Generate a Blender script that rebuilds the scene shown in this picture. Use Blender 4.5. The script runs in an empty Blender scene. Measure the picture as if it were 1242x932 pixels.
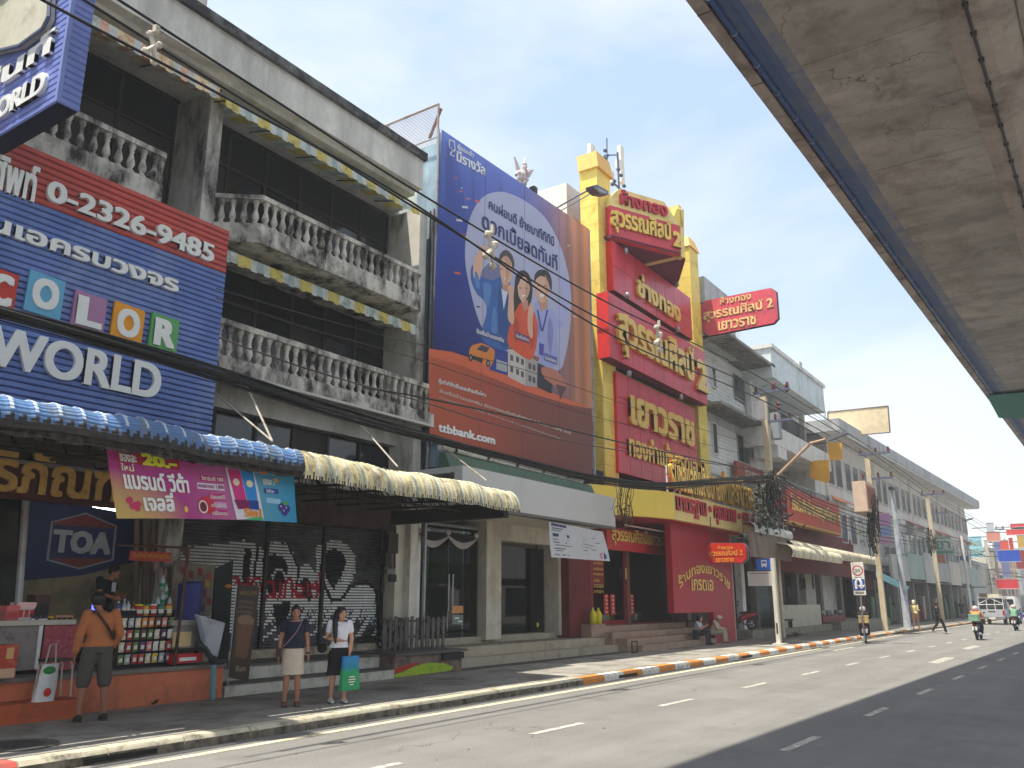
import bpy,bmesh,math,random
from mathutils import Vector,Matrix
random.seed(7)
R=random.random
def U(a,b):return a+(b-a)*random.random()
SC=bpy.context.scene
COL=SC.collection
# camera
F,CX,CY,HZ,VPX,H=1020.0,621.0,466.0,729.0,1333.0,1.78
pit=math.atan((HZ-CY)/F)
yaw=math.atan((VPX-CX)*math.cos(pit)/F)
cp,sp,ca,sa=math.cos(pit),math.sin(pit),math.cos(yaw),math.sin(yaw)
FW=Vector((ca*cp,sa*cp,sp));RT=Vector((sa,-ca,0));UP=Vector((-ca*sp,-sa*sp,cp))
cam=bpy.data.cameras.new("camera");camo=bpy.data.objects.new("camera",cam);COL.objects.link(camo)
cam.sensor_width=36.0;cam.lens=F/1242*36.0;cam.clip_start=0.05;cam.clip_end=3000
M=Matrix((RT,UP,-FW)).transposed().to_4x4();M.translation=Vector((0,0,H))
camo.matrix_world=M
SC.camera=camo
# sky and sun
KX,KY=0.30,0.15
SUN_DIR=Vector((KX,-KY,-1)).normalized()
elev=math.asin(-SUN_DIR.z)
azim=math.atan2(-SUN_DIR.x,-SUN_DIR.y)
world=bpy.data.worlds.new("World");SC.world=world;world.use_nodes=True
nt=world.node_tree;nt.nodes.clear()
def WN(t,**k):
 n=nt.nodes.new(t)
 for a,b in k.items():setattr(n,a,b)
 return n
wo=WN('ShaderNodeOutputWorld');wb=WN('ShaderNodeBackground');sky=WN('ShaderNodeTexSky',sky_type='NISHITA')
sky.sun_disc=False;sky.sun_elevation=elev;sky.sun_rotation=azim;sky.air_density=1.3;sky.dust_density=2.0;sky.ozone_density=2.0
tc=WN('ShaderNodeTexCoord');mp=WN('ShaderNodeMapping');mp.inputs['Scale'].default_value=(1,1,2.6)
nz=WN('ShaderNodeTexNoise');nz.inputs['Scale'].default_value=1.7;nz.inputs['Detail'].default_value=8;nz.inputs['Roughness'].default_value=.55;nz.inputs['Distortion'].default_value=.3
cr=WN('ShaderNodeMapRange');cr.inputs['From Min'].default_value=.36;cr.inputs['From Max'].default_value=.55
sx=WN('ShaderNodeSeparateXYZ')
hz=WN('ShaderNodeMapRange');hz.inputs['From Min'].default_value=.0;hz.inputs['From Max'].default_value=.5
hz.inputs['To Min'].default_value=.40;hz.inputs['To Max'].default_value=0.0
mxf=WN('ShaderNodeMath',operation='MAXIMUM')
veil=WN('ShaderNodeMixRGB');veil.inputs[1].default_value=(1.5,1.9,2.4,1);veil.inputs[2].default_value=(2.5,2.56,2.6,1)
mix=WN('ShaderNodeMixRGB');mix.inputs[0].default_value=.80
L=nt.links.new
L(tc.outputs['Generated'],mp.inputs[0]);L(mp.outputs[0],nz.inputs['Vector']);L(nz.outputs['Fac'],cr.inputs['Value'])
L(tc.outputs['Generated'],sx.inputs[0]);L(sx.outputs['Z'],hz.inputs['Value'])
L(cr.outputs[0],mxf.inputs[0]);L(hz.outputs[0],mxf.inputs[1]);L(mxf.outputs[0],veil.inputs[0]);L(veil.outputs[0],mix.inputs[2])
L(sky.outputs[0],mix.inputs[1]);L(mix.outputs[0],wb.inputs[0]);L(wb.outputs[0],wo.inputs[0])
wb.inputs[1].default_value=0.13
sun=bpy.data.lights.new("sun",'SUN');sun.energy=2.4;sun.angle=math.radians(.55);sun.color=(1,.93,.80)
suno=bpy.data.objects.new("sun",sun);COL.objects.link(suno);suno.rotation_euler=SUN_DIR.to_track_quat('-Z','Y').to_euler()
suno.location=(0,0,60)
SC.view_settings.view_transform='Standard';SC.view_settings.look='None';SC.view_settings.gamma=1
SC.view_settings.exposure=1.6
HAZE=0.0013
try:
 SC.cycles.max_bounces=6;SC.cycles.diffuse_bounces=4;SC.cycles.glossy_bounces=3;SC.cycles.transmission_bounces=4
 SC.cycles.use_denoising=True;SC.cycles.caustics_reflective=False;SC.cycles.caustics_refractive=False
except Exception:pass
# survey: where a sight line meets a wall or the ground
def ray(x,y):return FW+RT*((x-CX)/F)+UP*(-(y-CY)/F)
def P(x,y,Y):d=ray(x,y);t=Y/d.y;return Vector((t*d.x,Y,H+t*d.z))
def PZ(x,y,Z):d=ray(x,y);t=(Z-H)/d.z;return Vector((t*d.x,t*d.y,Z))
def PX(x,y,X):d=ray(x,y);t=X/d.x;return Vector((X,t*d.y,H+t*d.z))
def xa(x,Y,y=500):return P(x,y,Y).x
def za(x,y,Y):return P(x,y,Y).z
# building helpers
WL={}
def wloc(o):
 return WL.get(o.name,Vector((0,0,0)))if o else Vector((0,0,0))
class MB:
 def __init__(s,T=None):s.v=[];s.f=[];s.m=[];s.T=T
 def add(s,vs,fs,mi=0):
  n=len(s.v)
  for p in vs:
   p=Vector(p)
   s.v.append(s.T(p)if s.T else p)
  for f in fs:s.f.append([n+i for i in f]);s.m.append(mi)
 def box(s,x0,x1,y0,y1,z0,z1,mi=0):
  if x0>x1:x0,x1=x1,x0
  if y0>y1:y0,y1=y1,y0
  if z0>z1:z0,z1=z1,z0
  s.add([(x0,y0,z0),(x1,y0,z0),(x1,y1,z0),(x0,y1,z0),(x0,y0,z1),(x1,y0,z1),(x1,y1,z1),(x0,y1,z1)],[(0,3,2,1),(4,5,6,7),(0,1,5,4),(1,2,6,5),(2,3,7,6),(3,0,4,7)],mi)
  return s
 def poly(s,pts,mi=0):s.add(pts,[list(range(len(pts)))],mi);return s
 def prism(s,pts,vec,mi=0):
  n=len(pts);vec=Vector(vec);a=[Vector(p)for p in pts];b=[p+vec for p in a]
  s.add(a+b,[list(range(n)),list(range(2*n-1,n-1,-1))]+[(i,i+n,(i+1)%n+n,(i+1)%n)for i in range(n)],mi)
  return s
 def tube(s,pts,r,n=6,mi=0,cap=True):
  pts=[Vector(p)for p in pts];k=len(pts)
  rr=r if isinstance(r,(list,tuple))else[r]*k
  vs=[];prev=None
  for i,p in enumerate(pts):
   d=(pts[min(i+1,k-1)]-pts[max(i-1,0)]).normalized()
   if prev is None:
    a=Vector((0,0,1))if abs(d.z)<.9 else Vector((1,0,0))
    u=d.cross(a).normalized()
   else:
    u=(prev-d*prev.dot(d)).normalized()
   prev=u;w=d.cross(u)
   for j in range(n):
    t=2*math.pi*j/n
    vs.append(p+(u*math.cos(t)+w*math.sin(t))*rr[i])
  fs=[(i*n+j,i*n+(j+1)%n,(i+1)*n+(j+1)%n,(i+1)*n+j)for i in range(k-1)for j in range(n)]
  if cap:fs+=[list(range(n-1,-1,-1)),[(k-1)*n+j for j in range(n)]]
  s.add(vs,fs,mi);return s
 def lathe(s,c,prof,n=10,mi=0):
  c=Vector(c);vs=[];k=len(prof)
  for r,z in prof:
   for j in range(n):
    t=2*math.pi*j/n
    vs.append(c+Vector((r*math.cos(t),r*math.sin(t),z)))
  fs=[(i*n+j,i*n+(j+1)%n,(i+1)*n+(j+1)%n,(i+1)*n+j)for i in range(k-1)for j in range(n)]
  fs+=[list(range(n-1,-1,-1)),[(k-1)*n+j for j in range(n)]]
  s.add(vs,fs,mi);return s
 def ball(s,c,rx,ry=None,rz=None,n=10,m=7,mi=0,rot=None):
  ry=ry or rx;rz=rz or rx;c=Vector(c);vs=[Vector((0,0,-rz))]
  for i in range(1,m):
   ph=math.pi*i/m
   for j in range(n):
    t=2*math.pi*j/n
    vs.append(Vector((rx*math.sin(ph)*math.cos(t),ry*math.sin(ph)*math.sin(t),-rz*math.cos(ph))))
  vs.append(Vector((0,0,rz)))
  if rot:vs=[rot@v for v in vs]
  fs=[(0,1+(j+1)%n,1+j)for j in range(n)]
  for i in range(m-2):
   fs+=[(1+i*n+j,1+i*n+(j+1)%n,1+(i+1)*n+(j+1)%n,1+(i+1)*n+j)for j in range(n)]
  b=1+(m-2)*n;top=1+(m-1)*n
  fs+=[(b+j,b+(j+1)%n,top)for j in range(n)]
  s.add([c+v for v in vs],fs,mi);return s
 def grid(s,fn,nu,nv,mi=0,mf=None):
  vs=[fn(i/nu,j/nv)for j in range(nv+1)for i in range(nu+1)]
  n=len(s.v)
  for p in vs:
   p=Vector(p);s.v.append(s.T(p)if s.T else p)
  for j in range(nv):
   for i in range(nu):
    a=n+j*(nu+1)+i
    s.f.append([a,a+1,a+nu+2,a+nu+1]);s.m.append(mf(i,j)if mf else mi)
  return s
 def mesh(s,name,mats,off=Vector((0,0,0)),smooth=False):
  me=bpy.data.meshes.new(name)
  me.from_pydata([tuple(p-off)for p in s.v],[],s.f)
  for m_ in(mats if isinstance(mats,(list,tuple))else[mats]):me.materials.append(m_)
  if any(s.m):me.polygons.foreach_set('material_index',s.m)
  if smooth:me.polygons.foreach_set('use_smooth',[True]*len(me.polygons))
  me.update();return me
 def build(s,name,mats,parent=None,smooth=False,label=None,kind=None,local=False):
  off=Vector((0,0,0))if local else wloc(parent)
  return link(name,s.mesh(name,mats,off,smooth),parent,None,label,kind)
def link(name,me,parent=None,loc=None,label=None,kind=None,rotz=0,scale=None):
 o=bpy.data.objects.new(name,me);COL.objects.link(o)
 pw=wloc(parent)
 if parent:o.parent=parent
 if loc is not None:o.location=Vector(loc)-pw
 if rotz:o.rotation_euler=(0,0,rotz)
 if scale:o.scale=scale
 WL[o.name]=Vector(loc)if loc is not None else pw
 if label:o['label']=label
 if kind:o['kind']=kind
 return o
def thing(name,label,cat,loc=(0,0,0),group=None,rotz=0,kind=None):
 o=link(name,None,None,loc,label,kind,rotz);o.empty_display_size=.3
 if cat:o['category']=cat
 if group:o['group']=group
 return o
def tag(o,label,cat,group=None):
 o['label']=label;o['category']=cat
 if group:o['group']=group
 return o
def struct(o):o['kind']='structure';return o
def copy_tree(o,parent=None):
 c=o.copy();COL.objects.link(c);c.parent=parent
 for ch in list(o.children):copy_tree(ch,c)
 return c
# materials
MATS={}
def srgb(r,g,b):
 def f(c):
  c/=255.0
  return c/12.92 if c<=.04045 else((c+.055)/1.055)**2.4
 return(f(r),f(g),f(b))
def mat(name,col,rough=.75,dirt=None,damt=.5,dscale=1.2,streak=0.0,var=.12,vscale=3.0,bump=0.0,bscale=40,metal=0.0,spec=.4,rnd=0.0,emit=0,trans=0,fine=0.0,tr=0.0,crack=None,stretch=None):
 if name in MATS:return MATS[name]
 m=bpy.data.materials.new(name);m.use_nodes=True;t=m.node_tree;nn=t.nodes;ll=t.links.new
 b=nn['Principled BSDF'];b.inputs['Roughness'].default_value=rough;b.inputs['Metallic'].default_value=metal
 b.inputs['Specular IOR Level'].default_value=spec
 geo=nn.new('ShaderNodeNewGeometry')
 rgb=nn.new('ShaderNodeRGB');rgb.outputs[0].default_value=(*col,1);cur=rgb.outputs[0]
 if var>0:
  n1=nn.new('ShaderNodeTexNoise');n1.inputs['Scale'].default_value=vscale;n1.inputs['Detail'].default_value=6;n1.inputs['Roughness'].default_value=.65
  ll(geo.outputs['Position'],n1.inputs['Vector'])
  r1=nn.new('ShaderNodeMapRange');r1.inputs['From Min'].default_value=.3;r1.inputs['From Max'].default_value=.7
  r1.inputs['To Min'].default_value=1-var;r1.inputs['To Max'].default_value=1+var;ll(n1.outputs['Fac'],r1.inputs['Value'])
  vm=nn.new('ShaderNodeVectorMath');vm.operation='SCALE';ll(cur,vm.inputs[0]);ll(r1.outputs[0],vm.inputs['Scale']);cur=vm.outputs[0]
 if fine>0:
  n4=nn.new('ShaderNodeTexNoise');n4.inputs['Scale'].default_value=60;n4.inputs['Detail'].default_value=3;ll(geo.outputs['Position'],n4.inputs['Vector'])
  r4=nn.new('ShaderNodeMapRange');r4.inputs['From Min'].default_value=.3;r4.inputs['From Max'].default_value=.7
  r4.inputs['To Min'].default_value=1-fine;r4.inputs['To Max'].default_value=1+fine;ll(n4.outputs['Fac'],r4.inputs['Value'])
  vm=nn.new('ShaderNodeVectorMath');vm.operation='SCALE';ll(cur,vm.inputs[0]);ll(r4.outputs[0],vm.inputs['Scale']);cur=vm.outputs[0]
 if rnd>0:
  oi=nn.new('ShaderNodeObjectInfo');r2=nn.new('ShaderNodeMapRange');r2.inputs['To Min'].default_value=1-rnd;r2.inputs['To Max'].default_value=1+rnd
  ll(oi.outputs['Random'],r2.inputs['Value'])
  vm=nn.new('ShaderNodeVectorMath');vm.operation='SCALE';ll(cur,vm.inputs[0]);ll(r2.outputs[0],vm.inputs['Scale']);cur=vm.outputs[0]
 if dirt:
  mpn=nn.new('ShaderNodeMapping');s_=1-.82*min(1,streak)
  mpn.inputs['Scale'].default_value=(1,1,s_ if streak else 1);ll(geo.outputs['Position'],mpn.inputs[0])
  n2=nn.new('ShaderNodeTexNoise');n2.inputs['Scale'].default_value=dscale;n2.inputs['Detail'].default_value=9;n2.inputs['Roughness'].default_value=.7;n2.inputs['Distortion'].default_value=.25
  ll(mpn.outputs[0],n2.inputs['Vector'])
  r3=nn.new('ShaderNodeMapRange');c0=.72-.36*damt
  r3.inputs['From Min'].default_value=c0-.07;r3.inputs['From Max'].default_value=c0+.13;ll(n2.outputs['Fac'],r3.inputs['Value'])
  mx=nn.new('ShaderNodeMixRGB');ll(r3.outputs[0],mx.inputs[0]);ll(cur,mx.inputs[1]);mx.inputs[2].default_value=(*dirt,1);cur=mx.outputs[0]
 if stretch:
  sm_=nn.new('ShaderNodeMapping');sm_.inputs['Scale'].default_value=stretch[0];ll(geo.outputs['Position'],sm_.inputs[0])
  n5=nn.new('ShaderNodeTexNoise');n5.inputs['Scale'].default_value=1;n5.inputs['Detail'].default_value=7;n5.inputs['Roughness'].default_value=.6;ll(sm_.outputs[0],n5.inputs['Vector'])
  r5=nn.new('ShaderNodeMapRange');r5.inputs['From Min'].default_value=.35;r5.inputs['From Max'].default_value=.65;r5.inputs['To Min'].default_value=1-stretch[1];r5.inputs['To Max'].default_value=1+stretch[1];ll(n5.outputs['Fac'],r5.inputs['Value'])
  vm=nn.new('ShaderNodeVectorMath');vm.operation='SCALE';ll(cur,vm.inputs[0]);ll(r5.outputs[0],vm.inputs['Scale']);cur=vm.outputs[0]
 if crack:
  nd=nn.new('ShaderNodeTexNoise');nd.inputs['Scale'].default_value=crack[0]*2.5;nd.inputs['Detail'].default_value=5;ll(geo.outputs['Position'],nd.inputs['Vector'])
  va=nn.new('ShaderNodeVectorMath');va.operation='MULTIPLY_ADD';ll(nd.outputs['Color'],va.inputs[0]);va.inputs[1].default_value=(.9/crack[0],)*3;ll(geo.outputs['Position'],va.inputs[2])
  vo=nn.new('ShaderNodeTexVoronoi');vo.feature='DISTANCE_TO_EDGE';vo.inputs['Scale'].default_value=crack[0];ll(va.outputs[0],vo.inputs['Vector'])
  r6=nn.new('ShaderNodeMapRange');r6.inputs['From Min'].default_value=0;r6.inputs['From Max'].default_value=crack[1];r6.inputs['To Min'].default_value=1;r6.inputs['To Max'].default_value=0;ll(vo.outputs['Distance'],r6.inputs['Value'])
  nk=nn.new('ShaderNodeTexNoise');nk.inputs['Scale'].default_value=crack[0]*.6;ll(geo.outputs['Position'],nk.inputs['Vector'])
  r7=nn.new('ShaderNodeMapRange');r7.inputs['From Min'].default_value=.62-crack[3]*.3;r7.inputs['From Max'].default_value=.70-crack[3]*.3;ll(nk.outputs['Fac'],r7.inputs['Value'])
  mu=nn.new('ShaderNodeMath');mu.operation='MULTIPLY';ll(r6.outputs[0],mu.inputs[0]);ll(r7.outputs[0],mu.inputs[1])
  mx=nn.new('ShaderNodeMixRGB');ll(mu.outputs[0],mx.inputs[0]);ll(cur,mx.inputs[1]);mx.inputs[2].default_value=(*crack[2],1);cur=mx.outputs[0]
 ll(cur,b.inputs['Base Color'])
 if bump>0:
  n3=nn.new('ShaderNodeTexNoise');n3.inputs['Scale'].default_value=bscale;n3.inputs['Detail'].default_value=5;ll(geo.outputs['Position'],n3.inputs['Vector'])
  bp=nn.new('ShaderNodeBump');bp.inputs['Strength'].default_value=bump;bp.inputs['Distance'].default_value=.02;ll(n3.outputs['Fac'],bp.inputs['Height']);ll(bp.outputs[0],b.inputs['Normal'])
 if emit:b.inputs['Emission Color'].default_value=(*col,1);b.inputs['Emission Strength'].default_value=emit
 if trans:b.inputs['Transmission Weight'].default_value=trans;b.inputs['IOR'].default_value=1.1
 if tr:
  tl=nn.new('ShaderNodeBsdfTranslucent');ll(cur,tl.inputs[0]);ms=nn.new('ShaderNodeMixShader');ms.inputs[0].default_value=tr
  ll(b.outputs[0],ms.inputs[1]);ll(tl.outputs[0],ms.inputs[2]);ll(ms.outputs[0],nn['Material Output'].inputs[0])
 MATS[name]=m;return m
def flat(r,g,b,rough=.6,var=.04):
 return mat('paint_%d_%d_%d'%(r,g,b),srgb(r,g,b),rough,var=var)
# lettering
TXT={}
def raw_text(body,res=2):
 if body in TXT:return TXT[body]
 c=bpy.data.curves.new('lettering','FONT');c.body=body;c.resolution_u=res;c.extrude=.5
 o=bpy.data.objects.new('lettering',c);COL.objects.link(o)
 me=o.to_mesh()
 vs=[tuple(v.co)for v in me.vertices];fs=[tuple(p.vertices)for p in me.polygons]
 o.to_mesh_clear();bpy.data.objects.remove(o);bpy.data.curves.remove(c)
 TXT[body]=(vs,fs);return TXT[body]
def lettering(parent,body,O,Uv,Vv,w,h,m,depth=.03,bold=.0,slant=0.0,arc=0.0,name='letter',split=True,res=2,label=None,warp=None):
 """writing set in the box O, O+U*w, O+V*h on the plane U,V; stands proud by depth along U x V"""
 vs,fs=raw_text(body,res)
 if not vs:return[]
 O,Uv,Vv=Vector(O),Vector(Uv).normalized(),Vector(Vv).normalized();N=Uv.cross(Vv)
 x0=min(v[0]for v in vs);x1=max(v[0]for v in vs);y0=min(v[1]for v in vs);y1=max(v[1]for v in vs)
 par=list(range(len(vs)))
 def find(a):
  while par[a]!=a:par[a]=par[par[a]];a=par[a]
  return a
 for f in fs:
  a=find(f[0])
  for i in f[1:]:par[find(i)]=a
 isl={}
 for i in range(len(vs)):isl.setdefault(find(i),[]).append(i)
 grp=[]
 if split:
  spans=sorted([[min(vs[i][0]for i in k),max(vs[i][0]for i in k),[r]]for r,k in isl.items()])
  for a,b,rs in spans:
   if grp and(min(grp[-1][1],b)-a)>.35*min(b-a,grp[-1][1]-grp[-1][0]):grp[-1][1]=max(grp[-1][1],b);grp[-1][2]+=rs
   else:grp.append([a,b,rs])
 else:grp=[[x0,x1,list(isl.keys())]]
 sx_,sy_=w/max(x1-x0,1e-6),h/max(y1-y0,1e-6)
 if bold<=0:offs=[(0,0)]
 else:
  nb=max(2,math.ceil(2*bold/.045)+1);offs=[(-bold+2*bold*i/(nb-1),sy*bold*.6)for sy in(-1,1)for i in range(nb)]
  if bold>.045:offs+=[(-bold,0),(bold,0)]
 out=[]
 for a,b,rs in grp:
  ids=set(rs);mb=MB()
  sel=[f for f in fs if find(f[0])in ids]
  used=sorted({i for f in sel for i in f});mpi={k:n for n,k in enumerate(used)}
  for q,(dx,dy)in enumerate(offs):
   pts=[]
   for i in used:
    v=vs[i];X=(v[0]-x0+dx)*sx_;Y=(v[1]-y0+dy)*sy_;X+=slant*Y
    Z=(v[2]+.5)*(depth-q*min(.0012,depth*.05))
    if arc:
     t=(X/w-.5)*arc;rad=w/arc
     X,Y=w/2+(rad+Y)*math.sin(t),(rad+Y)*math.cos(t)-rad
    pts.append(warp(X/w,Y/h,Z)if warp else O+Uv*X+Vv*Y+N*Z)
   mb.add(pts,[[mpi[i]for i in f]for f in sel])
  out.append(mb.build(name,m,parent,label=label))
 return out
XA,ZA=Vector((1,0,0)),Vector((0,0,1))
def text_px(parent,body,tl,bl,tr,Y,m,depth=.03,bold=0,**k):
 """lettering on a street-parallel wall at depth Y: top-left, bottom-left and right limit as sighted"""
 a=P(*bl,Y);t=P(*tl,Y);b=P(*tr,Y)
 return lettering(parent,body,a,XA,ZA,b.x-a.x,t.z-a.z,m,depth,bold,**k)
CONC=mat('old_concrete',srgb(222,218,208),.9,dirt=srgb(62,60,58),damt=.42,dscale=1.1,streak=.8,bump=.25,bscale=18,fine=.06)
CONC_CLEAN=mat('painted_concrete',srgb(206,203,194),.85,dirt=srgb(150,146,138),damt=.5,dscale=.8,streak=.9,bump=.12,bscale=22)
CONC_DARK=mat('stained_concrete',srgb(204,200,192),.9,dirt=srgb(56,55,55),damt=.55,dscale=1.4,streak=.75,bump=.3,bscale=18,fine=.1)
BALC=mat('stained_balustrade',srgb(214,210,200),.85,dirt=srgb(58,56,54),damt=.66,dscale=2.1,streak=.5,bump=.2)
PARA=mat('parapet_plaster',srgb(226,224,216),.9,dirt=srgb(184,182,176),damt=.6,dscale=.7,streak=.9,bump=.15,bscale=14,fine=.05)
DARKWOOD=mat('dark_wood',srgb(54,48,46),.7,dirt=srgb(24,22,22),damt=.5,dscale=2,streak=.9)
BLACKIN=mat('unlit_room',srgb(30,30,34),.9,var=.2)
DGLASS=mat('dark_window_glass',srgb(26,30,38),.12,spec=.6,var=.1)
GREYGLASS=mat('grey_window_glass',srgb(84,92,98),.1,spec=.6,var=.1)
STEEL=mat('galvanised_steel',srgb(160,162,165),.45,metal=.7,dirt=srgb(120,96,76),damt=.35)
DSTEEL=mat('dark_steel',srgb(44,42,42),.6,metal=.3,dirt=srgb(80,55,40),damt=.4)
WHITEP=mat('white_paint',srgb(228,228,226),.6,dirt=srgb(170,168,160),damt=.35,streak=.9)
CREAM=mat('cream_wall',srgb(212,206,188),.75,dirt=srgb(160,152,134),damt=.35,streak=.9)
CABLE=mat('black_cable',srgb(20,20,22),.6,var=.1)
BLACK=mat('black',srgb(18,18,20),.6,var=.1)
WHITE=flat(236,236,234)
def clear_glass(name,tint,refl=.10):
 m=bpy.data.materials.new(name);m.use_nodes=True;n=m.node_tree.nodes;l=m.node_tree.links.new;n.clear()
 out=n.new('ShaderNodeOutputMaterial');tr=n.new('ShaderNodeBsdfTransparent');tr.inputs[0].default_value=(*tint,1);gl=n.new('ShaderNodeBsdfGlossy');gl.inputs['Roughness'].default_value=.02
 fr=n.new('ShaderNodeFresnel');fr.inputs[0].default_value=1.5;ad=n.new('ShaderNodeMath');ad.operation='ADD';ad.inputs[1].default_value=refl;l(fr.outputs[0],ad.inputs[0])
 mx=n.new('ShaderNodeMixShader');l(ad.outputs[0],mx.inputs[0]);l(tr.outputs[0],mx.inputs[1]);l(gl.outputs[0],mx.inputs[2]);l(mx.outputs[0],out.inputs[0]);return m
# the setting: ground, road, kerb, pavement
def asphalt(name,c,extra):
 m=mat(name,c,.92,var=.13,vscale=.5,bump=.6,bscale=90,fine=.30,dirt=tuple(x*.80 for x in c),damt=.34,dscale=.8,stretch=((.05,1.1,1),.10),crack=(.35,.007,(.07,.07,.065),.15))
 return m
ASPH=asphalt('worn_asphalt',(.205,.200,.190),0)
gr=struct(MB().grid(lambda u,v:(-300+1300*u,-500+900*v,-.06),2,2).build('ground',mat('bare_ground',(.16,.15,.13),.95)))
SL=-.0323
def bend(X):return 0 if X<50 else SL*(X-50)
xs=[-30+4*i for i in range(110)]
mb=MB()
for a,b in zip(xs,xs[1:]):
 mb.poly([(a,-26,0),(b,-26,0),(b,9.62+bend(b),0),(a,9.62+bend(a),0)])
struct(mb.build('road',ASPH))
struct(MB().box(-30,400,-6.5,-1.2,0.0,.14).build('median',mat('median_concrete',(.3,.29,.27),.9)))
LINEW=mat('road_paint',srgb(206,202,190),.8,dirt=(.2,.19,.17),damt=.62,dscale=9,fine=.1)
LINEY=mat('worn_edge_paint',srgb(226,214,178),.8,dirt=(.22,.21,.18),damt=.45,dscale=5,fine=.1)
mb=MB()
for a,b in zip(xs,xs[1:]):
 mb.poly([(a,9.10+bend(a),.004),(b,9.10+bend(b),.004),(b,9.24+bend(b),.004),(a,9.24+bend(a),.004)])
struct(mb.build('road_edge_line',LINEY))
def lane(px0,y0,n,step,lenm=1.35):
 p=PZ(px0,y0,0)
 for i in range(-1,n):
  X=p.x+i*step;Y=p.y+SL*(X-p.x)
  mb=MB().poly([(X,Y-.05,.004),(X+lenm,Y-.05+SL*lenm,.004),(X+lenm,Y+.07+SL*lenm,.004),(X,Y+.07,.004)])
  struct(mb.build('lane_dash',LINEW))
lane(645,891,22,3.95)
lane(952,911,24,3.95)
for px,py in((1008,790),(1170,788),(1130,805)):
 p=PZ(px,py,.0);struct(MB().poly([(p.x,p.y-.16,.004),(p.x+3.2,p.y-.24,.004),(p.x+3.4,p.y+.1,.004),(p.x+.3,p.y+.16,.004)]).build('road_marking',mat('faded_road_paint',srgb(206,202,190),.9,dirt=(.2,.19,.17),damt=.75,dscale=7)))
mb=MB()
for i in range(26):
 X0=U(5,60);Y0=U(4.2,8.9);r=U(.012,.04)
 mb.lathe((X0,Y0,.0),[(r,0.001),(r*.6,.006)],5)
q=mb.build('fallen_leaves',mat('dead_leaf',(.06,.05,.035),.9));q['kind']='stuff'
KW=[mat('kerb_white',srgb(222,220,212),.8,dirt=srgb(120,116,108),damt=.4,dscale=6),mat('kerb_orange',srgb(212,138,66),.8,dirt=srgb(120,90,60),damt=.38,dscale=6),mat('kerb_plain',srgb(196,188,166),.85,dirt=srgb(96,92,84),damt=.45,dscale=3,bump=.2),mat('kerb_red',srgb(196,92,84),.85,dirt=srgb(120,100,90),damt=.4,dscale=5)]
KSIDE=mat('kerb_dirty_face',srgb(128,120,106),.95,dirt=srgb(52,48,44),damt=.6,dscale=5,bump=.3)
kerb=thing('kerb','kerb',None,(0,9.62,0),kind='structure');kerb['label']='kerb stones along the road edge'
def kmesh(c,plain,side):
 b=MB();x1=.985;y0,y1,z=-.02,.26,.15
 prof=[(y0,-.05),(y0+.01,.10),(y0+.05,z),(y1,z),(y1,-.05)]
 vs=[(0.0,a,b_)for a,b_ in prof]+[(x1,a,b_)for a,b_ in prof]
 n=5
 fs=[(0,n,n+1,1),(1,n+1,n+2,2),(2,n+2,n+3,3),(3,n+3,n+4,4),(4,3,2,1,0),(5,6,7,8,9)]
 b.add(vs,fs);b.m=[1 if side else 0,0,0,0,0,0]
 return b.mesh('kerb_stone',[c,KSIDE])
KM=[kmesh(KW[0],0,0),kmesh(KW[1],0,0),kmesh(KW[2],1,1),kmesh(KW[3],1,1)]
for i in range(0,190):
 X=i*1.0-6;sx0=1.0
 if X<17.0:
  k=KM[3]if X<5 and i%2==0 else KM[2]
 elif X<45:k=KM[i%2]
 else:k=KM[2]if i%4 else KM[1]
 Y=9.62+bend(X)
 o=link('kerb_stone',k,kerb,(X,Y+U(-.006,.006),U(-.006,.004)),rotz=math.atan(SL)if X>50 else 0)
for X in(18.7,27.2):
 struct(MB().box(X,X+.95,9.585,9.60,.02,.085).build('kerb_drain_inlet',BLACK))
struct(MB().box(5.7,6.6,9.585,9.60,.02,.075).build('kerb_drain_inlet',BLACK))
PAVE=mat('pavement_slab',srgb(152,148,140),.85,dirt=srgb(104,96,88),damt=.5,dscale=.9,bump=.15,rnd=.10,fine=.10,vscale=1.2)
PJOINT=mat('pavement_joint',srgb(84,80,76),.95)
mb=MB()
for a,b in zip(xs,xs[1:]):mb.poly([(a,9.9+bend(a),.138),(b,9.9+bend(b),.138),(b,17,.138),(a,17,.138)])
pav=struct(mb.build('pavement',PJOINT))
sl=MB().box(0.008,1.19,.008,.99,-.05,.012).mesh('paving_slab',PAVE)
for i in range(34):
 for j in range(3):
  link('paving_slab',sl,pav,(1.0+i*1.2+(j%2)*.3,9.89+j,.138+U(-.003,.003)))
mb=MB()
for i in range(34,150):
 X=1.0+i*1.2
 for j in range(3):mb.box(X+.01,X+1.19,9.9+bend(X)+j,10.88+bend(X)+j,.1,.15)
o=mb.build('distant_paving_slabs',PAVE,pav);o['kind']='stuff'
p=PZ(18,905,.15)
mh=thing('manhole_cover','round dark cast iron manhole cover in the pavement at the near corner','manhole cover',(p.x,p.y,.15))
MB().lathe((p.x,p.y,.15),[(.46,0),(.46,.014),(.40,.014)],32).build('rim',mat('cover_rim',srgb(90,88,84),.8),mh)
mb=MB().lathe((p.x,p.y,.15),[(.40,0),(.40,.010),(.39,.012)],32)
for i in range(-5,6):
 for j in range(-5,6):
  if i*i+j*j<24:mb.box(p.x+i*.065-.02,p.x+i*.065+.02,p.y+j*.065-.02,p.y+j*.065+.02,.16,.168)
mb.build('plate',mat('cast_iron',srgb(74,74,74),.8,dirt=srgb(52,52,52),damt=.5),mh)
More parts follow.
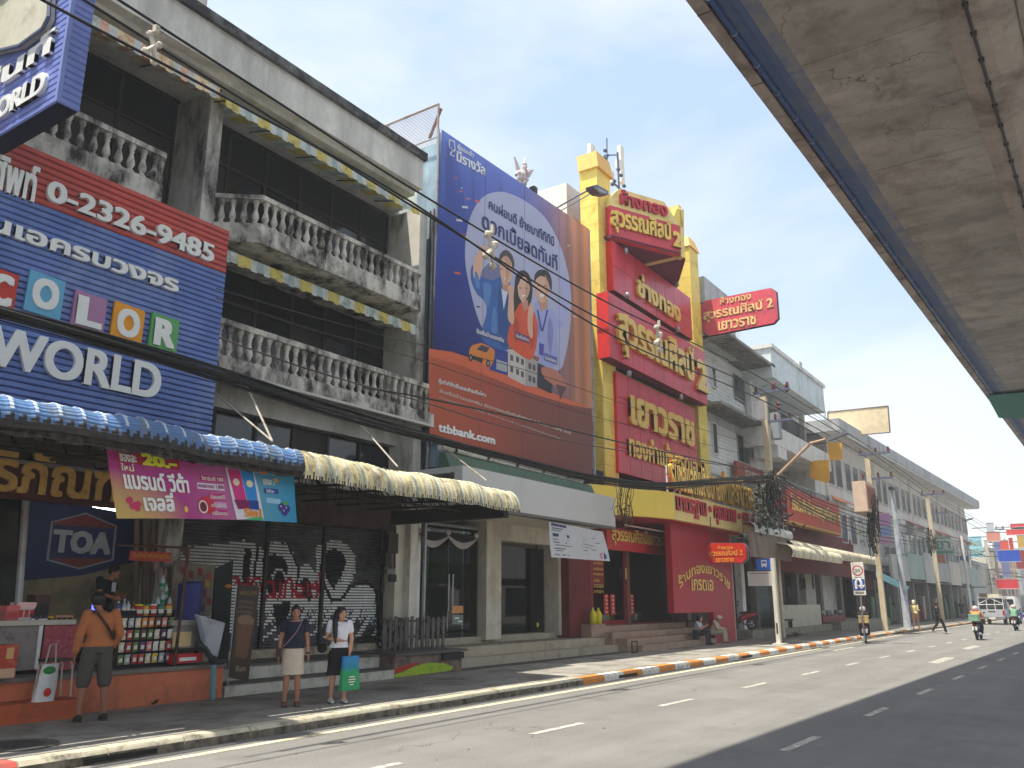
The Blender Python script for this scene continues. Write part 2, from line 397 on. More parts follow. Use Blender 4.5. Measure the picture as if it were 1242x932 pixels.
# flyover over the road
FLC=mat('viaduct_concrete',srgb(164,158,150),.9,dirt=srgb(136,128,119),damt=.5,dscale=.9,bump=.3,bscale=9,rnd=.09,fine=.10,vscale=.6,var=.16,stretch=((.9,.16,1),.16),crack=(.3,.010,(.13,.11,.095),.25))
FLE=mat('viaduct_edge_concrete',srgb(172,160,150),.9,dirt=srgb(112,98,92),damt=.55,dscale=.5,bump=.15,var=.14)
FBL=mat('viaduct_blue',srgb(84,104,144),.7,dirt=srgb(112,116,126),damt=.5,dscale=.5,var=.15)
fly=thing('flyover','flyover',None,(20,6.2,0),kind='structure')
X0F,Y0F,ZF=16.5,6.17,15.66
def FT(p):return Vector((p.x,p.y*.84+Y0F+SL*(p.x-X0F),p.z*.84+ZF))
Xs=[-26+3.6*i for i in range(88)]
MB(FT).box(-26,290,-.40,0,0,1.35).build('edge_parapet',FLE,fly)
for X in Xs[:44]:
 MB(FT).box(X,X+.04,-.42,.006,-.012,1.2).build('parapet_joint',mat('joint_brown',srgb(96,84,80),.9),fly)  # thin brown strip marks each parapet joint
MB(FT).box(-26,290,-.98,-.40,.16,1.3).build('gutter_band',FBL,fly)
FB2=mat('viaduct_grey_blue',srgb(112,122,146),.8,dirt=srgb(146,142,138),damt=.7,dscale=1.1,var=.15)
MB(FT).box(-26,290,-1.2,-.985,.09,.2).build('blue_strip',FBL,fly);MB(FT).box(-26,290,-1.65,-1.205,.092,.2).build('blue_strip',FB2,fly)  # blue strip along the edge, then a greyer one further in
mb=MB(FT)
mb.tube([(-26,-.55,.06),(290,-.55,.06)],.085,10)
mb.build('drain_pipe',mat('blue_pipe',srgb(52,76,128),.4,var=.1),fly)
clip=MB().tube([(0,.09*math.cos(t),.09*math.sin(t))for t in[math.pi*2*i/10 for i in range(11)]],.012,5).mesh('pipe_clip',mat('pipe_clip',srgb(180,186,200),.4,metal=.4))
for i in range(60):
 X=4+i*1.6;q=FT(Vector((X,-.55,.06)))
 link('pipe_clip',clip,fly,q)
for i,X in enumerate(Xs[:-1]):
 if i>50:break
 MB(FT).box(X+.012,X+3.588,-6.1,-.98,.10+(i%3)*.004,.5).build('soffit_panel',FLC,fly)
MB(FT).box(Xs[51],290,-6.1,-.98,.104,.5).build('soffit_panel',FLC,fly)
MB(FT).box(-26,290,-12.6,-.3,.5,1.3).build('deck',FLC,fly)
prof=[(-5.75,.09),(-6.05,-.04),(-6.35,-.10),(-6.8,-.08),(-7.2,.04),(-7.6,.30)]
mb=MB(FT)
for(a,za_),(b,zb_)in zip(prof,prof[1:]):mb.grid(lambda u,v:(-26+316*u,a+(b-a)*v,za_+(zb_-za_)*v),40,1)
mb.build('centre_haunch',mat('haunch_concrete',srgb(176,166,156),.9,dirt=srgb(120,108,100),damt=.45,dscale=.5),fly,smooth=True)
mb=MB(FT);mb.tube([(-26,-6.42,-.15),(290,-6.42,-.15)],.045,6)
for i in range(70):mb.box(2+i*1.3,2.12+i*1.3,-6.50,-6.34,-.20,-.08)
mb.build('conduit',mat('conduit_dark',srgb(60,56,56),.6),fly)
for i,X in enumerate(Xs[:-1]):
 if i>50:break
 MB(FT).box(X+.012,X+3.588,-12.6,-7.6,.22+(i%2)*.004,.5).build('soffit_panel',FLC,fly)
MB(FT).box(-26,290,-12.9,-12.6,-.2,1.9).build('edge_parapet',FLE,fly)
for X in(-12,12):MB().box(X-1.1,X+1.1,-3.9,-1.6,.14,ZF+.1).build('pier',FLC,fly)if X<0 else None
a=PZ(1197,484,ZF-.3);b=PZ(1250,488,ZF-.3)
net=MB().grid(lambda u,v:(a.x+9*v,a.y+(b.y-a.y-2)*u,ZF-.05-.22*math.sin(math.pi*u)*(.4+.6*v)),14,6).build('safety_net',mat('green_net',srgb(66,128,112),.9,var=.2,vscale=6),None)
tag(net,'green safety net slung under the concrete flyover edge','net')
# the weathered shophouse at the left
YC=14.3
b1=thing('shophouse','weathered grey concrete shophouse with stained balustrades left of the huge bank poster','building',(9.5,15.6,0))
MB().box(1.0,17.05,17.2,27,0,13.9).build('rear_wall',CONC_DARK,b1)
MB().box(1.0,17.05,15.62,17.2,13.0,13.25).build('floor_slab',CONC_DARK,b1)
zp1=P(514,187,13.7).z;zp0=P(513,230.6,13.7).z;XR=P(514,187,13.7).x
mb=MB().box(1.0,XR,13.7,13.95,zp0,zp1-.22);mb.build('parapet',PARA,b1)
MB().box(.9,XR+.06,13.6,14.0,zp1-.22,zp1).build('parapet_coping',mat('stained_coping',srgb(120,120,118),.9,dirt=srgb(52,52,54),damt=.8,dscale=2),b1)
MB().box(1.0,XR,13.95,27,zp0+.02,zp0+.25).build('roof_slab',PARA,b1)
MB().box(1.0,XR-.04,13.95,15.3,zp0-.12,zp0+.015).build('eave_beam',CONC_CLEAN,b1)
z=P(249,8,13.9);MB().box(z.x-.3,z.x+.1,14.0,14.4,zp1-.1,zp1+1.2).build('roof_post',CONC_CLEAN,b1)
C1a,C1b,C2a,C2b=9.62,9.95,16.55,16.85
for a,b in((C1a,C1b),(C2a,C2b),(2.6,2.95)):
 MB().box(a,b,YC,15.62,0.15,zp0-.1).build('column',CONC_DARK if a<16 else CONC,b1)
MB().box(C2b,17.05,YC+.3,17.2,.15,zp0).build('side_wall',CONC_CLEAN,b1)
YW=15.6
zt4=P(474,245,14.9).z
zrailB=P(475,314,13.6).z;zbB=P(474.5,343.7,13.6).z;zub=P(475,364,13.6).z
mb=MB()
z4f=zbB-.05
for(x0,x1)in((2.95,C1a),(C1b,C2a)):
 MB().box(x0,x1,14.5,17.2,z4f-.25,z4f).build('floor_slab',CONC_DARK,b1)
zl_rail=P(505,463,14.0).z;zl_base=P(504,512,14.0).z
for(x0,x1)in((2.95,C1a),(C1b,C2a)):
 MB().box(x0,x1,14.3,17.2,zl_base,zl_base+.3).build('floor_slab',CONC_DARK,b1)
zc=P(860,620,14.3).z
z3h=P(470,455,14.3).z
MB().box(1.0,17.05,14.45,17.2,4.35,4.6).build('floor_slab',CONC_DARK,b1)
def wallstrip(x0,x1,z0,z1,m=CONC_DARK,y=YW):MB().box(x0,x1,y,y+.25,z0,z1).build('wall',m,b1)
for(x0,x1)in((2.95,C1a),(C1b,C2a)):
 wallstrip(x0,x1,zt4+.05,zp0)
 MB().box(x0,x1,14.9,15.6,zt4,zt4+.5).build('lintel',CONC_CLEAN,b1)
def joinery(x0,x1,z0,z1,n,m=DARKWOOD,y=15.55,panel=None):
 w=(x1-x0)/n
 fr=MB()
 for i in range(n+1):fr.box(x0+w*i-.035,x0+w*i+.035,y-.05,y+.04,z0,z1)
 fr.box(x0,x1,y-.06,y+.04,z1-.09,z1);fr.box(x0,x1,y-.06,y+.04,z0,z0+.09);fr.box(x0,x1,y-.045,y+.03,z0+(z1-z0)*.68,z0+(z1-z0)*.68+.07)
 f=fr.build('window_frame',m,b1)
 for i in range(n):
  zz=z0+(z1-z0)*.68
  MB().box(x0+w*i+.036,x0+w*(i+1)-.036,y,y+.02,z0+.09,zz).build('pane',panel or(DGLASS if(i+n)%3 else DARKWOOD),f)
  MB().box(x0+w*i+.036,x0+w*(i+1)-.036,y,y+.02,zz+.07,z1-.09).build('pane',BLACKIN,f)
joinery(3.0,C1a,z4f,zt4,5,panel=mat('grey_brown_shutter_board',srgb(62,56,54),.8,dirt=srgb(34,32,32),damt=.5,streak=.9))
joinery(C1b,C2a,z4f,zt4,6)
zm1=z4f-.25
joinery(3.0,C1a,zl_base+.3,zm1,5)
joinery(C1b,C2a,zl_base+.3,zm1,6)
joinery(C1b,C2a,4.6,zl_base-.0,6,y=15.2)
def baluster_mesh(h,m,r=.075):
 pr=[(r*.95,0),(r*.95,.06),(r*.55,.09),(r*.6,.14),(r*1.02,.27),(r*.95,.38),(r*.55,.58),(r*.48,.70),(r*.7,.74),(r*.5,.78),(r*.9,.9),(r*.9,1.0)]
 return MB().lathe((0,0,0),[(a,b*h)for a,b in pr],10).mesh('baluster',m,smooth=True)
BM=baluster_mesh(zrailB-zbB-.10,BALC)
def along(pts,step):
 out=[]
 for(x0,y0),(x1,y1)in zip(pts,pts[1:]):
  d=math.hypot(x1-x0,y1-y0);n=max(1,round(d/step))
  for i in range(n):out.append((x0+(x1-x0)*(i+.5)/n,y0+(y1-y0)*(i+.5)/n))
 return out
def ring(pts,t0,t1,z0,z1,mb):
 """band of given plan path, from offset t0 (out) to t1 (in) """
 n=len(pts)
 def off(i,t):
  x,y=pts[i];p=Vector((x,y))
  a=Vector(pts[max(i-1,0)]);b=Vector(pts[min(i+1,n-1)])
  d1=(p-a).normalized()if i else(b-p).normalized();d2=(b-p).normalized()if i<n-1 else d1
  nn_=Vector((d1.y,-d1.x))+Vector((d2.y,-d2.x));nn_.normalize()
  return p+nn_*t
 for i in range(n-1):
  a,b,c,d=off(i,t0),off(i+1,t0),off(i+1,t1),off(i,t1)
  mb.prism([(a.x,a.y,z0),(b.x,b.y,z0),(c.x,c.y,z0),(d.x,d.y,z0)],(0,0,z1-z0))
 return mb
def balcony(pts,zr,zb,zu,m=BALC,bm=BM,step=.235):
 rail=ring(pts,.10,-.10,zr-.10,zr,MB()).build('balcony',m,b1)
 ring(pts,.08,-.08,zb-.03,zb,MB()).build('bottom_rail',m,rail)
 base=MB()
 pl=[(x,y)for x,y in pts]
 ring(pts,.09,-.3,zu,zb-.03,base)
 base.prism([(x,y,zu+.02)for x,y in pl],(0,0,.14))
 base.build('slab',BALC,rail)
 for x,y in along(pts,step):link('baluster',bm,rail,(x,y,zb))
 return rail
balcony([(10.02,15.4),(10.02,14.35),(10.62,13.62),(15.75,13.62),(16.25,14.4),(16.25,15.4)],zrailB,zbB,zub)
zA=P(203,189,13.6).z
balcony([(3.0,15.4),(3.0,14.1),(3.7,13.62),(P(203,189,13.6).x-.1,13.62),(P(203,189,13.6).x+.25,14.3),(P(203,189,13.6).x+.25,15.4)],zA,zA-(zrailB-zbB),zA-(zrailB-zub)-.1)
zlb=zl_rail-.78
BM2=baluster_mesh(.66,BALC,.085)
rail=MB().box(C1b,C2b,13.9,14.12,zl_rail-.12,zl_rail).build('balustrade',BALC,b1)
MB().box(C1b,C2b,13.88,14.3,zl_base,zlb).build('bottom_rail',BALC,rail)
MB().box(C1b,C2b,13.86,14.0,zl_base-.06,zl_base).build('drip_edge',CONC_CLEAN,rail)
for x,y in along([(C1b+.05,14.0),(C2b-.05,14.0)],.25):link('baluster',BM2,rail,(x,y,zlb))
MB().tube([(17.0,14.2,.8),(17.0,14.2,zp0)],.05,8).build('downpipe',STEEL,b1)
MB().tube([(16.9,14.22,2.8),(16.9,14.22,zp0-.1)],.025,6).build('cable_conduit',DSTEEL,b1)
AW=[mat('awning_yellow',srgb(232,214,116),.6,dirt=srgb(150,140,96),damt=.4,dscale=4,tr=.25),mat('awning_white',srgb(226,230,222),.6,dirt=srgb(150,152,146),damt=.42,dscale=4,tr=.25),mat('awning_pale_blue',srgb(186,206,204),.6,dirt=srgb(130,140,136),damt=.4,dscale=4,tr=.25)]
AWR=[mat('awning_rusty_cream',srgb(226,206,168),.7,dirt=srgb(176,110,66),damt=.5,dscale=5),AW[1],mat('awning_pink',srgb(222,178,150),.7,dirt=srgb(150,110,86),damt=.4,dscale=5)]
def awning(x0,x1,zt,zb,label,mats=AW,yf=13.75,yb=14.9,parent=b1,seq=(0,0,1,2,1),pitch=.085,rise=.35):
 aw=MB()
 n=int((x1-x0)/pitch)
 for i in range(n):
  a=x0+i*pitch;b=a+pitch;mi=seq[(i//2)%len(seq)];y=.02 if i%2 else 0
  aw.add([(a,yf+y,zb-.03*((i//2)%2)),(b,yf+.02-y,zb-.03*((i//2)%2)),(b,yf+.03,zt),(a,yf+.03,zt),(b,yb,zt+rise),(a,yb,zt+rise)],[(0,1,2,3),(3,2,4,5)],mi)
 o=aw.build('awning',mats,parent,label=label)
 fr=MB()
 for i in range(int((x1-x0)/1.4)+1):
  X=x0+.1+i*1.4
  fr.tube([(X,yf+.06,zt-.02),(X,yb,zt+rise-.06)],.018,5)
 fr.tube([(x0,yf+.05,zt-.02),(x1,yf+.05,zt-.02)],.018,5)
 fr.build('awning_frame',DSTEEL,o)
a=P(110.8,19.5,13.75);b=P(273,105.6,13.75)
awning(1.2,b.x-.02,(a.z+b.z)/2,(a.z+b.z)/2-.27,'faded rusty awning fringe',AWR)
a=P(274.8,120,13.75);b=P(510.6,251,13.75)
awning(b.x*0+a.x,b.x,(a.z+b.z)/2,(a.z+b.z)/2-.22,'yellow striped awning fringe')
a=P(277,305,13.75);b=P(508,394,13.75)
awning(a.x-.6,b.x,(a.z+b.z)/2,(a.z+b.z)/2-.24,'yellow striped awning fringe')
MB().box(C1b,C2a,14.9,15.2,zl_base-.5,zl_base).build('lintel',CONC_CLEAN,b1)
# blue and red ribbed billboard
YS=13.1
s0=P(0,172,YS);s1=P(277,280,YS);s2=P(256,522,YS)
zt,zb_,xr=(s0.z+s1.z)/2+.06,s2.z-.15,(s1.x+s2.x)/2
bb=thing('billboard','big ribbed billboard with red top and blue field over the snack shop','billboard',(6,YS,zb_))
CR=mat('cladding_red',srgb(204,88,80),.6,dirt=srgb(176,82,80),damt=.5,streak=.5,var=.1)
CB=mat('cladding_blue',srgb(98,124,190),.5,dirt=srgb(130,148,200),damt=.55,dscale=.9,streak=.4,var=.16,vscale=1.5)
CBD=mat('cladding_groove',srgb(24,26,46),.8)
zr=P(277,334,YS).z
pt=.105;n=int((zt-zb_)/pt);pt=(zt-zb_)/n
gm=MB();
for nm,m_,lo,hi in(('red_cladding',CR,zr,zt),('blue_cladding',CB,zb_,zr)):
 k=MB();q=int(round((hi-lo)/pt));h=(hi-lo)/q
 for i in range(q):
  z=lo+i*h
  k.add([(1.0,YS,z+.008),(xr,YS,z+.008),(xr,YS-.028,z+h*.25),(1.0,YS-.028,z+h*.25),(xr,YS-.028,z+h*.86),(1.0,YS-.028,z+h*.86),(xr,YS,z+h*.99),(1.0,YS,z+h*.99)],[(0,1,2,3),(3,2,4,5),(5,4,6,7)])
 k.build(nm,m_,bb)
MB().box(1.0,xr,YS+.002,YS+.10,zb_,zt).build('backing',CBD,bb)
mb=MB()
for i in range(7):mb.box(xr-.4-i*1.4,xr-.32-i*1.4,YS+.1,14.3,zt-.6,zt-.52);mb.box(xr-.4-i*1.4,xr-.32-i*1.4,YS+.1,YS+.18,zb_,zt)
mb.build('support_frame',DSTEEL,bb)
LW=mat('letter_white',srgb(236,238,236),.5,var=.05)
def bl(body,l,r_,top,bot,m=LW,depth=.07,bold=.03,y=YS-.03,**k):
 """letters on the billboard plane: l,r_ are sighted x at their middle; top, bot sighted y at the left end"""
 A=P(l[0],l[1],y);B=P(r_[0],r_[1],y)
 z0=P(l[0],bot,y).z;z1=P(l[0],top,y).z
 return lettering(bb,body,(A.x,y,z0),XA,ZA,B.x-A.x,z1-z0,m,depth,bold,**k)
def bl2(body,x0,y0b,y0t,x1,y1b,y1t,**k):
 A=P(x0,y0b,YS);At=P(x0,y0t,YS);B=P(x1,y1b,YS);Bt=P(x1,y1t,YS)
 z0=(A.z+B.z)/2;z1=(At.z+Bt.z)/2
 return lettering(bb,body,((A.x+At.x)/2,YS-.03,z0),XA,ZA,(B.x+Bt.x)/2-A.x,z1-z0,LW,.07,**k)
bl2('โทรศัพท์',-60,222,168,47,240,196,bold=.035)
bl2('0-2326-9485',55,250,226,257,315,294,bold=.035,res=4)
bl2('เดือนเอครบวงจร',-100,258,235,214,352,331,bold=.035)
bl2('WORLD',-16,447,402,193,482,439,bold=.035,res=6)
tiles=[('C',-22,334,16,372,(196,60,48)),('O',28,339,73,378,(104,176,214)),('L',84,358,124,403,(176,126,168)),('O',132,373,170,414,(236,158,32)),('R',178,386,212,425,(92,168,96))]
for i,(ch,x0,y0,x1,y1,c)in enumerate(tiles):
 A=P(x0,(y0+y1)/2-3,YS);B=P(x1,(y0+y1)/2+3,YS);zc_=(A.z+B.z)/2;hh=.33
 tl=MB().prism([(A.x,YS-.09,zc_-hh),(B.x,YS-.09,zc_-hh-.02),(B.x+.01,YS-.09,zc_+hh-.03),(A.x+.02,YS-.09,zc_+hh)],(0,.05,0)).build('letter_tile',flat(*c),bb,label='coloured tile with white %s'%ch)
 w=B.x-A.x
 lettering(tl,ch,(A.x+w*.2,YS-.09,zc_-hh*.68),XA,ZA,w*.62,hh*1.36,LW,.03,bold=.06,res=6)
# upright box sign at the top left
YB=10.9
q0=P(69.6,124,YB);X0=q0.x;q1=P(94,135,YB);thk=.30;zb=q0.z
bx=thing('hanging_box_sign','ribbed blue box sign with pale hexagon and white letters at top left','sign',(X0,12.5,zb))
def ribs(mb,pts_fn,n):pass
k=MB();zt2=zb+3.6;pt2=.105;n=int((zt2-zb)/pt2)
for i in range(n):
 z=zb+i*pt2
 for(pa,pb,o)in(((X0,14.2),(X0,YB),(-.02,0)),((X0,YB),(X0+thk,YB),(0,-.02))):
  k.add([(pa[0],pa[1],z),(pb[0],pb[1],z),(pb[0]+o[0],pb[1]+o[1],z+.02),(pa[0]+o[0],pa[1]+o[1],z+.02),(pb[0]+o[0],pb[1]+o[1],z+.09),(pa[0]+o[0],pa[1]+o[1],z+.09),(pb[0],pb[1],z+.102),(pa[0],pa[1],z+.102)],[(0,1,2,3),(3,2,4,5),(5,4,6,7)]if True else[])
k.build('ribbed_cladding',mat('cladding_blue_lit',srgb(122,138,206),.5,dirt=srgb(150,162,214),damt=.4,streak=.4,var=.1),bx)  # paler copy of the blue: sunlight on the sign put into the colour
MB().box(X0+.005,X0+thk-.005,YB+.005,14.2,zb,zt2).build('casing',CBD,bx)
MB().box(X0-.03,X0+.03,YB-.03,YB+.03,zb,zt2).build('corner_trim',mat('trim_blue',srgb(130,146,206),.5),bx)
NYv=Vector((0,-1,0))
hexm=mat('hexagon_cream',srgb(206,204,186),.6,dirt=srgb(160,156,136),damt=.4)
yc=P(38,30,12.1)
def boxface(px,py):return PX(px,py,X0-.025)
hp=[(0,0),(3,-60),(66,-70),(70,30),(62,48),(44,58),(28,72),(0,74),(-8,40)]
hpts=[boxface(x,y)for x,y in((-34,-60),(20,-80),(72,-62),(67,26),(60,40),(32,60),(-10,70),(-44,60))]
hx=MB().prism([tuple(p+Vector((-.10,0,0)))for p in hpts],(.09,0,0)).build('hexagon_panel',hexm,bx)
for p_,q_ in zip(hpts,hpts[1:]+hpts[:1]):MB().tube([p_+Vector((-.1,0,0)),q_+Vector((-.1,0,0))],.03,5).build('hexagon_rim',mat('hexagon_rim',srgb(96,104,130),.5),hx)
A=boxface(8,50);
lettering(hx,'TOA',boxface(-34,36)+Vector((-.125,0,0)),NYv,ZA,abs(boxface(-34,36).y-boxface(66,14).y),.75,mat('letter_grey',srgb(166,164,150),.6),.02,bold=.05)
def boxtext(body,x0,y0,x1,y1,h,bold=.04):
 a=boxface(x0,y0);b=boxface(x1,y1)
 lettering(bx,body,(X0-.02,a.y,(a.z+b.z)/2),NYv,ZA,abs(a.y-b.y),h,LW,.06,bold=bold)
boxtext('เพ้นท์',-36,116,62,84,.42)
boxtext('WORLD',-22,152,54,122,.33,.05)
MB().box(X0+.2,X0+.3,13,14.4,zb+.4,zb+.5).build('bracket',DSTEEL,bx)
# rolled-edge canopy over the pavement
YE=10.5
cj=P(376,545,YE);ce=P(635,593,YE);cjb=P(379,574,YE)
zT=(cj.z+ce.z)/2;zB=zT-.34;XJ=cj.x;XE=ce.x
cn=thing('canopy','long rolled-edge canopy, blue at the left and yellow striped at the right','canopy',((XJ+2)/2,YE,zB))
CBL=mat('canopy_blue',srgb(84,122,172),.6,dirt=srgb(112,120,128),damt=.48,dscale=4,streak=.5,var=.2)
CWT=mat('canopy_painted_highlight',srgb(196,208,220),.55,dirt=srgb(150,120,90),damt=.3,dscale=4)  # pale ridges and top rows: highlights and light through the sheet as colour
YEL=[mat('canopy_yellow',srgb(226,210,156),.75,dirt=srgb(112,100,76),damt=.56,dscale=3,streak=.6),mat('canopy_cream',srgb(220,214,190),.75,dirt=srgb(124,116,96),damt=.55,dscale=3,streak=.6),mat('canopy_green',srgb(170,180,160),.75,dirt=srgb(110,112,96),damt=.5,dscale=3,streak=.6)]
DRT=mat('canopy_grime',srgb(70,66,64),.9,dirt=srgb(44,42,44),damt=.5,dscale=5)
def roll(x0,x1,pitch,amp,mats,mf,crimp,label,r=.34):
 nu=int((x1-x0)/pitch)*6
 def fn(u,v):
  x=x0+(x1-x0)*u;ph=((x-x0)/pitch)%1.0
  rdg=amp*(1-min(1,abs(ph-.5)*2.0/.36))if abs(ph-.5)<.18 else 0
  t=math.radians(-8+98*v)
  c=.005*math.sin(v*crimp*2*math.pi)if crimp else 0
  rr=r+rdg+c+.012*math.sin(x*3.1)+.008*math.sin(x*7.7+v*3)
  return(x,YE+r-rr*math.cos(t)*.8,zT-r+rr*math.sin(t)-.018*math.sin(x*1.7)-.012*math.sin(x*4.3))
 g=MB().grid(fn,nu,26 if crimp else 12,mf=mf)
 return g.build('rolled_edge',mats,cn,label=label,smooth=False)
rj=random.Random(8)
roll(-1.0,XJ,.30,.03,[CBL,CWT,DRT],lambda i,j:2 if j<4+2*((i*7)%3)else(1 if(i%6==2 and j>9)or(i%6==3 and j>17)or(j>22 and(i*5)%4)else 0),9,'blue crimped rolled edge',.35)
seq=[0,0,1,0,2,1,0,1,0,0,2]
roll(XJ+.02,XE,.13,.016,YEL+[DRT],lambda i,j:3 if j<(i*13)%3-1+(i%4==0)else(seq[(i//6)%11]if(i%6)in(1,2,3,4)else 1),0,'yellow and cream striped rolled edge',.45)
def sheet(x0,x1,m,nm):
 n=int((x1-x0)/.1)
 MB().grid(lambda u,v:(x0+(x1-x0)*u,YE+.40+(14.2-YE-.4)*v,zT-.02+.5*v+.018*(1 if int(u*n+.5)%2 else-1)),n,2).build(nm,m,cn)
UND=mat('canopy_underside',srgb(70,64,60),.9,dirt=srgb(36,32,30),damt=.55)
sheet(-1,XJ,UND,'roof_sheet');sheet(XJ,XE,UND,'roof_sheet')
fr=MB()
nX=17;
for i in range(nX):
 X=-.6+i*(XE-.15+.6)/(nX-1)
 fr.tube([(X,YE+.12,zT-.46),(X,14.2,zT-.32)],.028,5);fr.tube([(X,YE+.3,zT-.08),(X,14.2,zT+.38)],.028,5)
 for k_ in range(6):
  ya=YE+.4+k_*.52;f0=(ya-YE)/3.3
  fr.tube([(X,ya,zT-.48+.16*f0),(X,ya+(.5 if k_%2 else 0),zT-.06+.44*f0)],.016,4)
  fr.tube([(X,ya,zT-.48+.16*f0),(X,ya+.5,zT-.06+.44*(f0+.15))],.016,4)
for y_,z_ in((YE+.15,zT-.46),(YE+.9,zT-.02),(12.6,zT+.15),(YE+1.6,zT-.42)):fr.tube([(-1,y_,z_),(XE-.05,y_,z_)],.022,5)
fr.build('steel_truss',DSTEEL,cn)
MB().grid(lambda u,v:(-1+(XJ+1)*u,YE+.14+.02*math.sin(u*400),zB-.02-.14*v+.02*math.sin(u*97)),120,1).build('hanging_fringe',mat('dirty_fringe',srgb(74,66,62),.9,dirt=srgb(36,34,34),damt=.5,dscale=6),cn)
MB().box(XE-.22,XE-.02,YE+.4,14.3,zT-.62,zT-.30).build('end_beam',mat('dark_beam',srgb(46,42,40),.8),cn)
for(x0,y0,x1,y1)in((262,478,330,535),(293,455,330,535),(424,500,482,566),(528,535,590,583)):
 a=P(x0,y0,14.0);b=P(x1,y1,YE+.35);MB().tube([a,b],.018,5).build('tie_rod',mat('tie_rod',srgb(200,196,186),.5,metal=.4,dirt=srgb(150,110,70),damt=.4),cn)
# ground floor of the shophouse: platform, steps, shutters
TILE=mat('dark_platform_tile',srgb(92,88,84),.6,dirt=srgb(58,54,50),damt=.4,var=.12)
TERR=mat('white_terrazzo',srgb(206,202,190),.7,dirt=srgb(140,134,122),damt=.45,dscale=3,streak=.4)
XS0,XS1=10.15,15.0
pf=thing('entrance_steps','two white terrazzo steps below the graffitied shutters','steps',(12.5,13,.15))
YP=12.95
zs1=P(440,814,YP).z;
MB().box(XS0,P(478,820,YP).x,YP,YP+.45,.13,.33).build('step',TERR,pf);MB().box(XS0,P(478,820,YP).x+.01,YP-.02,YP+.43,.33,.362).build('tread',TILE,pf)
MB().box(XS0,P(478,820,YP).x,YP+.45,YP+.9,.13,.60).build('step',TERR,pf)
MB().box(XS0,P(478,815,YP).x+.01,YP+.40,15.6,.60,.635).build('tread',TILE,pf)
XQ=P(478,820,YP).x
ramp=thing('platform','stained concrete platform end painted lime green and red beside the white steps','platform',(16,13,.15))
pA,pB=P(478,808,YP),P(543,795,YP)
MB().prism([(XQ,YP,.13),(XQ+2.55,YP+.1,.13),(XQ+2.55,YP+.1,.60),(XQ,YP,.60)],(0,2.6,0)).build('slab',mat('pink_stained_concrete',srgb(140,118,104),.9,dirt=srgb(82,76,70),damt=.6,dscale=3),ramp)
MB().box(XQ-.02,XQ+2.6,YP-.04,15.6,.60,.655).build('top',TILE,ramp)
gp=[P(x,y,YP-.004)for x,y in((479,825),(500,818),(512,812),(535,806),(541,808),(530,813),(505,819),(479,826))]
GP=mat('lime_paint',srgb(166,196,50),.8,dirt=srgb(110,140,60),damt=.35,dscale=6);RP=mat('red_paint',srgb(190,60,40),.8,dirt=srgb(140,70,60),damt=.4,dscale=6)
def skew(pts):return[(x,YP-.004+(x-XQ)*.04,z)for x,z in pts]
MB().poly(skew([(XQ+.02,.16),(XQ+2.1,.17),(XQ+2.2,.25),(XQ+1.8,.36),(XQ+1.2,.40),(XQ+.75,.36),(XQ+.3,.26),(XQ+.02,.22)])).build('lime_patch',GP,ramp)
MB().poly([(p[0],p[1]-.003,p[2])for p in skew([(XQ+.02,.23),(XQ+.3,.27),(XQ+.72,.37),(XQ+.9,.42),(XQ+.6,.43),(XQ+.3,.38),(XQ+.02,.36)])]).build('red_patch',RP,ramp)
MB().box(XQ+1.7,XQ+2.5,YP-.01,YP+.12,.44,.58).build('broken_gap',BLACK,ramp)
YH=14.9
MB().box(C1b,16.5,YH-.45,15.7,.635,.80).build('shutter_sill',mat('sill_tile',srgb(176,162,138),.7,dirt=srgb(90,80,70),damt=.5,dscale=4),b1)
zsh=P(330,632,YH).z
MB().box(C1b,C2a+.1,YH-.35,YH+.3,zsh,4.6).build('shop_fascia',mat('rusty_fascia',srgb(86,68,62),.85,dirt=srgb(48,40,40),damt=.6,dscale=1.2,streak=.4),b1)
def inpoly(x,y,poly):
 c=False;n=len(poly);j=n-1
 for i in range(n):
  xi,yi=poly[i];xj,yj=poly[j]
  if(yi>y)!=(yj>y)and x<(xj-xi)*(y-yi)/(yj-yi+1e-9)+xi:c=not c
  j=i
 return c
def dseg(x,y,pts):
 d=1e9
 for(x0,y0),(x1,y1)in zip(pts,pts[1:]):
  dx,dy=x1-x0,y1-y0;t=max(0,min(1,((x-x0)*dx+(y-y0)*dy)/(dx*dx+dy*dy+1e-9)))
  d=min(d,math.hypot(x-x0-t*dx,y-y0-t*dy))
 return d
white_areas=[[(205,667),(262,661),(296,656),(312,662),(314,700),(300,730),(296,760),(290,770),(205,770)],[(313,700),(316,668),(330,658),(346,660),(358,674),(362,700),(354,722),(352,760),(350,776),(313,778),(312,740)],[(360,690),(374,684),(384,700),(384,770),(352,776),(350,720)],[(384,700),(386,664),(402,655),(420,660),(431,676),(430,696),(420,716),(440,708),(456,716),(458,740),(458,772),(386,774)]]
black_blobs=[[(318,680),(330,672),(344,676),(349,690),(343,712),(330,728),(322,712)],[(390,672),(402,666),(414,670),(420,682),(414,700),(404,716),(394,700)],[(364,706),(372,700),(378,712),(376,730),(366,726)],[(330,735),(352,728),(348,752),(336,764)],[(296,668),(304,664),(302,700),(290,738)]]
white_lines=[([(332,716),(330,700),(336,690),(344,694),(346,706)],1.4),([(386,664),(384,700),(386,770)],2.2),([(316,664),(313,700),(314,776)],1.6),([(366,696),(376,690),(382,700)],1.2)]
black_lines=[([(384,668),(388,700),(402,730),(416,726),(424,712),(444,706),(456,716),(458,770)],1.8),([(350,664),(362,690),(358,720)],1.4),([(312,664),(308,700),(292,738),(288,772)],1.6)]
import hashlib
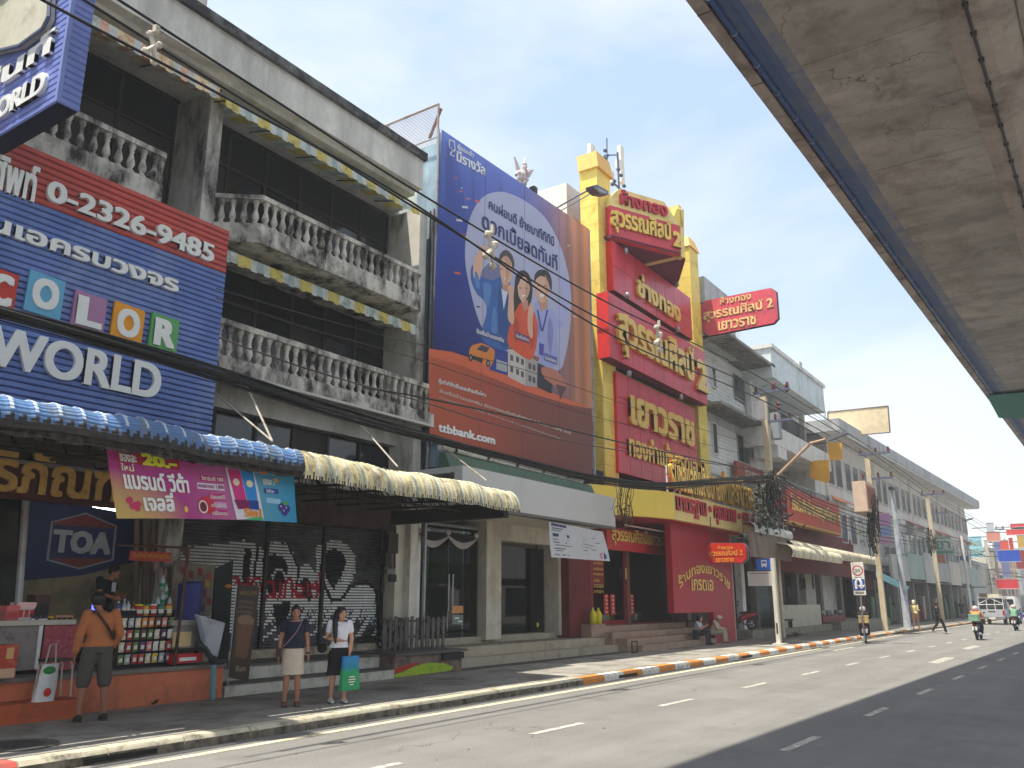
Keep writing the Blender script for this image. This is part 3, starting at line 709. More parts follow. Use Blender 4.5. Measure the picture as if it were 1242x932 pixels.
red_strokes=[([(282,702),(286,700),(290,704),(286,708),(298,709)],1.7),([(301,700),(301,712)],1.3),([(306,710),(308,702),(314,702),(316,712),(317,724),(322,727),(326,722)],1.6),([(322,712),(324,706),(330,705),(332,713),(330,724),(336,727),(340,722),(340,706)],1.6),([(344,726),(346,708),(350,702),(354,706),(354,724)],1.6),([(358,712),(364,710),(368,716),(364,722),(358,718),(360,726),(370,726)],1.6),([(372,706),(374,722),(384,724),(384,708),(378,710),(380,716)],1.6),([(388,694),(388,728)],1.8)]
def paint(x,y):
 j=(int(hashlib.md5(b'%d,%d'%(int(x*1.3),int(y*1.1))).hexdigest()[:4],16)/65535-.5)*1.8
 for pts,w in red_strokes:
  if dseg(x,y,pts)<w+j*.3:return 3
 for pts,w in white_lines:
  if dseg(x,y,pts)<w:return 1
 for b in black_blobs:
  if inpoly(x+j,y+j,b):return 2
 for pts,w in black_lines:
  if dseg(x,y,pts)<w:return 2
 for i,a in enumerate(white_areas):
  if inpoly(x+j,y+j,a):
   return 1 if(y<748+j*14 or(i==0))else(1 if int(x/5+y)%3==0 else 0)
 return 0
SHM=[mat('shutter_grey',srgb(86,86,90),.7,dirt=srgb(44,44,46),damt=.5,dscale=2),mat('spray_white',srgb(240,240,236),.8,dirt=srgb(170,170,168),damt=.35,dscale=7),mat('spray_black',srgb(26,27,32),.7),mat('spray_red',srgb(176,36,52),.7)]
sh_edges=[(200,313),(316,384),(387,460)]
def yi(x):return P(x,780,YH).x
zlow=.80
shn=0
XL=[C1b,yi(314),yi(385.5),yi(459)]
for a,b in zip(XL,XL[1:]):
 g=MB();nsl=42;dz=(zsh-zlow)/nsl;nx=int((b-a-.1)/.035)
 import bisect
 for i in range(nsl):
  z=zlow+i*dz
  for j in range(nx):
   u0=a+.05+(b-a-.1)*j/nx;u1=a+.05+(b-a-.1)*(j+1)/nx
   v=Vector(((u0+u1)/2,YH,z+dz/2))-Vector((0,0,H));dd=v.dot(FW)
   px=CX+F*v.dot(RT)/dd;py=CY-F*v.dot(UP)/dd
   k_=paint(px,py)
   g.add([(u0,YH,z),(u1,YH,z),(u1,YH-.022,z+dz*.4),(u0,YH-.022,z+dz*.4),(u1,YH,z+dz),(u0,YH,z+dz)],[(0,1,2,3)],k_ if k_>1 else 0)
   g.add([(u0,YH-.022,z+dz*.4),(u1,YH-.022,z+dz*.4),(u1,YH,z+dz),(u0,YH,z+dz)],[(0,1,2,3)],k_)
 s_=g.build('rolling_shutter',SHM,b1,label=['shutter half covered in white spray paint','shutter with black teardrop and red scrawl','shutter with big white loop'][shn]);shn+=1
 MB().box(b-.03,b+.05,YH-.06,YH+.02,zlow,zsh).build('guide_rail',DSTEEL,s_)
XPi=yi(461)
MB().box(XPi+.02,C2a+.35,YH-.4,YH+.3,.635,P(470,645,YH).z+.4).build('pier',CREAM,b1)
mt=thing('electricity_meters','cluster of dark electricity meters and conduits on the cream pier beside the shutters','electricity meter',(XPi+.3,YH-.42,2.6))
def pb(mb,x0,y0,x1,y1,Y,t=.1):
 a=P(x0,y0,Y);b=P(x1,y1,Y);mb.box(a.x,b.x,Y-t,Y,b.z,a.z);return mb
pb(MB(),466,647,477,672,YH-.42,.16).build('meter_box',DSTEEL,mt);pb(MB(),463,672,470,688,YH-.42,.12).build('meter_box',DSTEEL,mt)
pb(MB(),466,690,476,697,YH-.42,.10).build('junction_box',mat('box_grey',srgb(110,110,108),.6),mt);pb(MB(),471,697,478,706,YH-.42,.08).build('junction_box',DSTEEL,mt)
mb=MB()
for x in(464,474,479):mb.tube([P(x,640,YH-.45),P(x,690,YH-.45)],.02,5)
mb.build('conduit',DSTEEL,mt)
pb(MB(),461.5,708,465,716,YH-.41,.03).build('keyhole_cover',BLACK,mt)
# snack shop below the blue canopy
OR=mat('orange_plaster',srgb(206,118,84),.8,dirt=srgb(150,88,64),damt=.42,dscale=2.2,streak=.5)
shop=thing('snack_shop','open snack shop front with orange base wall under the blue canopy','shop front',(6,13,.15))
YO=12.95
zo=P(200,812,YO).z
xo=P(270,830,YO).x
MB().box(1.0,xo,YO,15.4,.12,zo-.03).build('base_wall',OR,shop)
MB().box(1.0,xo+.03,YO-.04,15.4,zo-.03,zo+.03).build('floor_edge',mat('grey_ledge',srgb(130,126,118),.8,dirt=srgb(80,76,70),damt=.5),shop)
xl=P(96,850,12.55).x
MB().box(1.0,xl,12.45,YO,.12,P(40,853,12.45).z).build('low_step',mat('orange_step',srgb(188,92,56),.85,dirt=srgb(130,70,48),damt=.45,dscale=3),shop)
YG=13.0
ga=P(0,553,YG);gb=P(134,566,YG);gz0=P(134,616,YG).z
MB().box(1.0,gb.x+.8,YG,YG+.12,gz0,ga.z-.08).build('name_board',mat('maroon_board',srgb(72,32,30),.6,dirt=srgb(44,22,22),damt=.5),shop)
GOLDL=mat('gold_letter',srgb(214,176,98),.45,metal=.25,dirt=srgb(150,120,70),damt=.35,dscale=8)
A=P(-60,596,YG);B=P(141,612,YG)
lettering(shop,'พลศิริภัณฑ์',(A.x-.9,YG-.005,gz0+.1),XA,ZA,B.x-A.x+.9,.62,GOLDL,.04,bold=.03)
MB().box(1.0,gb.x+.8,YG-.02,YG+.03,ga.z-.08,ga.z-.02).build('board_rail',STEEL,shop)
tl=thing('ceiling_tube_lamp','lit white tube lamp under the ceiling left of the pink snack banner','lamp',P(128,618,13.8))
a=P(113,614,13.8);b=P(141,619,13.8)
MB().tube([a,b],.02,8).build('tube',mat('lit_tube',(.9,1,.95),.5,emit=6,var=0),tl);MB().tube([a+Vector((0,.1,.05)),b+Vector((0,.1,.05))],.03,6).build('holder',WHITEP,tl)
YI=15.0
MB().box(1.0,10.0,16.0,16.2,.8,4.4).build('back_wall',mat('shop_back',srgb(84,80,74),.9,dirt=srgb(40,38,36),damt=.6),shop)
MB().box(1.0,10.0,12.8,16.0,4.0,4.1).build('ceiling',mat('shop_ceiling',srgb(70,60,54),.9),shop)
nb=thing('paint_brand_wall','dark blue inner wall panel with a big hexagonal paint logo behind the snack counter','panel',P(110,740,YI))
a=P(30,600,YI);b=P(207,720,YI)
MB().poly([P(26,612,YI),P(22,705,YI),P(100,698,YI),P(214,668,YI),P(214,600,YI)][::-1]).build('blue_panel',mat('navy_panel',srgb(34,50,96),.6,dirt=srgb(26,36,70),damt=.4),nb)
pr=MB().prism([P(26,704,YI+.02),P(12,790,YI+.02),P(214,790,YI+.02),P(214,664,YI+.02),P(100,696,YI+.02)],(0,.05,0)).build('cream_panel',mat('dim_cream',srgb(150,138,110),.8,dirt=srgb(90,84,70),damt=.5),nb)
MB().prism([P(26,600,YI+.02),P(22,706,YI+.02),P(214,672,YI+.02),P(214,600,YI+.02)],(0,.05,0)).build('blue_backing',mat('navy_panel',srgb(34,50,96),.6),nb)
def pol(pts,Y,m,par,nm,t=.0):
 pp=[P(x,y,Y)for x,y in pts]
 return(MB().prism(pp,(0,t,0))if t else MB().poly(pp)).build(nm,m,par)
HX=[(62,633),(104,622),(142,638),(138,680),(96,691),(56,680)]
pol(HX,YI-.006,mat('logo_pale',srgb(150,152,160),.6),nb,'logo_outline')
def shr(pts,k=.93):
 cx_=sum(p[0]for p in pts)/len(pts);cy_=sum(p[1]for p in pts)/len(pts)
 return[(cx_+(x-cx_)*k,cy_+(y-cy_)*k)for x,y in pts]
pol(shr(HX),YI-.012,mat('navy_logo',srgb(36,52,100),.6),nb,'logo_field')
RB=mat('logo_red',srgb(126,52,54),.6)
pol([(64,634),(104,624),(140,639),(139,641.5),(63.5,636.5)],YI-.018,RB,nb,'logo_band');pol([(59,677),(136,678),(97,688.5)],YI-.018,RB,nb,'logo_band')
a=P(64,669,YI-.02);b=P(132,669,YI-.02);t_=P(64,643,YI-.02)
lettering(nb,'TOA',a,XA,ZA,b.x-a.x,t_.z-a.z,mat('logo_letter',srgb(170,172,178),.6),.008,bold=.06)
pol([(0,620),(22,620),(20,770),(0,770)],YI,mat('olive_curtain',srgb(66,70,62),.9,dirt=srgb(36,38,36),damt=.5),nb,'side_curtain',.05)
ps=thing('steel_post','pale steel post standing by the left end of the snack counter','post',P(18,735,13.6))
MB().tube([P(18,790,13.6),P(32,600,13.6)],.055,8).build('pole',STEEL,ps)
for i,x in enumerate((166,176,186)):
 MB().tube([P(x-2,780,14.6),P(x,630,14.6)],.05,8).build('inner_post',mat('inner_post',srgb(120,104,90),.7),shop)
MB().box(P(193,700,15.1).x,P(203,700,15.1).x,14.9,15.3,.8,4.0).build('inner_pier',mat('pinkish_pier',srgb(150,128,114),.8,dirt=srgb(90,76,70),damt=.4),shop)
def bxp(mb,x0,y0,x1,y1,Y,d):
 a=P(x0,y0,Y);b=P(x1,y1,Y);mb.box(a.x,b.x,Y,Y+d,min(a.z,b.z),max(a.z,b.z));return mb
YK=13.35
ct=thing('counter','snack counter with grey cloth, pink printed cloth and white edge','counter',P(60,812,YK))
bxp(MB(),2,757,48,812,YK,.7).build('grey_cloth',mat('grey_cloth',srgb(140,132,128),.9,dirt=srgb(70,56,56),damt=.3,dscale=7),ct)
MB().prism([P(53,757,YK-.02),P(46,812,YK-.02),P(42,812,YK-.02),P(48.5,757,YK-.02)],(0,.02,0)).build('white_edge',WHITEP,ct)
bxp(MB(),52,757,90,812,YK,.7).build('pink_cloth',mat('pink_cloth',srgb(160,72,84),.9,dirt=srgb(198,120,128),damt=.45,dscale=14),ct)
bxp(MB(),-4,753.5,92,757.5,YK-.05,.85).build('counter_top',mat('counter_top',srgb(190,184,170),.5),ct)
goods=[('carton',9,735,22,752,(190,110,110),'small pink carton at the left end of the snack counter'),('carton',23,731,42,750,(214,200,196),'white and red cigarette-style carton stack on the counter'),('tray',42,748,64,754,(212,190,40),'yellow tray printed black on the snack counter'),('bowl',40,739,58,748,(96,70,92),'low heap of purple wrapped sweets behind the yellow tray'),('carton',44,722,60,738,(46,46,48),'dark box at the back of the snack counter'),('tray',68,747,88,753,(178,150,120),'brown tray of snacks at the right of the counter')]
for i,(n_,x0,y0,x1,y1,c,lb)in enumerate(goods):
 Yg=YK+.1+.06*(i%3)
 o=thing(n_,lb,n_,P((x0+x1)/2,y1,Yg))
 a=P(x0,y0,Yg);b=P(x1,y1,Yg);w=b.x-a.x;z0,z1=P(44,753.6,Yg).z+.005,a.z
 if n_=='bowl':
  mb=MB()
  for q in range(26):mb.ball((a.x+w*R(),Yg+U(0,.2),z0+U(0,.10)),.03,n=5,m=4)
  mb.build('sweets',flat(*c),o);MB().box(a.x,b.x,Yg,Yg+.2,z0,z0+.03).build('dish',WHITEP,o)
 else:
  MB().box(a.x,b.x,Yg,Yg+.25,z0,z1).build('box_body',flat(*c),o)
  MB().box(a.x-.004,b.x+.004,Yg-.004,Yg+.254,z1-(z1-z0)*.3,z1+.004).build('lid',flat(min(255,c[0]+30),c[1],c[2]),o)
  for q in range(3):
   MB().box(a.x+w*(.08+.31*q),a.x+w*(.3+.31*q),Yg-.007,Yg-.001,z0+(z1-z0)*.2,z0+(z1-z0)*.6).build('printed_panel',flat(196,60,60)if i<2 else flat(30,30,30),o)
bn=thing('poster_box','red and cream printed box standing on the orange step at the far left','box',P(8,822,12.7))
bxp(MB(),-6,783,18,822,12.65,.25).build('box_body',mat('red_print',srgb(178,66,52),.7,dirt=srgb(210,150,110),damt=.35,dscale=7),bn)
bxp(MB(),-6,812,17,822,12.645,.004).build('cream_band',flat(206,170,140),bn);bxp(MB(),9,786,16,799,12.645,.004).build('printed_mug',flat(214,170,110),bn)
stl=PZ(82,846,.42)
YT=12.62
st=thing('stool','tall stool with white bent tube legs on the low orange step','stool',P(78,846,YT))
a0,a1=P(59,792,YT),P(91,799,YT);zt=a1.z;zf=P(88,845,YT).z
MB().box(a0.x+.02,a1.x-.04,YT-.02,YT+.30,zt-.03,zt+.01).build('seat',mat('brown_seat',srgb(90,70,56),.7),st)
for yy in(YT,YT+.28):
 for(xa_,xb_)in((a0.x,a0.x+.10),(a1.x,a1.x-.06)):
  MB().tube([(xa_,yy,zf),(xb_*.4+xa_*.6,yy,zt-.09),(xb_,yy,zt-.03)],.013,6).build('leg',mat('white_tube',srgb(206,200,186),.4),st)
YBg=12.56
bg=thing('shopping_bag','white shopping bag with a red fruit print and green top leaning against the stool','bag',P(52,850,YBg))
c0,c1=P(39,847,YBg),P(65,850,YBg);ht=P(52,806,YBg).z
mb=MB();
w0=c1.x-c0.x;zb0=c1.z
def bagf(u,v):
 t=2*math.pi*u;bulge=1-.25*v+.05*math.sin(5*t+v*7)
 return(c0.x+w0/2+math.cos(t)*w0/2*bulge+.05*v,YBg+math.sin(t)*.09*bulge,zb0+(ht-zb0)*v)
MB().grid(bagf,22,8).build('bag_body',mat('bag_white',srgb(222,224,224),.5,dirt=srgb(160,150,120),damt=.3,dscale=8),bg,smooth=True)
MB().box(c0.x+.02,c1.x-.02,YBg-.07,YBg+.07,zb0,zb0+.01).build('bag_bottom',WHITEP,bg)
MB().ball((c0.x+w0*.5,YBg-.092,zb0+.13),.055,.02,.06).build('red_fruit_print',flat(206,50,42),bg);MB().ball((c0.x+w0*.5,YBg-.075,ht-.08),.09,.02,.055).build('green_leaf_print',flat(40,140,70),bg)
MB().tube([(c0.x+.12,YBg,ht-.02),(c0.x+.16,YBg,ht+.26),(c0.x+.24,YBg,ht+.28),(c1.x-.04,YBg,ht)],.012,5).build('handle',mat('clear_strap',srgb(190,190,180),.3),bg)
YD=13.15
rk=thing('display_rack','dark wire display rack full of hanging snack packets beside the man in orange','rack',P(195,806,YD))
rx0,rx1=P(146,760,YD).x,P(211,760,YD).x;rz1,rz0=P(180,748,YD).z,P(180,809,YD).z
rf=MB()
for X in(rx0-.02,rx1+.02):rf.box(X-.02,X+.02,YD+.02,YD+.06,rz0-.1,rz1+.1)
for i in range(6):z=rz0+(rz1-rz0)*i/5;rf.box(rx0,rx1,YD+.03,YD+.05,z,z+.012)
rf.build('frame',DSTEEL,rk)
MB().box(rx0,rx1,YD+.055,YD+.065,rz0-.08,rz1+.1).build('backboard',mat('navy_back',srgb(24,28,44),.8),rk)
cols={'cream':(216,206,178),'red':(184,52,48),'green':(92,122,52),'orange':(220,134,44),'brown':(108,66,48),'silver':(170,174,176),'purple':(90,60,96),'yellow':(216,184,50),'pink':(222,128,120),'white':(226,222,214)}
rows=[['cream','silver','cream','orange','orange','brown','pink','green'],['white','red','green','brown','green','cream','purple','white'],['cream','red','green','purple','pink','white','cream','red'],['green','silver','red','red','cream','yellow','silver','purple']]
rn=['top','second','third','bottom']
pk={}
ch=(rz1-rz0)/4.2;cw=(rx1-rx0)/8
for c in cols:
 b_=MB();b_.grid(lambda u,v:(-.032+.064*u+.006*math.sin(v*9),-.018*math.sin(math.pi*u)*math.sin(math.pi*v),ch*.80*v),4,5);b_.box(-.03,.03,0,.008,0,ch*.8)
 pk[c]=b_.mesh('snack_packet',[flat(*cols[c],rough=.35)],smooth=False)
lab_=MB().grid(lambda u,v:(-.022+.044*u,-.002-.018*math.sin(math.pi*(.15+.7*u))*math.sin(math.pi*(.25+.4*v)),ch*(.2+.32*v)),4,3)
PB=lab_.mesh('printed_label',[flat(232,226,214)])
for r_,row in enumerate(rows):
 for c_,c in enumerate(row):
  X=rx0+cw*(c_+.5);Z=rz1-ch*(r_+1)+.02
  o=link('snack_packet',pk[c],None,(X,YD+U(0,.01),Z));sx_=cw/.085
  o.scale=(sx_,1,1)
  oth=[k for k,q in enumerate(row)if q==c]
  wh=''if len(oth)==1 else(', left one'if c_==min(oth)else(', right one'if c_==max(oth)else ', middle one'))
  tag(o,'%s snack packet in the %s row of the display rack%s'%(c,rn[r_],wh),'snack packet','packets hanging on the display rack')
  l_=link('printed_label',PB,o);
bt=[]
def bottle(x,y0,y1,c,cap,lb,Y=13.25,w=.035,cat='bottle'):
 a=P(x,y1,Y);t=P(x,y0,Y);h=t.z-a.z;z=P(180,747,Y).z
 o=thing('bottle'if cat=='bottle'else 'jar',lb,cat,(a.x,Y,z),'bottles and jars on top of the display rack')
 pr=[(w,0),(w,h*.62),(w*.8,h*.7),(w*.35,h*.8),(w*.35,h*.9)]if cat=='bottle'else[(w*1.3,0),(w*1.35,h*.8),(w*1.1,h*.85)]
 MB().lathe((a.x,Y,z),pr,10).build('body',flat(*c,rough=.25),o,smooth=True)
 MB().lathe((a.x,Y,z+h*(.88 if cat=='bottle'else.82)),[(w*(.42 if cat=='bottle'else 1.35),0),(w*(.42 if cat=='bottle'else 1.35),h*.12)],10).build('cap',flat(*cap),o)
 MB().lathe((a.x,Y,z+h*.2),[(w*1.03*(1 if cat=='bottle'else 1.34),0),(w*1.03*(1 if cat=='bottle'else 1.34),h*.3)],10).build('label',flat(220,214,200),o)
for x,y0,c,cap,lb in((142,730,(60,90,150),(220,220,220),'blue bottle with white cap next to the phone of the man in orange'),(149,727,(150,170,180),(200,200,210),'clear bottle with silver cap on the display rack'),(154,728,(190,200,205),(60,70,90),'clear bottle with dark cap on the display rack'),(160,731,(110,60,60),(190,60,50),'brown bottle with red cap on the display rack')):
 bottle(x,y0,748,c,cap,lb)
for x,c,cap,lb in((167,(190,50,44),(230,220,60),'red jar with yellow lid on the rack top'),(175,(214,160,60),(40,120,80),'amber jar with green lid on the rack top'),(184,(206,60,50),(236,236,230),'red jar with white lid on the rack top'),(193,(60,130,96),(30,100,70),'green jar with dark green lid on the rack top'),(203,(214,178,76),(190,60,60),'yellow jar with red lid beside the rusty post')):
 bottle(x,733,748,c,cap,lb,w=.05,cat='jar')
wb=thing('water_bottle_stack','bundle of clear water bottles with green labels standing above the rack','water bottles',P(196,746,13.5))
for k,(x,y)in enumerate(((190,728),(196,722),(200,712),(196,702),(204,728))):
 a=P(x,y+14,13.5);f_=MB().lathe(a,[(.045,0),(.045,.17),(.02,.22),(.02,.25)],10).build('bottle',mat('clear_plastic',srgb(176,190,190),.2,spec=.7),wb,smooth=True)
 MB().lathe(a+Vector((0,0,.06)),[(.047,0),(.047,.06)],10).build('label',flat(40,140,90),f_)
hb=thing('hanging_bags','cluster of pale plastic bags hanging in the dim shop behind the rack','bags',P(188,690,14.2))
for k in range(7):
 x=U(184,200);y=U(664,712);MB().ball(P(x,y,14.2+U(-.1,.1)),U(.05,.1),.05,U(.1,.16),n=8,m=6).build('plastic_bag',flat(150+int(30*R()),140,132),hb,smooth=True)
gf=thing('rusty_stand','rusty angle iron stand in front of the blue drum carrying a red notice board','stand',P(211,812,12.98))
MB().tube([P(211,812,12.98),P(229,664,12.98)],.028,6).build('upright',mat('rusty_iron',srgb(98,66,54),.8,dirt=srgb(56,40,36),damt=.5,dscale=6),gf)
MB().tube([P(140,661,12.98),P(230,665,12.98)],.022,6).build('cross_bar',MATS['rusty_iron'],gf)
MB().prism([P(218,664,12.97),P(229,664,12.97),P(227,680,12.97)],(0,.01,0)).build('gusset',MATS['rusty_iron'],gf)
a=P(158,668,12.94);b=P(207,682,12.94)
rbd=MB().box(a.x,b.x,12.93,12.96,b.z,a.z).build('notice_board',mat('red_notice',srgb(168,58,38),.7,dirt=srgb(120,46,34),damt=.4),gf)
lettering(rbd,'รับจำนำทองทุกวัน',(a.x+.04,12.93,b.z+.03),XA,ZA,b.x-a.x-.08,a.z-b.z-.05,flat(206,150,60),.004,bold=.01,split=False)
dr=thing('blue_tarp_bundle','deep blue plastic sheet bundle standing on the ice chest','plastic sheet',P(227,757,13.3))
def tarp(u,v):
 t=2*math.pi*u
 return Vector((P(227,757,13.4).x+(.20+.03*v+.012*math.sin(9*t))*math.cos(t),13.4+.16*math.sin(t),P(227,756,13.4).z+v*(P(227,707,13.4).z-P(227,756,13.4).z)+.02*math.cos(t)))
MB().grid(tarp,40,6).build('sheet',mat('deep_blue_plastic',srgb(34,44,120),.5,var=.25,vscale=6),dr,smooth=True)
MB().lathe(tuple(tarp(0,1)+Vector((-.22,0,-.01))),[(.19,0),(.18,.01)],16).build('top',MATS['deep_blue_plastic'],dr)
ag=thing('menu_board','faded snack menu board leaning behind the blue plastic sheet','board',P(240,752,14.0))
pol([(212,680),(262,686),(256,748),(206,745)],14.0,mat('faded_board',srgb(150,138,124),.7,dirt=srgb(110,96,86),damt=.5,dscale=5),ag,'board_face',.04)
for k,(x,y,c)in enumerate(((222,692,(150,60,54)),(232,697,(120,60,50)),(243,694,(160,60,50)),(254,700,(190,90,50)),(252,708,(214,160,60)),(248,720,(130,50,44)),(254,730,(140,60,50)),(246,738,(80,70,70)))):
 pol([(x-3,y-5),(x+3,y-4),(x+2,y+5),(x-3,y+4)],13.995,flat(*c),ag,'printed_ice_cream')
ic=thing('ice_chest','grey ice chest with a cream notice beside the snack packets','ice chest',P(222,800,13.1))
bxp(MB(),212,757,246,785,13.12,.5).build('chest',mat('chest_grey',srgb(140,136,132),.6),ic);bxp(MB(),209,753,249,758,13.08,.58).build('lid',mat('lid_grey',srgb(170,164,156),.5),ic)
bxp(MB(),211,767,231,784,13.10,.02).build('notice',flat(220,196,140),ic)
cr_=thing('drink_crate','red soft drink crate full of small bottles on the orange ledge','crate',P(228,805,13.1))
bxp(MB(),210,794,245,803,13.02,.4).build('crate_body',flat(196,40,44),cr_)
for k in range(11):
 x=212+k*2.9;a=P(x,794,13.12+.05*(k%2));MB().lathe(a,[(.022,0),(.022,.06),(.01,.09),(.01,.11)],6).build('bottle',mat('cola_glass',srgb(50,40,40),.2),cr_)
bxp(MB(),218,798,238,801,13.015,.004).build('white_script_band',WHITE,cr_)
chn=thing('folding_chair','folded pale grey plastic chair with dark curved leg leaning at the shop end','chair',P(262,806,12.9))
pol([(237,745),(273,756),(264,797),(250,790)],12.95,mat('pale_grey_plastic',srgb(172,176,184),.5,dirt=srgb(130,134,140),damt=.4,dscale=4),chn,'backrest',.04)
MB().tube([P(238,782,12.9),P(248,786,12.9),P(256,798,12.9),P(264,803,12.9),P(272,802,12.9)],.05,8).build('curved_arm',mat('charcoal_plastic',srgb(50,54,60),.6),chn)
MB().grid(lambda u,v:(P(236,746,12.9).x+.12*u+.16*v,12.88+.03*math.sin(u*9),P(236,746,12.9).z-.42*v-.05*u),8,6).build('cloth',mat('silver_cloth',srgb(150,156,170),.5),chn,smooth=True)
pp_=thing('blue_pipe','pale blue pipe standing at the end of the orange base wall','pipe',P(258,850,12.7))
MB().tube([P(257,851,12.75),P(259,806,12.75)],.05,10).build('pipe',mat('pale_blue_pipe',srgb(110,150,160),.5,dirt=srgb(80,100,106),damt=.4),pp_)
MB().tube([P(259,806,12.75),P(259,800,12.75)],.06,10).build('collar',DSTEEL,pp_)
rb_=thing('rollup_banner','dark roll-up banner with a tall glass of beer standing before the shutters','banner',P(290,822,12.9))
YR=12.9
pol([(289,709),(315,712),(301,827),(278,822)],YR,mat('brown_banner',srgb(64,50,42),.6,dirt=srgb(40,32,28),damt=.4,dscale=3),rb_,'banner_sheet',.02)
pol([(288,750),(309,752),(299,800),(285,798)],YR-.004,mat('beer_brown',srgb(112,74,50),.5,dirt=srgb(80,52,38),damt=.4,dscale=6),rb_,'printed_glass')
pol([(288,750),(293,746),(303,746),(309,752),(306,758),(290,757)],YR-.006,flat(130,104,82),rb_,'printed_foam')
for k in range(3):pol([(291-k,728+k*6),(309-k,730+k*6),(308-k,733+k*6),(290-k,731+k*6)],YR-.006,flat(96,76,60),rb_,'printed_line')
a=P(289.5,716,YR-.01);lettering(rb_,'WELCOME',P(290,722,YR-.004),XA,ZA,P(312,722,YR).x-P(290,722,YR).x,.07,flat(140,116,60),.003,bold=.02,split=False)
lettering(rb_,'Rot',P(286,815,YR-.004),XA,ZA,P(298,815,YR).x-P(286,815,YR).x,.10,flat(150,140,110),.003,bold=.02,split=False)
MB().tube([P(287,708,YR+.05),P(276,835,YR+.05)],.012,5).build('pole',mat('thin_chrome',srgb(190,190,190),.3,metal=.6),rb_)
zz=thing('noodle_lantern','small orange and red paper ornament hanging beside the roll-up banner','ornament',P(277,710,12.8))
MB().lathe(P(277,714,12.8),[(.02,0),(.07,.03),(.05,.06),(.01,.08)],8).build('body',flat(200,120,30),zz);MB().tube([P(277,706,12.8),P(279,670,12.8)],.006,4).build('string',CABLE,zz)
sc=thing('dark_screen','dark green folding panel standing between menu board and banner','panel',P(264,800,13.4))
pol([(262,690),(283,680),(276,812),(254,806)],13.5,mat('dark_green_panel',srgb(38,44,44),.8,dirt=srgb(24,28,28),damt=.5),sc,'panel_face',.04)
wd=MB()
wc=P(186,860,12.9)
wc=Vector((P(186,850,12.9).x,12.9,.15))
for i in range(26):
 t=U(0,6.28);l=U(.06,.16);d=Vector((math.cos(t),-abs(math.sin(t)),U(.5,1.3))).normalized()
 s_=Vector((-d.y,d.x,0))*.018;wd.add([wc,wc+d*l*.6+s_,wc+d*l,wc+d*l*.6-s_],[(0,1,2,3)])
tag(wd.build('weed',mat('weed_green',(.05,.10,.03),.8)),'small green weed growing at the foot of the orange wall','plant')
# pink and blue snack banner hanging from the canopy
YN=10.95
bnr=thing('snack_banner','pink and sky blue cloth banner hanging from the blue canopy edge','banner',P(246,560,YN))
tlb,trb,brb,blb=P(129,545,YN),P(357,572,YN),P(361,634,YN),P(143,629,YN)
def bq(u,v,o=0):
 a=tlb.lerp(trb,u);b=blb.lerp(brb,u);p=a.lerp(b,v);p.z+=-.05*math.sin(math.pi*u)*(1-v)+.02*math.sin(math.pi*u)*v
 p.y+=.022*math.sin(u*13+v*2)+.006*math.sin(u*31+v)-o;return p
def gmat(name,stops,axis):
 pass
def grad_mat():
 m=bpy.data.materials.new('banner_print');m.use_nodes=True;t=m.node_tree;nn=t.nodes;ll=t.links.new;b=nn['Principled BSDF'];b.inputs['Roughness'].default_value=.6
 at=nn.new('ShaderNodeVertexColor');at.layer_name='print';ll(at.outputs[0],b.inputs['Base Color'])
 tl_=nn.new('ShaderNodeBsdfTranslucent');ll(at.outputs[0],tl_.inputs[0]);ms=nn.new('ShaderNodeMixShader');ms.inputs[0].default_value=.35
 ll(b.outputs[0],ms.inputs[1]);ll(tl_.outputs[0],ms.inputs[2]);ll(ms.outputs[0],nn['Material Output'].inputs[0]);return m
def lerpc(stops,t):
 for(a,ca_),(b,cb_)in zip(stops,stops[1:]):
  if t<=b:
   k=(t-a)/max(1e-6,b-a);k=max(0,k);return tuple(ca_[i]+(cb_[i]-ca_[i])*k for i in range(3))
 return stops[-1][1]
def printed(mbx,name,colf,parent,m):
 """flat print held as colour on the cloth's own points"""
 o=mbx.build(name,m,parent);me=o.data;ca_=me.color_attributes.new('print','FLOAT_COLOR','POINT')
 buf=[]
 for v in mbx.v:c=colf(v);buf+=[c[0],c[1],c[2],1.0]
 ca_.data.foreach_set('color',buf);return o
PRM=grad_mat()
nu,nv=60,16
gm=MB().grid(lambda u,v:bq(u,v),nu,nv)
uvs=[(i/nu,j/nv)for j in range(nv+1)for i in range(nu+1)]
it=iter(uvs)
def colf(v,it=it):
 u,w=next(it)
 base=lerpc([(0,srgb(206,60,150)),(.35,srgb(212,78,166)),(.62,srgb(226,130,190)),(.72,srgb(120,196,226)),(1,srgb(48,178,232))],u)
 k=max(0,1-((u/.35)**2+((1-w)/.75)**2));y=srgb(240,206,120)
 return tuple(base[i]*(1-k)+y[i]*k for i in range(3))
printed(gm,'cloth',colf,bnr,PRM)
def bnq(name,pts,m,o=.008):
 mb=MB();u0=min(p[0]for p in pts);u1=max(p[0]for p in pts)
 if len(pts)==4 and u1-u0>.03:
  a_,b_,c_,d_=pts;mb.grid(lambda s,t:bq((a_[0]+(b_[0]-a_[0])*s)*(1-t)+(d_[0]+(c_[0]-d_[0])*s)*t,(a_[1]+(b_[1]-a_[1])*s)*(1-t)+(d_[1]+(c_[1]-d_[1])*s)*t,o),max(2,int((u1-u0)/.02)),2)
 else:mb.poly([bq(u,v,o)for u,v in pts])
 return mb.build(name,m,bnr)
def bell(cx_,cy_,rx,ry,n=14):return[(cx_+rx*math.cos(2*math.pi*i/n),cy_+ry*math.sin(2*math.pi*i/n))for i in range(n)]
bnq('red_price_box',[(.04,-.02),(.33,-.02),(.33,.17),(.04,.15)],flat(176,36,66),.010)
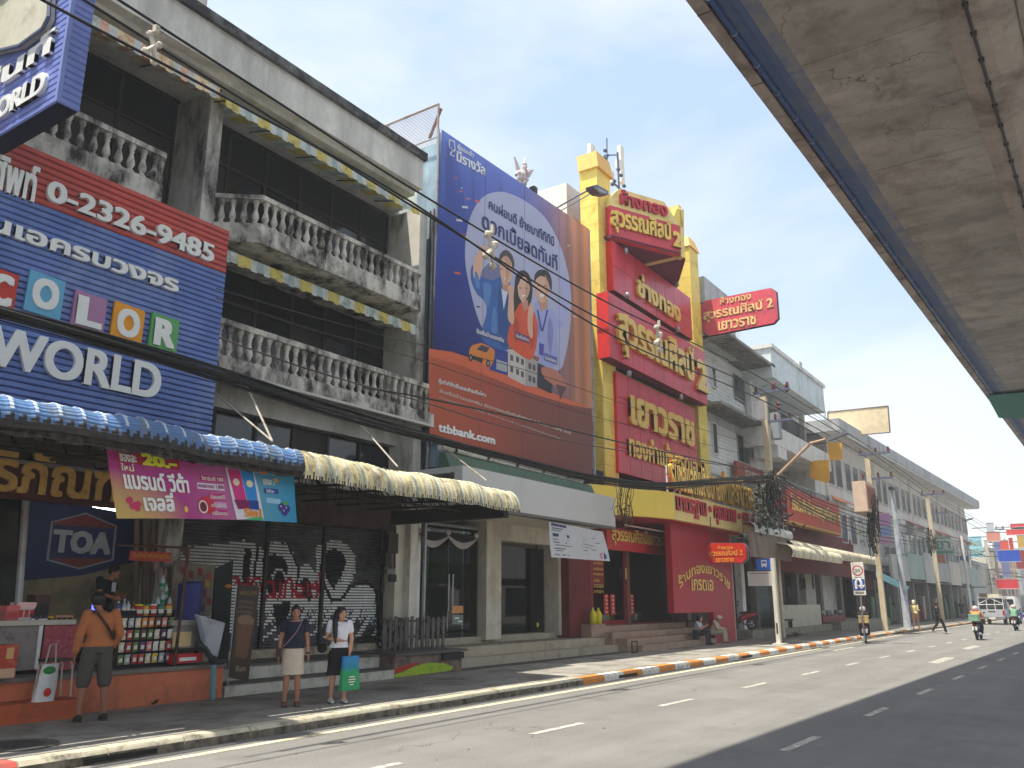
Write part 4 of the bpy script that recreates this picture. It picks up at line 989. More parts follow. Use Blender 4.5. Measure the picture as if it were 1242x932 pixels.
def btext(body,u0,v0,u1,v1,m,bold=.03,o=.018):
 a=bq(u0,v1,o);b=bq(u1,v1,o);c=bq(u0,v0,o)
 U_=(b-a);lettering(bnr,body,a,U_,Vector((0,0,1)),U_.length,c.z-a.z,m,.004,bold=bold,split=False,warp=lambda X,Y,Z:bq(u0+(u1-u0)*X,v1+(v0-v1)*Y,o+Z))
btext('ซองละ',.055,.03,.13,.14,WHITE);btext('20.-',.16,-.03,.31,.15,flat(232,236,60),.06)
btext('แบรนด์ วีต้า',.06,.24,.36,.55,WHITE,.04);btext('เจลลี่',.13,.58,.27,.88,WHITE,.04);btext('ใหม่',.055,.17,.11,.28,flat(240,232,200),.02)
for k,(v,c,w)in enumerate(((.20,(196,40,110),.13),(.35,(238,220,236),.15),(.53,(206,50,120),.09),(.68,(228,150,200),.09),(.83,(206,50,130),.09))):
 bnq('print_pill',[(.565-w,v),(.565,v),(.565,v+.11),(.565-w,v+.11)],flat(*c));btext(['วิตามินซี 100','คอลลาเจน 1,000','มัลเบอร์รี','แก้วมังกร','เปลือกสน'][k],.57-w,v+.015,.56,v+.095,WHITE if k!=1 else flat(150,40,110),.01)
bnq('pack_backing',[(.585,.02),(.74,.06),(.775,.96),(.61,.99)],flat(224,222,230),.010)
bnq('pink_pack',[(.595,.03),(.665,.05),(.685,.78),(.625,.80)],flat(214,50,130),.013);bnq('blue_pack',[(.667,.05),(.735,.07),(.745,.80),(.688,.79)],flat(40,140,216),.013)
bnq('pack_disc',bell(.636,.28,.018,.07),flat(240,220,190),.018);bnq('pack_disc',bell(.707,.30,.018,.07),flat(240,230,190),.018)
bnq('pack_foot',[(.61,.62),(.69,.62),(.69,.78),(.626,.79)],flat(130,24,90),.015);bnq('pack_foot',[(.69,.62),(.745,.62),(.745,.79),(.69,.78)],flat(24,60,150),.015)
btext('5in1',.66,.78,.755,.93,flat(240,150,50),.05,.02);bnq('green_ribbon',[(.665,.97),(.765,.92),(.765,.98),(.667,1.0)],flat(70,190,110),.016)
btext('ซองละ 5',.785,.17,.86,.30,WHITE,.02);bnq('print_pill',[(.79,.36),(.885,.37),(.885,.47),(.79,.46)],flat(24,80,160));btext('ไม่อ้วน',.80,.375,.85,.45,WHITE,.015);bnq('print_pill',[(.80,.55),(.895,.56),(.895,.66),(.80,.65)],flat(150,206,236))
bnq('pomegranate',bell(.46,.74,.045,.16),flat(206,46,70),.010);bnq('pomegranate_flesh',bell(.435,.78,.026,.12),flat(240,220,210),.014);bnq('pomegranate_core',bell(.435,.78,.019,.09),flat(110,30,50),.018)
for q in range(6):bnq('pomegranate_seed',bell(.085+.02*math.cos(q),.78+.07*math.sin(q*1.3),.013,.05,8),flat(200,50,100),.010)
for(x,y)in((.90,.72),(.935,.74),(.918,.80)):bnq('berry',bell(x,y,.022,.085),flat(60,44,130),.012);bnq('berry_shine',bell(x-.006,y-.02,.005,.02,8),flat(200,200,240),.018)
bnq('berry_leaf',[(.90,.62),(.935,.60),(.95,.66),(.92,.68)],flat(70,170,70),.016);bnq('orange_half',[(.765,.0),(.82,.03),(.81,.09),(.785,.10),(.77,.06)],flat(240,120,40),.010)
bnq('star',bell(.875,.2,.012,.05,5),flat(250,170,60),.012);bnq('star',bell(.335,.84,.012,.06,5),flat(246,200,90),.012)
mb=MB()
for u in(0,.25,.5,.75,1):mb.tube([bq(u,0),bq(u,0)+Vector((.02,.05,.4))],.006,4)
mb.build('tie_string',WHITEP,bnr)
# bank branch with the big poster
YPo=13.9
bk=thing('bank_branch','white bank branch with glass doors below the huge blue and orange poster','building',(21,15,0))
XB0=17.05;XB1=26.9
zpt0,zpt1=P(535,157,YPo).z,P(714,278,YPo).z
zt=zpt0-.15
MB().box(XB0+.02,XB1,YPo+1.0,27,4.6,zt-.6).build('upper_wall',mat('pale_green_grey_wall',srgb(186,196,190),.85,dirt=srgb(140,146,142),damt=.4,streak=.9),bk)
PBL=mat('pale_blue_wall',srgb(150,174,190),.8,dirt=srgb(110,126,138),damt=.45,streak=.9)
MB().box(XB0+.02,XB0+.45,13.98,YPo+1.0,5.2,zt-.1).build('blue_side_pier',PBL,bk)
MB().box(XB0+.02,XB0+.24,13.94,13.98,5.0,zt-.1).build('edge_trim',mat('blue_trim',srgb(110,140,160),.7,var=.2),bk)
a=P(524,140,YPo+.7);
ms=thing('roof_mesh_screen','rusty framed chain link screen on the roof left of the poster top','fence',P(500,165,15.4))
q=[PX(468,152,XB0+.1),PX(531,128,XB0+.1),PX(524,172,XB0+.1)]
yA,yB=q[0].y,q[1].y;zA_=q[1].z;
q0,q1=PX(468,152,XB0+.1),PX(532,127,XB0+.1)
FRM=mat('rusty_frame',srgb(150,134,124),.7,dirt=srgb(110,70,52),damt=.4)
y0_,y1_=q1.y,q0.y;z1_=(q0.z+q1.z)/2;z0_=P(531,160,YPo).z
mb=MB().tube([(XB0+.1,y0_,z1_),(XB0+.1,y1_+3,z1_)],.035,6).tube([(XB0+.1,y0_,z1_),(XB0+.1,y0_,z0_-.6)],.035,6)
for k in range(1,4):mb.tube([(XB0+.1,y0_+2.0*k,z1_),(XB0+.1,y0_+2.0*k,z0_-.8)],.03,6)
mb.build('frame',FRM,ms)
mb=MB();n=int((y1_+3-y0_)/.11);hh_=z1_-z0_+.6
for k in range(-int(hh_/.11),n):
 for s_ in(0,1):
  ya=y0_+k*.11;yb=ya+hh_
  pa,pb_=max(ya,y0_),min(yb,y1_+3)
  if pb_<=pa:continue
  fa,fb=(pa-ya)/hh_,(pb_-ya)/hh_
  zz0=z0_-.6+hh_*(fa if not s_ else 1-fa);zz1=z0_-.6+hh_*(fb if not s_ else 1-fb)
  mb.tube([(XB0+.1,pa,zz0),(XB0+.1,pb_,zz1)],.006,3,cap=False)
o=mb.build('chain_link',FRM,ms)
MB().tube([PX(521,168,XB0+.15),PX(535,132,XB0+.15)],.05,6).build('brace',mat('red_brown_brace',srgb(130,96,84),.7),ms)
YFs=12.6
zf1=P(746,604,YFs).z;zf0=P(746,640,YFs).z;xf1=P(746,620,YFs).x;xf0=XB0-.6
FAS=mat('grey_white_fascia',srgb(206,206,204),.5,dirt=srgb(176,176,172),damt=.3,streak=.9,var=.03)
MB().box(xf0,xf1,YFs,YFs+.25,zf0+.02,zf1).build('fascia',FAS,bk)
MB().box(xf0,xf1+.01,YFs-.012,YFs+.26,zf0-.05,zf0+.018).build('fascia_trim',mat('dark_trim',srgb(110,108,104),.7),bk)
MB().box(xf0,xf1-.03,YFs+.25,15.2,zf0+.0,zf0+.12).build('soffit',mat('soffit_cream',srgb(206,200,184),.8,dirt=srgb(170,164,148),damt=.3),bk)
MB().box(xf0,xf1,YFs+.26,14.0,zf1-.15,zf1).build('canopy_roof',FAS,bk)
GRN=mat('dark_green_sheet',srgb(76,104,84),.6,dirt=srgb(54,74,62),damt=.4,dscale=2)
zg0=P(600,570,13.2).z
MB().prism([(xf0+.3,13.2,zf1+.003),(xf0+.3,13.6,zf1+.003),(xf0+.3,13.6,zf1+.45),(xf0+.3,13.4,zf1+.45)],(xf1-xf0-.4,0,0)).build('green_sheet',GRN,bk)
MB().tube([(xf0+.3,13.55,zf1+.60),(xf1-.5,13.55,zf1+.56)],.10,8).build('white_gutter',mat('gutter_white',srgb(214,212,196),.5,dirt=srgb(150,146,120),damt=.4),bk)
for k in range(6):
 X=xf0+.8+k*1.45;MB().box(X,X+.04,13.4,13.6,zf1+.52,zf1+.75).build('gutter_bracket',DSTEEL,bk)
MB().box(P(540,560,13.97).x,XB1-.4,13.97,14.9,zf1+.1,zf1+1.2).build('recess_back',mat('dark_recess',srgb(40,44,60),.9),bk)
YD_=14.9;zfl=.78
def ix(px,Y=YD_,py=700):return P(px,py,Y).x
p0a,p0b=ix(484,YD_),ix(503,YD_)
PIL=mat('cream_pillar',srgb(206,200,184),.7,dirt=srgb(166,158,140),damt=.4,streak=.8)
MB().box(C2b+.2,ix(497),YD_-.35,YD_+.5,.7,zf0).build('pillar',WHITEP,bk)
MB().box(ix(580),ix(598),YD_-.3,YD_+.5,.7,zf0).build('pillar',PIL,bk)
MB().box(ix(668),ix(679),YD_-.3,YD_+.5,.7,zf0).build('pillar',PIL,bk)
MB().box(ix(600),ix(668),YD_-.1,YD_+.3,P(620,657,YD_).z,zf0).build('door_head',PIL,bk)
MB().box(XB0+.02,ix(679),17.5,17.7,.7,4.6).build('inner_back_wall',mat('bank_interior',srgb(96,104,100),.8,dirt=srgb(60,66,66),damt=.5),bk)
MB().box(XB0+.02,ix(700),15.0,27,.5,.775).build('inner_floor',mat('bank_floor',srgb(110,108,104),.4),bk)
GL=clear_glass('door_glass',(.66,.84,.78),.03)
xs_=[ix(497),ix(520),ix(545),ix(563),ix(580)]
for i,(a,b)in enumerate(zip(xs_,xs_[1:])):
 o=MB().box(a+.015,b-.015,YD_,YD_+.012,zfl+.02,zf0-.28).build('glass_door'if i in(1,2)else 'glass_pane',GL,bk)
 if i in(1,2):
  xh=b-.09 if i==1 else a+.09
  MB().tube([(xh,YD_-.06,1.5),(xh,YD_-.06,2.5)],.02,8).build('handle',mat('bright_steel',srgb(200,202,200),.25,metal=.8),o)
MB().box(xs_[0],xs_[-1],YD_-.02,YD_+.03,zf0-.28,zf0-.2).build('door_rail',STEEL,bk)
MB().box(ix(548),ix(562),YD_-.012,YD_-.006,P(555,744,YD_).z,P(555,735,YD_).z).build('door_sticker',flat(214,150,90),bk)
MB().box(ix(549),ix(562),YD_-.012,YD_-.006,P(555,757,YD_).z,P(555,746,YD_).z).build('door_sticker',flat(120,140,130),bk)
for k,(x,y)in enumerate(((552,749),(556,753))):MB().box(ix(x),ix(x+5),YD_-.018,YD_-.013,P(x,y+2,YD_).z,P(x,y,YD_).z).build('sticker_print',WHITE,bk)
MB().box(ix(545.5),ix(562),15.6,15.64,P(555,744,15.6).z+.3,P(555,680,15.6).z).build('inner_poster',mat('inner_poster',srgb(150,150,130),.7,dirt=srgb(110,120,140),damt=.5,dscale=2),bk)
pl=thing('reflected_tree','bushy dark green foliage behind the bank door glass in place of a reflected tree','plant',(ix(508),15.7,.8))  # leaves set behind the pane to stand for a tree's reflection
mb=MB()
for k in range(520):
 c=Vector((ix(511)+random.gauss(0,.26),15.9+random.gauss(0,.2),3.35+random.gauss(0,.42)));l=U(.04,.09);d=Vector((random.gauss(0,1),random.gauss(0,1),random.gauss(0,1))).normalized();e=d.orthogonal().normalized()*l*.4
 mb.add([c,c+d*l*.5+e,c+d*l,c+d*l*.5-e],[(0,1,2,3)])
mb.build('foliage',mat('reflected_leaf',(.06,.12,.05),.7,var=.4),pl);MB().tube([(ix(509),15.8,.8),(ix(511),15.9,3.2)],.035,6).build('stem',DARKWOOD,pl)
MB().box(ix(600),ix(668),YD_+.25,YD_+.262,zfl+.02,P(620,662,YD_).z).build('shopfront_glass',clear_glass('grey_glass_pane',(.84,.86,.86),.0),bk)
lb=[((603,770),(607,665),(611,668),(610,770),(120,124,126)),((612,768),(604,690),(628,664),(636,690),(142,138,134)),((637,768),(625,696),(634,666),(648,690),(120,116,112)),((652,768),(634,690),(646,664),(664,668),(96,98,100))]
for k,pts in enumerate((((604,766),(600,700),(612,668),(622,766)),((622,766),(600,690),(630,668),(640,766)),((642,766),(622,694),(646,668),(652,766)))):
 o=thing('leaning_board',['grey board leaning in the bank window next to the pillar','pale grey board leaning in the middle of the bank window','dark grey board leaning under the slanting white rod'][k],'board',P(pts[0][0],pts[0][1],15.4+.08*k))
 pol(list(pts),15.4+.08*k,flat(*[(134,138,140),(158,152,148),(108,106,104)][k],rough=.6),o,'board_face',.03)
rd=thing('slanting_rod','thin white tube leaning behind the bank window glass','tube',P(656,745,15.3))
MB().tube([P(648,666,15.3),P(638,690,15.3),P(648,747,15.3)],.025,6).build('tube',mat('white_tube2',srgb(214,210,200),.5),rd)
ky=thing('yellow_offering','small yellow bunch on the floor behind the bank window','flowers',P(650,764,15.2))
MB().ball(P(651,758,15.2),.09,.08,.1).build('bunch',flat(200,196,60),ky);MB().ball(P(653,765,15.2),.12,.08,.06).build('leaves',flat(60,80,50),ky)
BST=mat('bank_step_terrazzo',srgb(178,168,148),.6,dirt=srgb(140,130,112),damt=.4,dscale=2,streak=.3)
YS_=13.5;xb0=XQ+2.62;xb1=P(752,785,YS_).x
st2=thing('bank_steps','two wide beige terrazzo steps leading up to the bank doors','steps',(20,YS_,.15))
z1s=P(545,803,YS_).z
MB().box(xb0,xb1,YS_,YS_+.5,.13,.36).build('step',BST,st2)
MB().box(xb0,xb1-.3,YS_+.38,15.0,.13,.60).build('step',BST,st2)
MB().box(xb0,xb1-.32,YS_+.40,15.0,.60,.62).build('landing',mat('bank_landing',srgb(150,142,126),.45,dirt=srgb(110,104,92),damt=.4),st2)
MB().box(ix(497),ix(680),YD_-.14,15.4,.62,zfl+.015).build('threshold',BST,bk)
dp=thing('mourning_drapery','black and white cloth swags hung over the bank doors','drapery',P(543,650,14.5))
def swag(x0,x1,y,d0,d1,m,nm,o=0):
 a=P(x0,y,14.5-o);b=P(x1,y,14.5-o)
 MB().grid(lambda u,v:(a.x+(b.x-a.x)*u,14.5-o+.02*math.sin(v*14),a.z-(d0+(d1-d0)*v)*(.25+.75*math.sin(math.pi*u))+.0),16,6).build(nm,m,dp,smooth=True)
swag(506,544,643,0,.26,mat('drape_black',srgb(24,22,26),.9),'black_swag');swag(544,579,646,0,.26,MATS['drape_black'],'black_swag')
swag(506,544,644,.22,.40,mat('drape_white',srgb(206,196,196),.9,tr=.3),'white_swag',.03);swag(544,579,647,.22,.40,MATS['drape_white'],'white_swag',.03)
for x,y in((508,644),(544,646),(578,650)):MB().ball(P(x,y,14.42),.09,.05,.08).build('rosette',MATS['drape_white'],dp)
hp_=thing('hanging_duct','pale square duct hanging from the yellow canopy end before the bank soffit','duct',P(550,618,13.0))
pol([(545,600),(560,600),(556,632),(543,632)],13.0,mat('duct_beige',srgb(170,164,146),.7),hp_,'duct_body',.2);pol([(543,630),(557,630),(556,633),(543,633)],12.99,mat('dark_trim',srgb(110,108,104),.7),hp_,'duct_rim',.22)
yp=YD_-.352
def ptx(body,x0,y0,x1,y1,m,bold=.01):text_px(bk,body,(x0,y0),(x0,y1),(x1,y1),yp,m,.003,bold,split=False)
ptx('08.30',485,708,497,713,flat(60,60,66),.03);ptx('ttb',485,672,489,678,flat(60,60,90));
for k,y in enumerate((683,690,700,703,717,722)):MB().box(P(485,y,yp).x,P(485+(6,4,9,5,7,5)[k],y,yp).x,yp-.004,yp,P(485,y+.8,yp).z,P(485,y,yp).z).build('printed_line',flat(130,130,136)if k<4 else flat(190,80,90),bk)
YW_=12.5
wb_=thing('location_banner','white cloth banner with a small map hanging under the bank fascia','banner',P(700,640,YW_))
a,b,c,d=P(666,633,YW_),P(731,645,YW_),P(739,681,YW_),P(669,676,YW_)
def wq(u,v,o=0):
 p=a.lerp(b,u).lerp(d.lerp(c,u),v);p.y+=.025*math.sin(u*9+v*3)+.012*math.sin(u*23)-o;return p
MB().grid(lambda u,v:wq(u,v),26,8).build('cloth',mat('banner_white',srgb(226,228,234),.7,tr=.3,var=.03),wb_,smooth=True)
def wpoly(nm,pts,m,o=.008):MB().poly([wq(u,v,o)for u,v in pts]).build(nm,m,wb_)
NV=flat(46,56,104);GRY=flat(130,134,146)
wpoly('blue_bar',[(.04,.02),(.30,.03),(.30,.10),(.04,.09)],NV);wpoly('blue_bar',[(.06,.30),(.32,.31),(.32,.40),(.06,.39)],NV)
for k,(u,v,w)in enumerate(((.05,.14,.18),(.05,.20,.14),(.06,.46,.24),(.06,.54,.2),(.08,.62,.12),(.20,.63,.14),(.06,.72,.16),(.08,.78,.1),(.05,.90,.08),(.16,.90,.05),(.24,.90,.04))):wpoly('text_line',[(u,v),(u+w,v+.003),(u+w,v+.032),(u,v+.03)],GRY if k%3 else flat(90,96,120))
for k,(u0,v0,u1,v1)in enumerate(((.50,.12,.60,.38),(.60,.38,.86,.16),(.60,.38,.52,.60),(.52,.60,.62,.86),(.62,.38,.80,.46),(.56,.62,.82,.58))):wpoly('map_line',[(u0,v0),(u1,v1),(u1+.008,v1+.006),(u0+.008,v0+.006)],flat(160,164,176))
for u,v in((.58,.5),(.66,.52),(.74,.28),(.80,.42),(.60,.60),(.70,.66),(.56,.70)):wpoly('map_name',[(u,v),(u+.09,v),(u+.09,v+.025),(u,v+.025)],GRY)
p=wq(.90,.93,.012);q_=wq(.985,.93,.012);lettering(wb_,'b',p,q_-p,ZA,.13,.17,flat(40,60,130),.004,bold=.06)
p=wq(.82,.93,.012);q_=wq(.89,.93,.012);lettering(wb_,'tt',p,q_-p,ZA,.14,.17,flat(226,120,120),.004,bold=.03)
# the big poster
po=thing('poster','huge blue and orange bank poster with three smiling people in a pale disc','poster',(21,YPo,6))
def PQ(x,y,o=0):return P(x,y,YPo-.0013*o)
TL,TR_,BR_,BL_=PQ(535.5,157),PQ(714.5,278),PQ(718.5,585),PQ(521,535)
def colp(v):
 u=(v.x-TL.x)/(TR_.x-TL.x);w=(TL.z-v.z)/(TL.z-BL_.z)
 base=lerpc([(0,srgb(80,106,196)),(.45,srgb(104,112,190)),(.7,srgb(160,128,144)),(.88,srgb(206,142,112)),(1,srgb(214,140,96))],u)
 dk=lerpc([(0,srgb(112,136,216)),(.4,srgb(68,92,204)),(.7,srgb(46,60,150)),(1,srgb(44,52,120))],w)
 k=max(0,1-u*1.15);out=tuple(base[i]*(1-k)+dk[i]*k for i in range(3))
 kk=.82+.18*math.sin(u*60)*(u>.8);return tuple(c*kk for c in out)
nu,nv=48,40
gm=MB().grid(lambda u,v:(lambda p:(p.x,YPo+.03*math.sin(u*20)*0,p.z))(TL.lerp(TR_,u).lerp(BL_.lerp(BR_,u),v)),nu,nv)
printed(gm,'printed_sheet',colp,po,PRM)
def pp(nm,pts,m,o=1,th=0):return MB().poly([PQ(x,y,o)for x,y in pts]).build(nm,m,po)
def smooth(pts,n=6,closed=True):
 out=[];k=len(pts)
 for i in range(k):
  p0,p1,p2,p3=pts[(i-1)%k],pts[i],pts[(i+1)%k],pts[(i+2)%k]
  for j in range(n):
   t=j/n
   out.append(tuple(.5*((2*p1[c])+(-p0[c]+p2[c])*t+(2*p0[c]-5*p1[c]+4*p2[c]-p3[c])*t*t+(-p0[c]+3*p1[c]-3*p2[c]+p3[c])*t**3)for c in(0,1)))
 return out
OR1=mat('poster_orange',srgb(206,96,62),.6,dirt=srgb(176,78,60),damt=.4,dscale=.8,var=.05);
g=MB();top=[(520,423),(548,427),(600,444),(640,462),(680,481),(718,496)];bot=[(521,535),(556,545),(606,558),(640,567),(680,576),(718.5,585)]
rs=14
for i in range(len(top)-1):
 for j in range(rs):
  def lp(k,f):return(top[k][0]+(bot[k][0]-top[k][0])*f,top[k][1]+(bot[k][1]-top[k][1])*f)
  a_,b_,c_,d_=lp(i,j/rs),lp(i+1,j/rs),lp(i+1,(j+1)/rs),lp(i,(j+1)/rs)
  g.add([PQ(*a_,1),PQ(*b_,1),PQ(*c_,1),PQ(*d_,1)],[(0,1,2,3)])
def colo(v):
 u=(v.x-TL.x)/(TR_.x-TL.x);w=(v.z-BL_.z)/5
 return lerpc([(0,srgb(226,112,76)),(.25,srgb(212,102,76)),(.5,srgb(170,96,82)),(1,srgb(140,94,88))],u)
printed(g,'orange_field',colo,po,PRM)
pp('orange_crest',[(520,423),(548,427),(600,444),(640,462),(680,481),(717,496),(690,491),(640,476),(600,460),(560,444),(520,432)],mat('crest_orange',srgb(218,104,66),.6,var=.03),2)
DISC=mat('disc_pale',srgb(182,186,216),.6,var=.06,vscale=.3)
pp('pale_disc',smooth([(585,240),(610,233),(640,246),(664,268),(682,305),(692,350),(692,392),(686,430),(676,450),(640,440),(600,420),(582,392),(570,350),(564,310),(569,268)]),DISC,1)
SK=flat(226,180,154);SK2=flat(200,148,122);HR=flat(52,44,48);HR2=flat(84,72,74);BLU=mat('print_blue',srgb(56,104,176),.6,var=.12,vscale=1.2);ORP=mat('print_orange',srgb(222,88,48),.6,var=.1,vscale=1.3);LAV=mat('print_lavender',srgb(164,170,220),.6,var=.08,vscale=1.2)
pp('disc_shadow',smooth([(584,330),(598,318),(612,330),(622,360),(606,400),(592,372),(583,356)]),flat(122,124,164),2)
pp('shirt',smooth([(648,372),(660,366),(672,378),(684,356),(680,336),(688,340),(690,370),(682,396),(676,404),(676,440),(660,446),(650,424)]),LAV,3)
pp('raised_arm',smooth([(672,380),(682,358),(678,336),(686,338),(690,366),(684,390)]),flat(176,180,226),4)
pp('neck',[(652,362),(664,362),(664,374),(656,378)],SK2,4)
pp('head',smooth([(648,346),(651,332),(660,331),(666,342),(666,356),(659,367),(652,362)]),SK,5)
pp('hair',smooth([(648,344),(649,333),(655,327.5),(664,329),(669,339),(669,352),(667,350),(664,340),(657,335),(651,338)]),HR,6)
pp('smile',[(654,357),(662,356),(659,360.5),(656,360.5)],WHITE,6)
pp('lanyard',[(651,376),(653,376),(658,402),(656,402)],flat(60,60,150),6);pp('lanyard',[(663,376),(665,376),(659,402),(657,402)],flat(60,60,150),6);pp('badge',[(654,416),(660,418),(659,432),(654,430)],flat(70,76,170),7)
pp('jacket',smooth([(571,338),(573,322),(582,334),(598,340),(606,336),(612,346),(617,352),(620,380),(618,420),(606,424),(584,410),(590,380),(588,366),(578,356)]),BLU,4)
pp('jacket_shade',smooth([(606,350),(617,360),(620,392),(617,420),(607,418),(604,380)]),mat('print_blue_dark',srgb(40,80,146),.6,var=.1),5)
pp('white_shirt',[(608,350),(616,354),(611,376)],flat(214,220,236),6)
pp('forearm',smooth([(574,334),(576,312),(583,310),(583,334),(580,340)]),SK,5);pp('fist',smooth([(583,300),(588,297),(592,303),(589,309),(583,308)]),SK,6);pp('forearm',[(577,330),(579,305),(588,304),(583,332)],SK,5.5)
pp('neck',[(608,338),(618,340),(616,354),(610,352)],SK2,6)
pp('head',smooth([(606,316),(610,309),(619,312),(622,326),(619,340),(612,346),(607,334)]),SK,7)
pp('hair',smooth([(605,318),(607,308),(614,303.5),(621,309.5),(624,320),(622,328),(619.5,317),(612,311),(607.5,316)]),HR2,8)
pp('smile',[(611,337),(617,337),(614,342)],WHITE,8)
pp('hair_back',smooth([(624,350),(626,334),(634,328),(642,334),(646,352),(642,372),(634,366),(630,384),(622,380)]),HR,6)
pp('blouse',smooth([(620,392),(626,376),(634,366),(642,372),(650,384),(652,406),(648,430),(640,436),(618,420),(616,406)]),ORP,7)
pp('neck',[(632,364),(640,364),(641,374),(636,378)],SK2,8)
pp('head',smooth([(628,344),(631,334),(639,335),(643,346),(640,360),(634,366),(629,358)]),SK,9)
pp('fringe',smooth([(627,346),(630,334),(636,330),(642,337),(643.5,350),(641,343),(637,336),(632,338),(629,345)]),HR,10)
pp('smile',[(632,358),(638,357.5),(635,361)],WHITE,10)
pp('forearm',smooth([(616,386),(617,360),(616,348),(622,347),(623,362),(623,392)]),SK,9);pp('forearm',smooth([(641,404),(640,384),(643,368),(647,372),(646,390),(646,410)]),SK,9)
for pts in([(612,311),(618,314),(619,326),(616,340),(613,344),(614,326)],[(637,337),(642,346),(640,358),(635,364),(638,350)],[(661,334),(665,344),(664,356),(659,365),(662,350)]):pp('face_shade',smooth(pts),flat(206,156,130),9.5)
for pts in([(586,344),(596,348),(592,372),(588,366)],[(600,372),(603,400),(598,412),(596,390)],[(576,330),(580,334),(582,350),(577,346)]):pp('sleeve_fold',smooth(pts),flat(86,134,196),5.5)
for pts in([(626,384),(630,400),(626,416),(622,398)],[(644,386),(649,404),(645,424),(642,402)]):pp('blouse_fold',smooth(pts),flat(190,70,40),8)
for pts in([(666,386),(671,400),(668,430),(664,410)],[(652,384),(655,396),(653,410)]):pp('shirt_fold',smooth(pts),flat(136,142,196),6.5)
for(x,y)in((608,326),(615,326),(631,349),(638,349),(653,346),(661,346)):pp('eye',[(x-1.2,y),(x+1.2,y+.4),(x+1.2,y+1.4),(x-1.2,y+1)],HR,11)
def ptxt(body,x0,y0,x1,y1,h,m=WHITE,bold=.02,o=12,split=False,depth=.004):
 a_=PQ(x0,y0,o);b_=PQ(x1,y1,o);hv=PQ(x0,y0-h,o).z-a_.z
 U_=b_-a_;return lettering(po,body,a_,U_,ZA,U_.length,hv,m,depth,bold,split=split)
for(pts,c)in(([(577,397),(612,409),(612,418),(577,406)],(54,84,150)),([(625,402),(642,409),(642,417),(625,411)],(110,60,110)),([(660,428),(676,434),(676,443),(660,437)],(96,96,170))):pp('caption_band',pts,flat(*c),10)
ptxt('สินเชื่อบ้านแลกเงิน',578,404,611,415.5,6);ptxt('สินเชื่อบ้าน',626,409,641,414.5,4.5);ptxt('สินเชื่อสวัสดิการ',661,435.5,675,441,4.5)
CAR=flat(224,134,52)
pp('blue_panel',[(593,418),(617,427),(617,456),(594,449)],flat(44,66,150),3)
pp('printed_card',[(602,436),(615,440),(615,452),(602,448)],flat(170,174,180),4)
pp('car_body',smooth([(569,428),(572,420),(580,417),(586,417),(596,422),(600,426),(599,436),(594,445),(584,441),(572,436)]),CAR,5)
pp('car_window',[(578,424),(584,418.5),(594,422),(590,428)],flat(60,66,84),6);pp('car_grille',[(570,430),(586,436),(585,441),(571,435)],flat(50,44,46),6)
for x,y in((592,441),(571,434)):pp('car_wheel',bell(x,y,2.6,4.4),flat(34,34,38),7);pp('car_hub',bell(x,y,1.2,2.2),flat(150,150,150),8)
HW=flat(206,198,190)
pp('house_front',[(616,424),(623,421),(637,430),(637,468),(616,457)],HW,5);pp('house_side',[(637,430),(652,437),(651,470),(637,468)],flat(176,168,166),5)
pp('house_roof',[(614,424),(622,419),(654,434),(653,439),(636,430),(622,424)],flat(150,90,84),6)
for x,y in((619,430),(626,432),(632,435),(619,444),(626,447),(632,450),(641,440),(646,442),(641,455),(646,457)):pp('printed_window',[(x,y),(x+3.4,y+1.5),(x+3.4,y+8.5),(x,y+7)],flat(84,82,92),7)
pp('dark_bag',[(652,440),(670,449),(669,478),(652,470)],flat(44,44,56),6);pp('money_stack',smooth([(657,446),(672,448),(684,460),(686,470),(680,484),(674,470),(660,458)]),flat(190,120,100),7);pp('dark_cone',[(674,466),(687,470),(680,485)],flat(96,60,64),8)
for x,y,r_,c in((560,228,1,(220,220,230)),(559,232,2,(206,110,120)),(568,241,2,(226,120,110)),(579,244,3,(214,110,110)),(564,251,3,(214,214,224)),(557,267,3,(206,206,216)),(565,288,3,(212,200,140)),(563,284,2,(160,60,110)),(555,331,3,(216,90,66)),(580,372,2,(60,64,60)),(553,216,1.5,(214,90,90)),(697,384,2,(224,190,160)),(690,298,1.5,(214,190,190))):
 pp('confetti',[(x-r_*1.4,y-r_*.4),(x+r_,y-r_*.2),(x+r_*1.4,y+r_*.7),(x-r_,y+r_*.5)],flat(*c),2)
DB=flat(48,56,120)
ptxt('คนผ่อนดี ย้ายมาที่ทีทีบี',593,253,672,299,14,DB,.02)
ptxt('ดอกเบี้ยลดทันที',585,276,676,328,22,DB,.02)
ptxt('ผู้แนะนำ',555,182,574,193,8,WHITE,.03);ptxt('มีรางวัล',554,195,588,213,13,WHITE,.035)
for p1,p2 in(((545,170),(551,172)),((545,170),(545,178)),((551,172),(552,182)),((545,178),(550,184)),((552,182),(550,184)),((548,184),(546,188)),((546,188),(551,190))):
 MB().tube([PQ(*p1,3),PQ(*p2,3)],.02,4).build('trophy_line',WHITE,po)
ptxt('กู้เท่าที่จำเป็นและชำระคืนไหว',532,466,589,483,7,WHITE,.025)
ptxt('สินเชื่อบ้านแลกเงิน อัตราดอกเบี้ยที่แท้จริงต่อปี 7.04% - 7.69% ต่อปี',533,476,692,527,4.6,flat(226,206,196),.015)
ptxt('คำนวณจากสมมติฐานวงเงินกู้ 1 ล้านบาท ระยะเวลากู้ 10 ปี เงื่อนไขเป็นไปตามที่ธนาคารกำหนด',533,484,680,534,3.6,flat(210,186,176),.012)
ptxt('ttbbank.com',532,523,600,539,10,WHITE,.045)
sm=MB()
for t in(.25,.5,.75):a_,b_=TL.lerp(TR_,t),BL_.lerp(BR_,t);sm.tube([(a_.x,YPo-.003,a_.z),(b_.x,YPo-.003,b_.z)],.006,4)
sm.build('sheet_seam',flat(120,80,100),po)
fb=MB()
